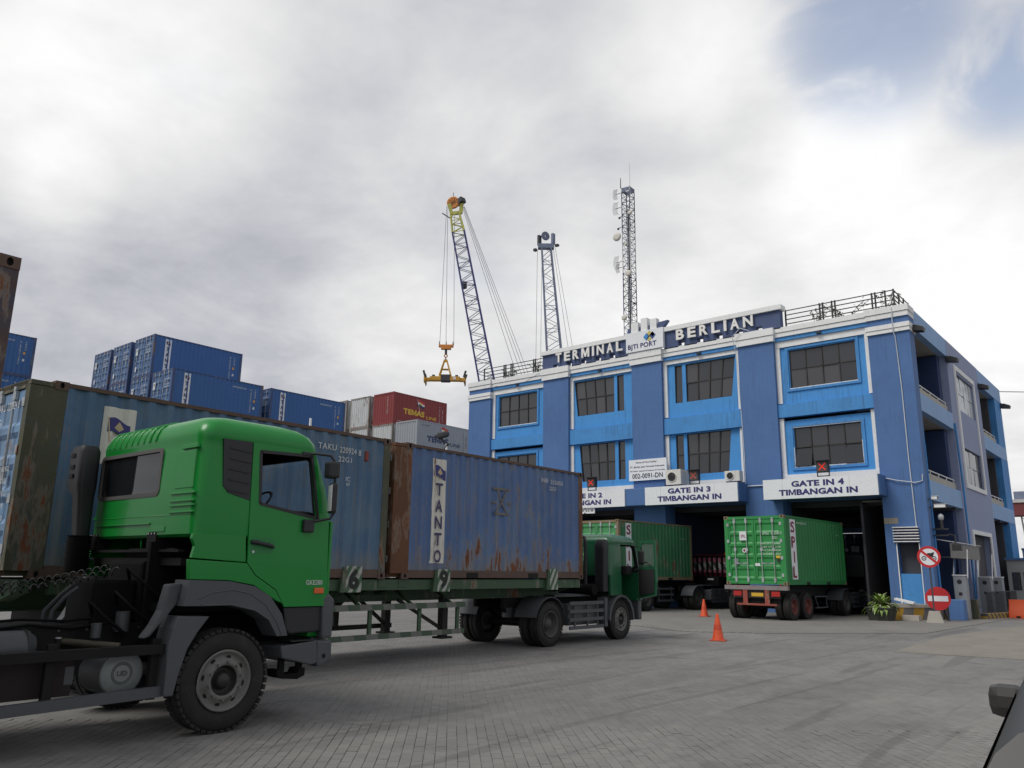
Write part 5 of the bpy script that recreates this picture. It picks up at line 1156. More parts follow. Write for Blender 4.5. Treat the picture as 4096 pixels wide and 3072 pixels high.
# ---------------------------------------------------------------- trailers
def trailer(label, loc, rz, L, ztop, m, axles, r=.50, style='dual', legs=None, beam=None, hwid=1.22):
    t = thing('trailer', label, 'trailer', loc, rz); zb = ztop - .42
    for s_ in (-1, 1):
        mb = MB(); x0, x1 = sorted((s_ * .42, s_ * .56)); mb.box(x0, x1, 0, L, ztop - .06, ztop - .03); mb.box(s_ * .49 - .01, s_ * .49 + .01, 0, L, zb + .02, ztop - .06); mb.box(x0, x1, 0, L, zb, zb + .02); mb.build('main_beam', m, t)
    n = max(3, int(L / 1.5))
    for k in range(n + 1): y = .05 + (L - .2) * k / n; box_part('crossmember', m, t, -.42, .42, y, y + .1, zb + .08, ztop - .08)
    for y in axles:
        duals(t, hwid, y, r, style); box_part('suspension', M_CHAS, t, -.9, .9, y - .5, y + .5, r + .10, zb - .002)
    return t
M_TRG = material('trailer_green', (.035, .078, .038), .65, var=.2, vscale=2, dirt=.45, dirtcol=(.05, .05, .045), coords='obj', rust=.08)
M_TRK = material('trailer_dark', (.010, .0105, .010), .7, var=.2, dirt=.3, coords='obj'); M_TRR = material('trailer_red', (.26, .055, .035), .65, var=.15, dirt=.3, coords='obj', rust=.12)
def stripes(name, c1_, c2_, f, axis='y', slant=.5):
    m = bpy.data.materials.new(name); m.use_nodes = True; t = NT(m.node_tree); b = t.n['Principled BSDF']; v = t.new('ShaderNodeTexCoord').outputs['Object']; s = t.new('ShaderNodeSeparateXYZ', i_0=v)
    q = t.math('ADD', s.outputs[{'x': 0, 'y': 1}[axis]], t.math('MULTIPLY', s.outputs[2], slant)); st = t.ramp(t.math('PINGPONG', t.math('MULTIPLY', q, f), 1.0), .48, .52)
    nz = t.noise(v, 9, 5, .65); c = t.mix(st, c4(c1_), c4(c2_)); c = t.mix(t.math('MULTIPLY', t.ramp(nz, .48, .68), .5), c, (.10, .095, .08, 1)); t.put(b.inputs['Base Color'], c); b.inputs['Roughness'].default_value = .75; return m
M_ST1 = stripes('green_white_stripe', (.055, .12, .065), (.36, .38, .34), 11, slant=-.6); M_ST2 = stripes('guard_stripe', (.05, .085, .052), (.14, .15, .135), 3.6, slant=.35)
TR2 = trailer('green skeletal trailer with striped side guard carrying two blue containers', trail(-1.219, -.45, 0), TZ, 12.85, 1.50, M_TRG, (1.5, 2.8))
def t2(y): return y + .45
for y in (-.1, 5.95, 6.45, 12.25):
    for s_ in (-1, 1): MB().prism([(s_ * .56, 1.20), (s_ * 1.18, 1.36), (s_ * 1.18, 1.50), (s_ * .56, 1.50)], 'y', t2(y) - .09, t2(y) + .09).build('outrigger', M_TRG, TR2)
for s_ in (-1, 1): box_part('side_beam', M_TRG, TR2, *sorted((s_ * 1.06, s_ * 1.17)), t2(.2), t2(12.38), 1.31, 1.497)
for (y0, y1, z0, z1, dgt) in ((5.04, 5.39, 1.28, 1.73, '6'), (7.33, 7.68, 1.27, 1.70, '9'), (11.04, 11.35, 1.27, 1.74, '')):
    pl = box_part('marker_plate', M_ST1, TR2, 1.235, 1.255, t2(y0), t2(y1), z0, z1)
    MB().prism([(t2(y0) - .12, z0), (t2(y0), z0), (t2(y0), z1 - .02), (t2(y0) - .06, z1 - .02)], 'x', 1.10, 1.25).build('plate_bracket', M_TRG, TR2)
    if dgt: lettering(pl, material('stencil_black', (.02, .022, .02), .8), dgt, (1.258, t2(y0) + .05, z0 + .05), (0, 1, 0), (0, 0, 1), .24, .36, .05)
box_part('guard_rail', M_ST2, TR2, 1.14, 1.19, t2(3.2), t2(8.28), .955, 1.06); box_part('guard_rail', M_ST2, TR2, 1.14, 1.18, t2(3.2), t2(8.22), .445, .54)
for y in (3.4, 4.5, 5.7, 6.95, 8.02): box_part('guard_post', M_TRG, TR2, 1.10, 1.14, t2(y), t2(y) + .08, .445, 1.06)
for y in (3.6, 5.6, 6.9, 8.0): MB().bar((.5, t2(y), 1.3), (1.12, t2(y) - .1, 1.02), .05, .05).build('guard_stay', M_TRG, TR2)
for s_ in (-1, 1):
    box_part('landing_leg', M_TRK, TR2, s_ * .85 - .07, s_ * .85 + .07, t2(7.85), t2(8.0), .38, 1.15); box_part('leg_foot', M_TRK, TR2, s_ * .85 - .14, s_ * .85 + .14, t2(7.78), t2(8.08), .34, .38)
    MB().bar((s_ * .85, t2(7.95), .5), (s_ * .6, t2(6.9), 1.1), .06, .06).build('leg_stay', M_TRK, TR2)
for y in (4.2, 5.0, 6.0, 6.6): box_part('frame_post', M_TRK, TR2, -1.0, -.94, t2(y), t2(y) + .12, .45, 1.1); 
for y in (5.2, 6.2): MB().bar((-.97, t2(y), .5), (-.97, t2(y) + .7, 1.1), .06, .06).build('frame_stay', M_TRK, TR2)
box_part('guard_rail', M_TRK, TR2, -1.0, -.95, t2(3.6), t2(8.2), .445, .54); box_part('toolbox', M_TRK, TR2, -.9, .9, t2(3.4), t2(4.1), .55, 1.05)
# near trailer under the brown box (outside the frame but for its load)
TR1 = trailer('dark trailer under the tall brown container at the left edge', (-9.19, -9.8, 0), 0, 12.3, 1.53, M_TRK, (1.5, 2.8))
for y in (6.3, 12.1):
    for s_ in (-1, 1): box_part('outrigger', M_TRK, TR1, *sorted((s_ * .56, s_ * 1.18)), y - .08, y + .08, 1.38, 1.53)
# trailer of the bright green box
TRS = trailer('skeletal trailer with red rear bumper under the bright green container', spil(1.219, -.06, 0), srz, 7.6, 1.265, M_TRK, (.62, 1.92), .50, 'red')
box_part('bumper_beam', material('beam_grey', (.22, .20, .20), .7, var=.2, vscale=2, dirt=.6, dirtcol=(.25, .09, .06), coords='obj'), TRS, -1.25, 1.27, -.06, .10, 1.10, 1.255); box_part('tail_board', M_TRK, TRS, -.95, .95, .0, .06, .80, 1.098)
for x in (-.42, .45): box_part('bumper_post', M_TRR, TRS, x - .09, x + .09, -.05, .0, .60, 1.098)
box_part('bumper_bar', M_TRR, TRS, -.76, .82, -.07, -.003, .53, .60, bevel=.01); box_part('number_plate', material('plate_yellow', (.60, .36, .03), .5, var=.05), TRS, -.18, .29, -.02, -.004, .86, .99)
for s_ in (-1, 1): box_part('tail_lamp', M_REDL, TRS, *sorted((s_ * .60 + .02, s_ * .92 + .02)), -.03, .0, .87, 1.05)
for k in (0, 1): box_part('guard_rail', M_GREYP, TRS, 1.12, 1.17, 2.75, 4.0, .40 + k * .42, .44 + k * .42)
for (ya, yb) in ((2.75, 3.05), (3.9, 3.95)): MB().bar((1.14, ya, .86), (1.14, yb, .42), .03, .03).build('guard_post', M_GREYP, TRS)
MB().cyl((1.0, -.04, 1.3), (1.0, -.055, 1.3), .03, n=8).build('reflector', M_REDL, TRS)
# trailer of the older green box
TRL = trailer('dark skeletal trailer under the older green container', (-20.345, 30.12, 0), -3.2, 7.2, 1.315, M_TRK, (.9, 2.2), .50)
for k in range(3): box_part('guard_rail', M_GREYP, TRL, 1.14, 1.19, 3.1, 4.4, .40 + k * .26, .48 + k * .26)
for y in (3.2, 4.25): box_part('guard_post', M_GREYP, TRL, 1.10, 1.14, y, y + .06, .4, 1.05)
trailer('dark trailer under the green container inside gate 3', (-21.4, 46.9, 0), 0, 6.3, 1.285, M_TRK, (.9, 2.2)); trailer('dark trailer under the navy container inside gate 4', (-13.75, 45.5, 0), 0, 6.3, 1.285, M_TRK, (.9, 2.2))

# ---------------------------------------------------------------- tractor units at the gates
def tractor(label, loc, rz, m, zt, ln=1.62, zb=1.62, drive=-2.6, steer=.48, open_door=False, r=.50, hw=1.2, rear_to=-3.4):
    t = thing('tractor_truck', label, 'truck', loc, rz)
    dc = [(.60, 1.6), (.60, 3.02), (1.46, 3.02), (1.62, 2.27), (1.62, 1.6)] if open_door else None
    me, Zf, sy = cab_shell(m, zb, zt, ln, hw, dc); link('cab', shade_auto(me), t)
    for s_ in (-1, 1):
        od = open_door and s_ > 0; xa, xb = sorted((s_ * (hw - .06), s_ * (hw + .002))); k = MB()
        y1 = .62 * sy if od else 1.76 * sy
        k.prism([(0, zb + .03), (.01, 1.10), (y1, 1.10), (y1, zb + .03)], 'x', xa, xb); k.prism([(1.60 * sy, zb + .1), (1.60 * sy, 1.0), (1.82 * sy, .95), (1.80 * sy, zb + .1)], 'x', xa, xb); k.build('side_skirt', m, t)
        f = MB(); pts = []
        for q in range(9): a = R(180 - 22.5 * q); pts.append((steer + (r + .12) * math.cos(a), r + .02 + (r + .10) * math.sin(a)))
        for p, q in zip(pts, pts[1:]): f.prism([p, q, (q[0] * .9 + steer * .1, q[1] - .06), (p[0] * .9 + steer * .1, p[1] - .06)], 'x', *sorted((s_ * (hw - .42), s_ * (hw + .03))))
        f.build('fender', M_GREYP if s_ else M_CHAS, t)
        box_part('mudguard', M_GREYP, t, *sorted((s_ * (hw - .25), s_ * (hw - .02))), steer - r - .25, steer - r - .12, .35, 1.05)
        box_part('chassis_rail', M_CHAS, t, *sorted((s_ * .38, s_ * .46)), rear_to, ln - .1, .85, 1.08)
        f = MB(); pts = [(drive + (r + .09) * math.cos(R(165 - 15 * q)), r + .02 + (r + .09) * math.sin(R(165 - 15 * q))) for q in range(11)]
        for p, q in zip(pts, pts[1:]): f.prism([p, q, (q[0], q[1] - .015), (p[0], p[1] - .015)], 'x', *sorted((s_ * (hw - .62), s_ * (hw + .02))))
        f.build('fender', M_GREYP, t)
        for q in range(4): box_part('guard_slat', M_GREYP, t, *sorted((s_ * (hw - .05), s_ * (hw - .02))), steer - r - 1.78, steer - r - .3, .33 + q * .19, .41 + q * .19)
        for y in (-1.55, -1.0, -.55): box_part('guard_post', M_GREYP, t, *sorted((s_ * (hw - .08), s_ * (hw - .05))), steer - r + y, steer - r + y + .05, .33, .98)
        tk = MB(); tk.box(*sorted((s_ * .62, s_ * (hw - .12))), steer - r - 1.7, steer - r - .4, .42, .92); tk.build('fuel_tank', M_TANK, t, None, .06)
        wheel(t, s_ * (hw - .14), steer, r, s_, 'steer' if s_ > 0 else 'steer', .26, 20)
    duals(t, hw + .02, drive, r); MB().cyl((-hw + .3, steer, r), (hw - .3, steer, r), .07, n=8).build('axle', M_CHAS, t)
    mb = MB(); mb.box(-hw + .05, hw - .05, ln - .12, ln + .06, .45, .95); mb.build('bumper', M_GREYP, t, None, .04); box_part('front_panel', m, t, -hw + .05, hw - .05, ln - .2, ln - .02, .95, zb + .1)
    box_part('engine', M_RUBB, t, -.45, .45, -.3, 1.1, .8, zb + .05); box_part('deck_plate', M_GREYP, t, -.8, .8, steer - r - 1.9, -.35, 1.08, 1.13)
    MB().prism(rrect(-1.08 * hw / 1.24, .35 * hw / 1.24, Zf(2.48), Zf(2.98), .05, None, 3), 'y', .02, .028).build('rear_window', M_CABGL, t); MB().add([(-.95, 1.52 * sy, Zf(2.33)), (.95, 1.52 * sy, Zf(2.33)), (.95, 1.36 * sy, Zf(2.95)), (-.95, 1.36 * sy, Zf(2.95))], [(0, 1, 2, 3)]).build('windscreen', M_CLEAR, t)
    mb = MB(); mb.cyl((0, steer - r - 2.0, 1.15), (0, steer - r - 2.0, 1.22), .45, n=20); mb.build('fifth_wheel', M_CHAS, t)
    box_part('dashboard', M_INT, t, -hw + .1, hw - .1, 1.15 * sy, 1.45 * sy, Zf(2.05), Zf(2.34), bevel=.04)
    for x in (-.6, .6): box_part('seat', M_INT, t, x - .25, x + .25, .15, .28, zb + .05, Zf(2.6), bevel=.04)
    if not open_door:
        for s_ in (-1, 1): MB().prism([(p[0] * sy, Zf(p[1])) for p in ((.717, 2.982), (1.41, 3.0), (1.53, 2.285), (.757, 2.393))], 'x', s_ * (hw - .03) - .003, s_ * (hw - .03) + .003).build('side_window', M_CABGL, t)
    for s_ in (-1, 1):
        mi = MB(); mi.tube([(s_ * hw, 1.25 * sy, Zf(3.0)), (s_ * (hw + .16), 1.5 * sy, Zf(2.95)), (s_ * (hw + .16), 1.52 * sy, Zf(2.3)), (s_ * hw, 1.4 * sy, Zf(2.2))], .014, 6); mi.build('mirror_arm', M_BLKP, t); MB().obox((s_ * (hw + .16), 1.49 * sy, Zf(2.62)), (.17, .06, .36)).build('mirror', M_BLKP, t, None, .02)
    return t, Zf, sy
T2, Zf, sy2 = tractor('dark green tractor unit with its driver door swung open', trail(-1.219, 13.72, 0), TZ, M_CABD, 2.66, 1.58, 1.58, drive=-2.58, steer=.50, open_door=True)
# open door, hinged at the front edge
dh = bpy.data.objects.new('door', None); bpy.data.objects.remove(dh)
d = MB(); d.prism([(0, 1.0), (-.80, 1.10), (-.86, 1.45), (-.84, 1.86), (0, 1.80)], 'x', -.03, .03); d.prism([(-.84, 1.86), (-.78, 1.86), (-.76, 2.44), (-.83, 2.52)], 'x', -.025, .025); d.prism([(-.83, 2.52), (-.76, 2.45), (-.16, 2.45), (-.12, 2.52)], 'x', -.025, .025); d.prism([(-.12, 2.52), (-.18, 2.45), (-.06, 1.81), (0, 1.80)], 'x', -.025, .025)
door2 = d.build('door', M_CABD, T2); door2.location = (1.22, 1.42, 0); door2.rotation_euler = (0, 0, R(62))
MB().prism([(-.06, 1.08), (-.76, 1.17), (-.80, 1.45), (-.78, 1.78), (-.05, 1.75)], 'x', -.046, -.031).build('door_trim', M_INT, door2); MB().prism([(-.78, 1.86), (-.76, 2.44), (-.18, 2.44), (-.07, 1.82)], 'x', -.004, .004).build('side_window', M_CLEAR, door2)
ar = MB(); ar.tube([(-.05, -.15, 1.9), (-.08, -.3, 1.95), (-.08, -.55, 1.95), (-.05, -.66, 1.87)], .02, 6); ar.build('arm_rest', M_BLKP, door2)
# roll bar, intake and headboard gear behind the cab
rb = MB(); rb.tube([(-.9, -.42, 1.2), (-.9, -.42, 2.45), (-.86, -.42, 2.56), (-.75, -.42, 2.60), (.55, -.42, 2.60), (.68, -.42, 2.55), (.72, -.42, 2.43), (.72, -.42, 1.2)], .045, 10); rb.build('roll_bar', M_BLKP, T2)
mb = MB(); mb.loft([rrect(.86, 1.16, -.24, -.02, .05, z) for z in (1.2, 2.25)] + [rrect(.84, 1.17, -.26, -.02, .06, 2.32), rrect(.90, 1.15, -.2, -.02, .05, 2.50)]); mb.build('air_intake', M_BLKP, T2)
MB().cyl((.55, -.5, 1.25), (1.05, -.5, 1.25), .14, n=16).build('air_filter', M_RUBB, T2); box_part('spare_wheel_box', M_RUBB, T2, -.6, .2, -.5, -.1, 1.1, 1.7, bevel=.05)
# driver's arm is left out of the doorway; steering wheel shows
sw = MB().lathe([(-.012, .18), (0, .2), (.012, .18), (0, .165), (-.012, .18)], (0, 0, 0), 'y', 24).build('steering_wheel', M_INT, T2); sw.location = (.6, .92, 1.95); sw.rotation_euler = (R(-42), 0, 0)
T3, Zf3, sy3 = tractor('maroon tractor unit with barred headboard pulling the older green container', (-18.97, 38.25, 0), -5, M_MAROON, 2.62, 1.6, 1.5, drive=-2.95, steer=.5)
hbw = 1.12
box_part('headboard', M_PINK, T3, -hbw, hbw, -.12, -.08, 1.72, 2.44); 
for k in range(9): box_part('headboard_bar', M_CHAS, T3, -hbw + k * .28 - .035, -hbw + k * .28 + .035, -.22, -.125, 1.55, 2.5)
box_part('headboard_bar', M_CHAS, T3, -hbw, hbw, -.23, -.121, 2.46, 2.54); M_CHEV = stripes('chevron', (.10, .10, .09), (.75, .76, .72), 5.0, 'x', .55)
for k in range(8): box_part('chevron_panel', M_CHEV, T3, -hbw + .05 + k * .28, -hbw + .23 + k * .28, -.145, -.122, 1.85, 2.22)
box_part('equipment_box', M_CHAS, T3, .15, .95, -.75, -.25, 1.12, 1.55, bevel=.03); MB().tube([(-.2, -.5, 1.2), (.1, -.9, 1.15), (.6, -.7, 1.1)], .03, 6).build('air_hose', M_RUBB, T3); box_part('number_plate', M_BOARD, T3, .35, .68, -.765, -.751, 1.36, 1.44)
T4, _, _ = tractor('black tractor unit hauling the bright green container into gate 4', spil(1.219, 8.5, 0), srz, M_CABK, 2.7, 1.6, 1.6, drive=-2.55, steer=.5)
T5, _, _ = tractor('dark truck waiting inside gate 4 with beige panels', (-13.3, 42.6, 0), 0, M_CABK, 2.75, 1.5, 1.6, drive=-1.9, steer=.5, rear_to=-2.4)
for x in (.25, .55): box_part('beige_panel', M_BEIGE, T5, x, x + .12, -.05, -.02, 1.7, 2.3)
box_part('number_plate', material('plate_yellow', (.60, .36, .03)), T5, .8, 1.0, -.62, -.6, .98, 1.08)

box_part('beacon', M_AMBER, T3, 1.0, 1.08, -.2, -.12, 2.54, 2.68)
# ---------------------------------------------------------------- DRIVER sitting in the dark green tractor, hands on the wheel
def person(label, loc, rz, joints, bones, shirt, skin, trousers, head_z):
    me = bpy.data.meshes.new('person'); me.from_pydata([j[:3] for j in joints], bones, [])
    o = bpy.data.objects.new('tmp', me); COL.objects.link(o); sk = o.modifiers.new('s', 'SKIN'); sk.use_smooth_shade = True
    for i, j in enumerate(joints): me.skin_vertices[0].data[i].radius = (j[3], j[3] if len(j) < 5 else j[4])
    me.skin_vertices[0].data[0].use_root = True; sd = o.modifiers.new('d', 'SUBSURF'); sd.levels = 2; sd.render_levels = 2
    bpy.context.view_layer.update(); res = bpy.data.meshes.new_from_object(o.evaluated_get(bpy.context.evaluated_depsgraph_get())); bpy.data.objects.remove(o)
    res.materials.clear()
    for m in (shirt, skin, trousers): res.materials.append(m)
    for p in res.polygons:
        c = p.center; p.material_index = 1 if (c.z > head_z or c.y > .40 and c.z > .28) else (2 if c.z < .12 or (c.y > .22 and c.z < .25) else 0); p.use_smooth = True
    b = link('person', res); b.location = loc; b.rotation_euler = (0, 0, R(rz)); return tag(b, label, 'person')
J = [(0, 0, .08, .15, .13), (0, .01, .30, .145, .11), (0, .02, .50, .15, .11), (0, .03, .60, .06), (0, .05, .70, .085, .095), (0, .055, .80, .08, .09),
     (.19, .03, .52, .06), (.25, .16, .33, .045), (.18, .42, .36, .035), (.16, .50, .38, .03), (-.19, .03, .52, .06), (-.25, .16, .33, .045), (-.18, .42, .36, .035), (-.16, .50, .38, .03),
     (.10, .22, .10, .085), (.11, .44, .10, .065), (.11, .50, -.30, .05), (.11, .62, -.36, .04), (-.10, .22, .10, .085), (-.11, .44, .10, .065), (-.11, .50, -.30, .05), (-.11, .62, -.36, .04)]
Bn = [(0, 1), (1, 2), (2, 3), (3, 4), (4, 5), (2, 6), (6, 7), (7, 8), (8, 9), (2, 10), (10, 11), (11, 12), (12, 13), (0, 14), (14, 15), (15, 16), (16, 17), (0, 18), (18, 19), (19, 20), (20, 21)]
pw = T2.location; a_ = R(TZ); px_, py_ = .60, .40
DR = person('driver in dark shirt behind the open door of the dark green truck', (pw.x + math.cos(a_) * px_ - math.sin(a_) * py_, pw.y + math.sin(a_) * px_ + math.cos(a_) * py_, 1.58), TZ, J, Bn, material('shirt_dark', (.05, .05, .06), .9, coords='obj'), material('skin_tan', (.26, .14, .085), .6, coords='obj'), material('trouser_navy', (.03, .035, .05), .9, coords='obj'), .62)
hr = MB(); hr.lathe([(.80 - .04, .098), (.80, .10), (.84, .09), (.875, .06), (.885, 0)], (0, .045, 0), 'z', 16); hr.build('hair', material('hair_black', (.012, .011, .010), .7), DR)

# ================================================================= CRANES AND MASTS BEHIND THE TERMINAL
def lattice(parent, p0, p1, w0, w1, n, mchord, mlace, rc=.09, rl=.045, up=(0, 0, 1), names=('boom_chord', 'boom_lacing')):
    """square lattice boom: four chords and zig-zag lacing"""
    p0, p1 = Vector(p0), Vector(p1); d = (p1 - p0).normalized(); a = (d.cross(Vector((-.64, .77, 0)))).normalized(); b = d.cross(a)
    def C(k, t): w_ = w0 + (w1 - w0) * t; sx_, sy_ = ((-1, -1), (1, -1), (1, 1), (-1, 1))[k]; return p0.lerp(p1, t) + a * (sx_ * w_ / 2) + b * (sy_ * w_ / 2)
    for k in range(4): MB().cyl(C(k, 0), C(k, 1), rc, n=6).build(names[0], mchord, parent)
    mb = MB()
    for k in range(4):
        for i in range(n):
            t0, t1 = i / n, (i + 1) / n
            mb.cyl(C(k, t0), C((k + 1) % 4, t1), rl, n=4, caps=False) if i % 2 == 0 else mb.cyl(C((k + 1) % 4, t0), C(k, t1), rl, n=4, caps=False)
            if i % 3 == 0: mb.cyl(C(k, t0), C((k + 1) % 4, t0), rl, n=4, caps=False)
    o = mb.build(names[1], mlace, parent); o['kind'] = 'stuff'; return C
M_CRB = material('crane_blue', (.035, .040, .16), .6, var=.25, vscale=.15); M_CRG = material('crane_steel', (.15, .18, .26), .6, var=.2); M_CRY = material('crane_yellow', (.42, .42, .10), .6, var=.15); M_CRO = material('crane_orange', (.55, .20, .035), .6, var=.2, vscale=2); M_SPR = material('spreader_yellow', (.52, .28, .03), .6, var=.2, vscale=1.5, dirt=.3); M_ROPE = material('wire_rope', (.10, .10, .105), .6)
M_CRD = material('crane_dark', (.04, .042, .05), .7, var=.2)
K1 = thing('harbour_crane', 'blue lattice boom crane with yellow tip and orange sheave, holding the spreader', 'crane', (-73.6, 88.6, 0))
def rel(p, o): return (p[0] - o[0], p[1] - o[1], p[2] - o[2])
o1 = (-73.6, 88.6, 0); top1 = Vector((-80.93, 82.2, 55.1)); y1_ = Vector((-80.45, 82.65, 51.9)); bot1 = Vector((-76.8, 85.7, 28.8)); piv1 = bot1 + (bot1 - y1_) * .66
lattice(K1, rel(piv1, o1), rel(y1_, o1), 2.45, 1.85, 38, M_CRB, M_CRG, .13, .055); C1 = lattice(K1, rel(y1_, o1), rel(top1, o1), 1.85, 1.35, 5, M_CRY, M_CRY, .13, .06)
MB().box(-2.6, 2.6, -2.6, 2.6, 0, 12).build('crane_house', M_CRD, K1, None, .3); lattice(K1, (1.2, 1.0, 12), (1.4, 1.2, 26.5), 2.4, 1.8, 10, M_CRB, M_CRG, .16, .07, names=('mast_chord', 'mast_lacing'))
sh = MB(); sh.lathe([(-.10, .10), (-.10, .78), (-.16, .98), (.16, .98), (.10, .78), (.10, .10)], (0, 0, 0), 'y', 28); s_o = sh.build('sheave', M_CRO, K1); s_o.location = rel((-81.2, 82.0, 57.0), o1); s_o.rotation_euler = (0, 0, R(28))
sp = MB()
for k in range(10): a = k * math.pi / 5; sp.bar((0, -.12, 0), (.92 * math.cos(a), -.12, .92 * math.sin(a)), .05, .07)
sp.build('sheave_spokes', material('sheave_dark', (.20, .075, .02), .7), s_o)
hd = MB(); hd.obox(rel((-80.35, 82.75, 57.2), o1), (1.3, 1.0, .8), Matrix.Rotation(R(-20), 3, 'Y')); hd.build('boom_head', M_CRD, K1)
hd = MB(); hd.bar(rel((-81.4, 81.9, 55.3), o1), rel((-81.7, 81.6, 56.8), o1), .35, .5); hd.bar(rel((-80.3, 82.8, 55.3), o1), rel((-80.2, 82.9, 57.0), o1), .45, .6); hd.bar(rel((-81.5, 81.8, 55.2), o1), rel((-80.2, 82.9, 55.4), o1), .5, .45); hd.build('boom_head', M_CRY, K1)
MB().bar(rel((-82.4, 80.9, 55.2), o1), rel((-81.5, 81.8, 54.4), o1), .1, .14).build('boom_head', M_CRD, K1); MB().cyl(rel((-81.2, 82.0, 57.9), o1), rel((-81.2, 82.0, 58.7), o1), .05, n=5).build('aerial', M_CRD, K1)
MB().obox(rel((-79.6, 83.3, 43.5), o1), (.6, .6, 1.0)).build('boom_box', M_CRD, K1)
tip_m = Vector(rel((-72.2, 89.8, 26.5), o1))
for dx in (-.5, .1, .55, .95): MB().cyl(Vector(rel((-80.0, 83.0, 56.3), o1)) + Vector((dx * .3, 0, 0)), tip_m + Vector((dx * 1.6, 0, 0)), .03, n=4).build('pendant_rope', M_ROPE, K1)
for (a, b) in (((-81.95, 81.35, 56.4), (-82.2, 81.15, 34.1)), ((-81.8, 81.45, 56.4), (-81.5, 81.75, 34.1)), ((-81.0, 82.15, 55.2), (-80.6, 82.5, 34.1))): MB().cyl(rel(a, o1), rel(b, o1), .030, n=4).build('hoist_rope', M_ROPE, K1)
# spreader hanging from the crane
oS = (-81.45, 81.75, 28.0); SP = thing('container_spreader', 'yellow container spreader hanging from the crane ropes', 'spreader', oS, 40)
hb = MB(); hb.box(-.75, .75, -.3, .3, 5.4, 6.1); hb.box(-1.1, 1.1, -.25, .25, 5.75, 6.15); hb.build('hook_block', M_CRO, SP, None, .08)
for x in (-1.0, 0, 1.0): MB().cyl((x, 0, 6.1), (x, 0, 6.7), .10, .03, 8).build('rope_socket', M_CRD, SP)
MB().cyl((0, 0, 5.4), (0, 0, 4.7), .18, n=10).build('swivel', M_CRD, SP); MB().lathe([(-.08, .22), (.0, .30), (.08, .22), (0, .14), (-.08, .22)], (0, 0, 4.45), 'y', 16).build('hook_ring', M_CRO, SP); MB().lathe([(-.07, .2), (0, .27), (.07, .2), (0, .13), (-.07, .2)], (0, 0, 3.95), 'x', 16).build('hook_ring', M_CRD, SP)
for (sx_, sy_) in ((-1, -1), (1, -1), (1, 1), (-1, 1)): MB().bar((sx_ * .18, sy_ * .12, 3.75), (sx_ * .85, sy_ * .45, 1.35), .17, .17).build('lifting_leg', M_SPR, SP)
MB().box(-.25, .25, -.2, .2, 3.5, 3.85).build('lifting_head', M_SPR, SP); MB().box(-.55, .55, -.33, .33, 2.3, 2.42).build('lifting_brace', M_SPR, SP)
mb = MB(); mb.box(-2.2, 2.2, -.55, .55, .62, 1.22); mb.build('main_frame', M_SPR, SP, None, .05); mb = MB(); mb.box(-.6, .75, -.60, .60, .5, 1.5); mb.build('power_unit', M_CRD, SP, None, .06)
for s_ in (-1, 1):
    mb = MB(); mb.box(*sorted((s_ * 2.2, s_ * 2.98)), -.35, .35, .55, 1.05); mb.build('telescopic_arm', M_SPR, SP, None, .04); mb = MB(); mb.box(*sorted((s_ * 2.78, s_ * 3.03)), -1.15, 1.15, .35, .95); mb.build('end_beam', M_SPR, SP, None, .04)
    for sy_ in (-1, 1): MB().obox((s_ * 2.95, sy_ * 1.12, 1.45), (.30, .16, 1.0), Matrix.Rotation(R(s_ * 16), 3, 'Y')).build('flipper', M_CRD, SP, None, .03); box_part('twist_lock', M_CRD, SP, s_ * 2.9 - .08, s_ * 2.9 + .08, sy_ * 1.05 - .08, sy_ * 1.05 + .08, .12, .35)
    box_part('lamp_box', M_CRD, SP, *sorted((s_ * 1.5, s_ * 1.9)), -.3, .3, 1.22, 1.5)
MB().box(1.2, 1.6, -.57, -.552, .75, 1.1).build('decal', M_BOARD, SP); lettering(SP, M_DARK, 'L', (1.32, -.575, .8), (1, 0, 0), (0, 0, 1), .14, .25, .02)
K2 = thing('harbour_crane', 'grey-blue lattice boom crane with dark head behind the roof sign', 'crane', (-89.0, 121.2, 0)); o2 = (-89.0, 121.2, 0)
b2, t2_ = Vector((-89.2, 121.0, 24)), Vector((-91.45, 119.05, 64.3))
lattice(K2, rel(b2, o2), rel(t2_, o2), 3.6, 1.8, 26, M_CRG, M_CRG, .14, .06); MB().box(-3, 3, -3, 3, 0, 24).build('crane_house', M_CRD, K2, None, .3)
hd = MB(); hd.obox(rel((-92.55, 118.2, 65.9), o2), (.55, .8, 2.2)); hd.build('boom_head', M_CRD, K2, None, .1); hd = MB(); hd.obox(rel((-90.4, 119.9, 66.3), o2), (.55, .8, 2.2)); hd.build('boom_head', M_CRG, K2, None, .1); hd = MB(); hd.obox(rel((-91.5, 119.0, 64.6), o2), (3.2, 1.2, 1.0), Matrix.Rotation(R(40), 3, 'Z')); hd.build('boom_head', M_CRG, K2, None, .1)
sh = MB(); sh.lathe([(-.15, .2), (-.1, .78), (-.14, .9), (.14, .9), (.1, .78), (.15, .2)], (0, 0, 0), 'y', 24); s_o = sh.build('sheave', M_CRG, K2); s_o.location = rel((-91.6, 118.95, 66.9), o2); s_o.rotation_euler = (0, 0, R(70))
for (p, q) in (((-93.2, 117.7, 63.9), (.6, .6, .5)), ((-89.8, 120.4, 64.9), (.7, .6, .4))): MB().obox(rel(p, o2), q).build('work_platform', M_CRD, K2)
for (a, b) in (((-92.8, 117.9, 63.8), (-93.0, 117.7, 24)), ((-92.1, 118.5, 63.8), (-92.3, 118.3, 24)), ((-90.6, 119.8, 66.0), (-86.0, 123.6, 24)), ((-90.3, 120.0, 66.0), (-85.0, 124.5, 24))): MB().cyl(rel(a, o2), rel(b, o2), .035, n=4).build('hoist_rope', M_ROPE, K2)
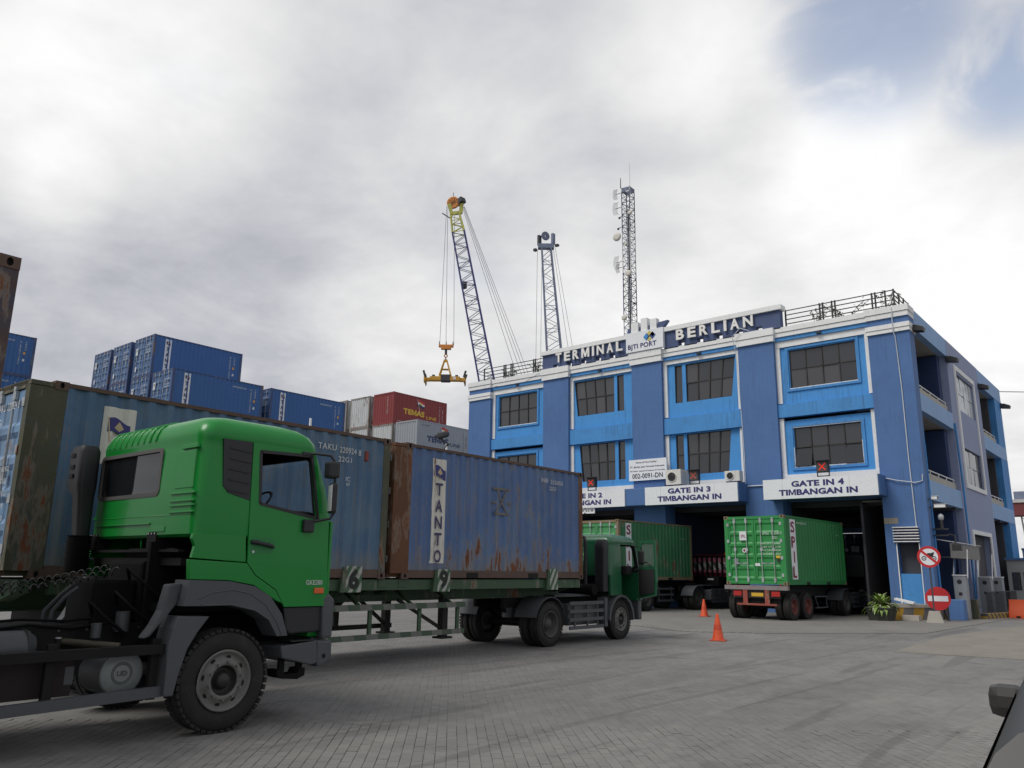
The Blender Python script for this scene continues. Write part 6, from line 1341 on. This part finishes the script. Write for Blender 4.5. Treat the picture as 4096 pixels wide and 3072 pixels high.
# lattice radio mast
oM = (-38.0, 62.5, 0); RM = thing('radio_mast', 'tall lattice radio mast with dishes behind the logo board', 'mast', oM)
M_MW = material('mast_white', (.45, .45, .44), .6, var=.1); M_MD = material('mast_navy', (.03, .035, .11), .6, var=.2); M_DISH = material('dish_cream', (.58, .56, .50), .5, var=.05)
z = 0; seg = 0
while z < 38:
    z2 = min(z + 4.2, 38.2); mc = (M_MD, M_MW)[seg % 2]; hw_ = .44
    for (sx_, sy_) in ((-1, -1), (1, -1), (1, 1), (-1, 1)): MB().cyl((sx_ * hw_, sy_ * hw_, z), (sx_ * hw_, sy_ * hw_, z2), .045, n=6).build('mast_leg', mc, RM)
    lc = MB(); n = 7
    for i in range(n):
        za, zb_ = z + (z2 - z) * i / n, z + (z2 - z) * (i + 1) / n; sg = 1 if i % 2 else -1
        for (ax_, s_) in (('x', -1), ('x', 1), ('y', -1), ('y', 1)):
            P_ = (lambda t, zz: (t, s_ * hw_, zz)) if ax_ == 'x' else (lambda t, zz: (s_ * hw_, t, zz)); lc.cyl(P_(-sg * hw_, za), P_(sg * hw_, zb_), .022, n=4, caps=False); lc.cyl(P_(-hw_, za), P_(hw_, za), .025, n=4, caps=False)
    q = lc.build('mast_lacing', M_CRD if seg % 2 == 0 else M_CRG, RM); q['kind'] = 'stuff'; z = z2; seg += 1
cb = MB(); cb.box(-.06, .06, -.05, .05, 0, 36); cb.build('cable_tray', M_CRD, RM); MB().cyl((.55, -.5, 36.8), (.55, -.5, 40.6), .03, .012, 6).build('whip_aerial', M_MW, RM); MB().cyl((-.5, -.5, 38.2), (-.5, -.5, 39.3), .05, .03, 6).build('lightning_rod', M_CRD, RM)
def grid_dish(z, x, s_=1.0, tilt=0):
    g = MB()
    for i in range(9): a = (i / 8 - .5) * 1.5 * s_; g.tube([(x - .25 + .35 * (t / 6 - .5) ** 2 * 4 * .4, -.5 + a * .5, z + (t / 6 - .5) * 1.2 * s_ + a * .25) for t in range(7)], .012, 4)
    g.tube([(x - .1, -.5 - .37 * s_, z - .18), (x - .1, -.5 + .37 * s_, z + .18)], .012, 4); o = g.build('grid_antenna', M_MW, RM); o['kind'] = 'stuff'; MB().cyl((x - .2, -.5, z), (-.5, -.5, z), .03, n=5).build('antenna_arm', M_CRD, RM)
for (z, x, s_) in ((37.7, -.95, .9), (36.2, -.95, 1.1), (30.6, -.95, 1.1), (30.0, -.8, .8)): grid_dish(z, x, s_)
def drum(z, x, r, y=-.7):
    d_ = MB(); d_.lathe([(0, 0), (-.02, r * .6), (.03, r), (.16, r), (.16, 0)], (x, y, z), 'y', 20); d_.build('dish_antenna', M_DISH, RM); MB().cyl((x, y + .16, z), (x * .8, -.45, z - .1), .03, n=5).build('antenna_arm', M_CRD, RM)
drum(33.2, -.95, .42); drum(29.2, .25, .30); drum(24.9, -.3, .26); drum(32.2, .0, .15); drum(35.3, .52, .2)
for (z, x) in ((34.1, -.85), (26.2, .75), (35.2, -.7)): MB().lathe([(0, 0), (.06, .10), (.16, .12), (.22, .06)], (x, -.5, z - .2), 'z', 10).build('camera_dome', M_CRD, RM); MB().bar((x, -.5, z), (x * .6, -.5, z), .05, .05).build('antenna_arm', M_CRD, RM)

# ================================================================= STREET FURNITURE
t = thing('street_lamp', 'grey street lamp with dark head in front of the grey container', 'lamp post', (-21.15, 21.42, 0)); MB().cyl((0, 0, 0), (0, 0, 6.3), .07, .045, 10).build('pole', M_WHITE, t)
MB().tube([(0, 0, 6.25), (-.08, -.07, 6.42), (-.35, -.30, 6.60)], .035, 8).build('arm', M_CRD, t); hd = MB(); hd.loft([rrect(-.05, .05, -.06, .06, .02, 0, 3), rrect(-.12, .12, -.12, .12, .05, .12, 3), rrect(-.11, .11, -.11, .11, .05, .40, 3), rrect(-.05, .05, -.05, .05, .02, .5, 3)]); h_ = hd.build('lamp_head', M_CRD, t, None); h_.location = (-.30, -.26, 6.58); h_.rotation_euler = (R(78), 0, R(130))
mb = MB(); mb.box(-.12, .12, -.1, .02, .2, .42); 
lc_ = MB(); [lc_.bar((-.2, .0, 5.95), (.1, .0, 6.3), .12, .03)]; lc_.build('bracket', M_CRD, t)
t = thing('flag_pole', 'thin white and red pole rising behind the trailer', 'pole', (-25.11, 18.09, 0)); MB().cyl((0, 0, 0), (0, 0, 6.75), .05, .05, 8).build('shaft', F_RED, t); MB().cyl((0, 0, 6.75), (0, 0, 7.2), .05, .045, 8).build('tip', M_WHITE, t)
M_CONE = material('cone_orange', (.62, .075, .018), .55, var=.10, vscale=6, dirt=.4, dirtcol=(.25, .06, .03), coords='obj'); M_CONEB = material('cone_base', (.42, .07, .03), .7, var=.15, coords='obj')
for (x, y, h, lab, rz) in ((-9.75, 20.0, .67, 'orange traffic cone standing alone nearer the viewer', 20), (-15.31, 30.28, .66, 'orange traffic cone beside the bright green container', 5)):
    t = thing('traffic_cone', lab, 'cone', (x, y, .014 if y > 25 else 0), rz, 'traffic cones in front of the gates'); mb = MB(); mb.lathe([(.03, .155), (.06, .145), (h - .02, .038), (h, .03), (h, .0)], (0, 0, 0), 'z', 24); mb.build('body', M_CONE, t); box_part('base', M_CONEB, t, -.2, .2, -.2, .2, 0, .03, bevel=.01)
    MB().lathe([(h * .42, .155 - .118 * .42 * 1.0 + .004), (h * .60, .155 - .118 * .60 + .004)], (0, 0, 0), 'z', 24).build('sleeve', material('cone_band', (.50, .055, .02), .5, coords='obj'), t)
M_SRED = material('sign_red', (.52, .022, .025), .4, var=.05, coords='obj'); M_SBLK = material('sign_black', (.015, .015, .015), .6)
def disc(mb, r0, r1, y, n=36):
    vs = [(r * math.cos(2 * math.pi * i / n), y, r * math.sin(2 * math.pi * i / n)) for r in (r0, r1) for i in range(n)]
    mb.add(vs, [(i, (i + 1) % n, n + (i + 1) % n, n + i) for i in range(n)]); return mb
NE = thing('no_entry_sign', 'round red no entry sign on low A-frame legs by the building corner', 'sign', (-7.90, 35.1, 0), 13)
mb = MB(); mb.cyl((0, 0, .85), (0, .02, .85), .44, n=36); mb.build('plate', M_SRED, NE); box_part('bar', M_BOARD, NE, -.35, .35, -.006, -.002, .75, .95)
for s_ in (-1, 1): MB().bar((s_ * .12, .03, .8), (s_ * .34, .02, 0), .03, .03).build('leg', material('leg_blue', (.02, .03, .07), .6), NE); MB().bar((s_ * .12, .05, .8), (s_ * .28, .5, 0), .03, .03).build('leg', M_DARK, NE)
NM = thing('no_motorcycle_sign', 'round sign with crossed-out motorcycle on a grey pole', 'sign', (-7.82, 34.0, 0), 13)
mb = MB(); mb.cyl((0, .0, 2.40), (0, .015, 2.40), .395, n=36); mb.build('plate', M_BOARD, NM); r_ = disc(MB(), .31, .40, -.004); r_.v = [(v[0], v[1], v[2] + 2.40) for v in r_.v]; r_.build('ring', M_SRED, NM)
for x in (-.17, .17): w_ = disc(MB(), .055, .085, -.003, 20); disc(w_, .0, .025, -.003, 12); w_.v = [(v[0] + x, v[1], v[2] + 2.345) for v in w_.v]; w_.build('pictogram', M_SBLK, NM)
MB().add([(p[0], -.003, p[1] + 2.40) for p in ((-.10, .10), (-.02, .14), (.08, .14), (.20, .18), (.16, .06), (.12, .0), (.0, -.01), (-.08, .04))], [tuple(range(8))]).build('pictogram', M_SBLK, NM); MB().obox((0, -.007, 2.40), (.74, .004, .085), Matrix.Rotation(R(42), 3, 'Y')).build('slash', M_SRED, NM)
MB().cyl((0, .05, 0), (0, .05, 2.6), .03, n=10).build('pole', M_GREYP, NM); mb = MB(); mb.loft([rrect(-.3, .3, -.3, .3, .03, 0, 2), rrect(-.18, .18, -.18, .18, .03, .42, 2)]); mb.build('foot_block', material('raw_concrete', (.33, .31, .27), .9, var=.15, dirt=.3), NM)
# island with hazard stripes round the corner pillar
M_HAZ = stripes('hazard', (.42, .24, .02), (.14, .135, .13), 2.7, 'y', -.25); M_CONC = material('island_concrete', (.40, .37, .33), .85, var=.12, dirt=.4, dirtcol=(.2, .18, .15))
t = thing('traffic_island', 'concrete island with faded yellow hazard stripes at the corner pillar', 'island', (-9.0, 36, 0)); plan = [(-1.0, -1.9), (-.35, -1.55), (.55, -.35), (.95, .35), (.95, 2.5), (-1.0, 2.5)]
mb = MB(); n = len(plan); mb.prism([(p[0], p[1]) for p in plan], 'z', 0, .48); mb.build('kerb_wall', M_HAZ, t); cen = (0, .3)
mb = MB(); mb.prism([(p[0] + (p[0] - cen[0]) * .04, p[1] + (p[1] - cen[1]) * .03) for p in plan], 'z', .48, .60); mb.build('coping', M_CONC, t)
mb = MB(); mb.obox((-.1, -.9, .72), (.7, .35, .08), Matrix.Rotation(R(12), 3, 'Y')); mb.build('loose_slab', M_WHITE, t)
box_part('kerb_block', M_CONC, t, -.1, .5, -1.5, -1.1, 0, .2)
for (x, y, w_, h_, lab, m_) in ((-7.55, 36.6, .55, .80, 'dark blue concrete block beside the no entry sign', M_PIL), (-7.3, 38.3, .35, .78, 'dark weathered block at the end of the hazard kerb', M_MOSS)):
    t = thing('concrete_block', lab, 'block', (x, y, 0)); mb = MB(); mb.box(-w_ / 2, w_ / 2, -w_ / 2, w_ / 2, 0, h_); mb.build('body', m_, t, None, .03)
t = thing('hazard_kerb', 'low kerb with slanted yellow and black stripes', 'kerb', (-7.1, 38.9, 0), -14); mb = MB(); mb.box(-.15, .15, 0, 2.6, 0, .22); mb.build('kerb', stripes('hazard2', (.40, .24, .03), (.08, .08, .08), 6.0, 'y', .8), t, None, .02)
# planter
t = thing('potted_plant', 'bushy potted plant with pale green leaves at the island nose', 'plant', (-9.62, 33.75, 0)); pot = MB(); pot.loft([rrect(-.38, .38, -.38, .38, .08, 0, 3), rrect(-.48, .48, -.48, .48, .08, .46, 3), rrect(-.52, .52, -.52, .52, .08, .5, 3), rrect(-.45, .45, -.45, .45, .08, .5, 3), rrect(-.44, .44, -.44, .44, .08, .44, 3)]); pot.build('pot', material('pot_dark', (.045, .05, .042), .85, var=.2, dirt=.3), t)
MB().box(-.42, .42, -.42, .42, .40, .45).build('soil', M_STEM, t); M_LF1 = material('frond_green', (.16, .25, .04), .5, var=.25, vscale=4, coords='obj'); M_LF2 = material('frond_pale', (.30, .34, .20), .5, var=.15, vscale=4, coords='obj'); rp = random.Random(8)
for k in range(170):
    az, el, L_ = rp.uniform(0, 2 * math.pi), rp.uniform(15, 85), rp.uniform(.35, .85); mb = MB(); vs = []; p = Vector((rp.uniform(-.12, .12), rp.uniform(-.12, .12), .45)); e = R(el); wd = rp.uniform(.04, .085)
    for i in range(6):
        f_ = i / 5; dir_ = Vector((math.cos(az) * math.cos(e), math.sin(az) * math.cos(e), math.sin(e))); sd = Vector((-math.sin(az), math.cos(az), 0)); ww = wd * math.sin(math.pi * min(.12 + f_ * .88, 1.0)) + .003
        vs += [p - sd * ww, p + Vector((0, 0, -.01)), p + sd * ww]; p = p + dir_ * (L_ / 5); e -= R(24 * rp.uniform(.6, 1.3)) * (1 if el < 60 else .7)
    mb.smooth = True; mb.add(vs, [(3 * i + q, 3 * i + q + 1, 3 * i + 4 + q, 3 * i + 3 + q) for i in range(5) for q in (0, 1)]); mb.build('leaf', M_LF2 if rp.random() < .3 else M_LF1, t)
# orange water-filled barrier
t = thing('plastic_barrier', 'orange plastic water-filled barrier at the right edge', 'barrier', (-5.75, 40.9, 0), 6); mb = MB(); mb.loft([rrect(-.75, .75, -.25, .25, .04, 0, 3), rrect(-.75, .75, -.25, .25, .04, .18, 3), rrect(-.72, .72, -.13, .13, .04, .45, 3), rrect(-.70, .70, -.11, .11, .04, .76, 3)]); mb.build('body', material('barrier_orange', (.62, .085, .02), .5, var=.05), t)
for x in (-.4, .2): box_part('fork_slot', M_HOLE, t, x - .08, x + .08, -.255, -.249, .02, .10)
box_part('reflector', M_REDL, t, -.12, .12, -.14, -.125, .5, .62)
# gate machines, awning, fence and cameras along the flank
def cabinet(x, y, w_, d_, h_, lab, arm=True):
    t = thing('barrier_machine', lab, 'barrier gate', (x, y, 0), 0, 'barrier gate machines along the flank'); mb = MB(); mb.box(-d_ / 2, d_ / 2, -w_ / 2, w_ / 2, 0, h_); mb.build('cabinet', material('cabinet_grey', (.26, .28, .30), .5, var=.06, dirt=.2), t, None, .02); box_part('lid', M_WHITE, t, -d_ / 2 - .02, d_ / 2 + .02, -w_ / 2 - .02, w_ / 2 + .02, h_, h_ + .04)
    MB().cyl((0, -w_ / 2 - .002, h_ * .86), (0, -w_ / 2 - .01, h_ * .86), .09, n=16).build('lens', M_DARK, t); MB().box(-.06, .06, -w_ / 2 - .01, -w_ / 2, h_ * .55, h_ * .62).build('slot', M_DARK, t)
    if arm: MB().bar((d_ / 2 + .04, 0, h_ - .1), (d_ / 2 + .04, .5, h_ + 1.05), .03, .07).build('arm', M_WHITE, t); MB().bar((-d_ / 2 - .04, .05, h_ - .1), (-d_ / 2 - .04, .65, h_ + 1.0), .03, .07).build('arm', M_WHITE, t)
cabinet(-7.55, 37.6, .5, .45, 1.72, 'grey barrier machine right of the no motorcycle sign'); cabinet(-7.7, 43.5, .55, .5, 1.66, 'grey barrier machine in front of the flank doorway'); cabinet(-7.7, 46.3, .55, .5, 1.66, 'farthest grey barrier machine along the flank', False)
t = thing('awning', 'grey ribbed awning on the flank beside the no motorcycle sign', 'awning', (-8.19, 36.9, 2.42)); mb = MB(); k = 16
for i in range(k): mb.box(.52, .56, i * .36, i * .36 + .33, 0, .60)
fa = [MB().box(.52, .555, i * .40, i * .40 + .385, 0, .60).build('fascia_board', material('awning_grey', (.22, .215, .20), .7, var=.15, dirt=.2), t) for i in range(14)]
MB().prism([(.0, .74), (.62, .62), (.62, .65), (.0, .77)], 'y', -.1, 5.7).build('roof_sheet', material('awning_white', (.55, .56, .56), .6), t); box_part('soffit', M_INWALL, t, 0, .51, 0, 5.6, .02, .05)
for y in (1.0, 3.5, 5.2): MB().tube([(.45, y, 0), (.35, y, -1.0), (.3, y, -2.3)], .03, 6).build('prop', M_PIL, t)
t = thing('mesh_fence', 'low dark bar fence in front of the flank doors', 'fence', (-7.3, 41.0, 0), -3)
for k in range(36): box_part('bar', M_DARK, t, -.01, .01, k * .16, k * .16 + .02, .05, 1.05)
for z in (.1, 1.03): box_part('rail', M_DARK, t, -.015, .015, 0, 5.65, z, z + .035)
def cctv(x, y, z, lab, L_=.42):
    t = thing('security_camera', lab, 'camera', (x, y, z), 0, 'security cameras on the corner of the building'); mb = MB(); mb.box(0.05, .05 + L_, -.07, .07, -.05, .08); mb.build('housing', M_WHITE, t, None, .02); MB().box(.05, .09 + L_, -.085, .085, .082, .095).build('sun_shield', M_WHITE, t); MB().cyl((.05 + L_, 0, .015), (.07 + L_, 0, .015), .05, n=12).build('lens', M_DARK, t); MB().bar((-.15, 0, -.02), (.12, 0, -.05), .04, .04).build('bracket', M_GREYP, t)
cctv(-8.02, 36.35, 4.45, 'white box camera on the building corner'); cctv(-8.08, 36.3, 4.78, 'small white camera just above the other on the corner', .22)
t = thing('alarm_beacon', 'black bracket with glass beacon on the building corner', 'beacon', (-7.92, 36.5, 3.55)); MB().lathe([(.32, .0), (.38, .10), (.52, .11), (.60, .06), (.62, 0)], (.12, 0, 0), 'z', 16).build('globe', glass('beacon_glass', (.35, .37, .38), .08), t); MB().cyl((.12, 0, .0), (.12, 0, .34), .06, n=10).build('stem', M_DARK, t)
for z in (.0, -.25): box_part('bracket', M_DARK, t, -.2, .34, -.03, .03, z - .03, z + .03)
MB().tube([(.3, .1, -.2), (.5, .2, -.25), (.52, .2, -.6)], .03, 6).build('bracket', M_DARK, t); box_part('speaker', M_DARK, t, .38, .72, .1, .35, -.85, -.58, bevel=.02)
t = thing('overhead_wire', 'thin wire running off to the right from the back corner of the roof', 'wire', (-8.2, 57.5, 13.05)); MB().tube([(0, 0, 0), (6, 3, -.35), (12, 6, -.3), (30, 15, 1.4)], .025, 5).build('wire', M_ROPE, t)
# beyond the building on the right
t = thing('portal_crane', 'dark red portal crane with white lattice leg far right', 'crane', (-19.5, 152, 0)); MB().box(-3.2, 12, -2, 2, 11.2, 13.2).build('girder', material('crane_red_dark', (.14, .03, .035), .7, var=.1), t); MB().box(-2.6, 12, -2.2, 2.2, 13.2, 13.7).build('walkway', M_MW, t); MB().box(-1.8, 12, -1.5, 1.5, 13.7, 15.0).build('machinery', M_CRG, t)
lattice(t, (.4, 0, 0), (-.2, 0, 11.2), 1.6, 1.6, 8, M_MW, M_MW, .12, .06, names=('leg_chord', 'leg_lacing')); MB().box(-.6, 2, -1, 1, 6.6, 7.6).build('tie_beam', M_TRR, t); MB().box(9, 11, -1.5, 1.5, 0, 11.2).build('leg', M_TRR, t)
t = thing('corrugated_shed', 'blue corrugated shed beyond the far end of the flank', 'shed', (-7.6, 58.5, 0)); mb = MB()
pr_ = corr_profile(8, 26, .06); vs = [(-.6 + q[0], .0 + q[1], z) for z in (0, 3.3) for q in pr_]; kk = len(pr_); mb.add(vs, [(i, i + 1, kk + i + 1, kk + i) for i in range(kk - 1)]); mb.build('front_wall', M_SIDE2, t); MB().box(-.62, 7.5, -.1, 5, 3.3, 3.42).build('roof', M_PIL, t); MB().box(-.6, -.55, .06, 5, 0, 3.3).build('side_wall', M_SIDE2, t)
t = thing('guard_booth', 'small grey booth with dark windows at the far end of the flank', 'booth', (-7.6, 53.5, 0)); mb = MB(); mb.box(-.55, .75, -1.2, 1.2, 0, 2.6); mb.build('walls', material('booth_grey', (.30, .31, .31), .7, var=.05), t); MB().box(-.62, .9, -1.3, 1.3, 2.6, 2.72).build('roof', M_PIL, t)
for x in (-.35, .2): MB().box(x, x + .4, -1.215, -1.203, 1.0, 1.95).build('window', M_GLASS, t)

# ---------------------------------------------------------------- parked car at the lower right corner, seen from behind
CR = thing('parked_car', 'dark car at the lower right corner with its rear pillar and mirror showing', 'car', (.235, 3.28, 0), 6)
M_CARSKY = material('car_roof_sky_reflection', (.30, .33, .40), .25, coat=.7, var=.02, coords='obj'); M_CARK = material('car_black', (.030, .029, .028), .45, coords='obj', var=.1)
def sec(y, w_, z0, z1, r): return [(p[0], y, p[1]) for p in rrect(-w_, w_, z0, z1, r, None, 4)]
mb = MB(); mb.loft([sec(-1.62, .66, .35, .85, .1), sec(-1.55, .80, .25, .97, .10), sec(-.6, .82, .22, 1.0, .10), sec(1.2, .82, .22, .99, .10), sec(1.6, .81, .22, .95, .12), sec(2.3, .78, .24, .86, .12), sec(2.55, .66, .3, .72, .1)]); mb.build('body', M_CARK, CR)
def ring(y0, y1, dz=0.0):
    """greenhouse cross-section leaning from belt (y0) to roof (y1)"""
    pts = [(-.805, .96), (-.80, 1.10), (-.785, 1.22), (-.765, 1.30), (-.735, 1.355), (-.69, 1.395), (-.62, 1.412), (.62, 1.412), (.69, 1.395), (.735, 1.355), (.765, 1.30), (.785, 1.22), (.80, 1.10), (.805, .96)]
    return [(x, y0 + (y1 - y0) * (z - .96) / .45, z) for (x, z) in pts]
g = MB(); g.loft([ring(-1.50, -1.22), ring(-1.40, -1.12), ring(.30, .30), ring(.6, .45), ring(1.45, .55)]); g.build('greenhouse', M_CARK, CR)
rf = MB(); rf.loft([[(x, y, z + dz) for (x, z) in ((-.63, 1.405), (-.60, 1.425), (-.3, 1.44), (.3, 1.44), (.60, 1.425), (.63, 1.405))] for (y, dz) in ((-1.08, 0), (-.9, .012), (.2, .012), (.45, -.01))]); rf.build('roof', M_CARSKY, CR)  # roof of the dark car coloured pale: the sky reflection is painted in
w_ = MB().prism(rrect(-.64, .64, .0, .36, .06, None, 4), 'y', -.006, .006).build('rear_window', glass('car_glass', (.10, .105, .12), .05), CR); w_.location = (0, -1.468, .995); w_.rotation_euler = (R(-31), 0, 0)
for s_ in (-1, 1):
    MB().tube([(s_ * .67, -1.12, 1.408), (s_ * .675, -.5, 1.42), (s_ * .675, .2, 1.42), (s_ * .70, .6, 1.34), (s_ * .78, 1.30, 1.0)], .010, 6).build('roof_moulding', M_METAL, CR)
    MB().add([(s_ * .806, -1.25, 1.02), (s_ * .806, .55, 1.02), (s_ * .772, .42, 1.30), (s_ * .772, -1.15, 1.30)], [(0, 1, 2, 3)]).build('side_window', M_CABGL, CR)
    mi = MB(); mi.obox((s_ * .865, 1.42, 1.13), (.17, .11, .15), Matrix.Rotation(R(s_ * 8), 3, 'Z')); mi.build('mirror', M_CARK, CR, None, .05); MB().bar((s_ * .74, 1.45, 1.04), (s_ * .82, 1.43, 1.08), .06, .04).build('mirror_arm', M_CARK, CR)
    for y in (-.95, 1.65): wheel(CR, s_ * .72, y, .29, s_, 'dual', .18)
box_part('number_plate', M_BOARD, CR, -.25, .25, -1.64, -1.62, .55, .66)
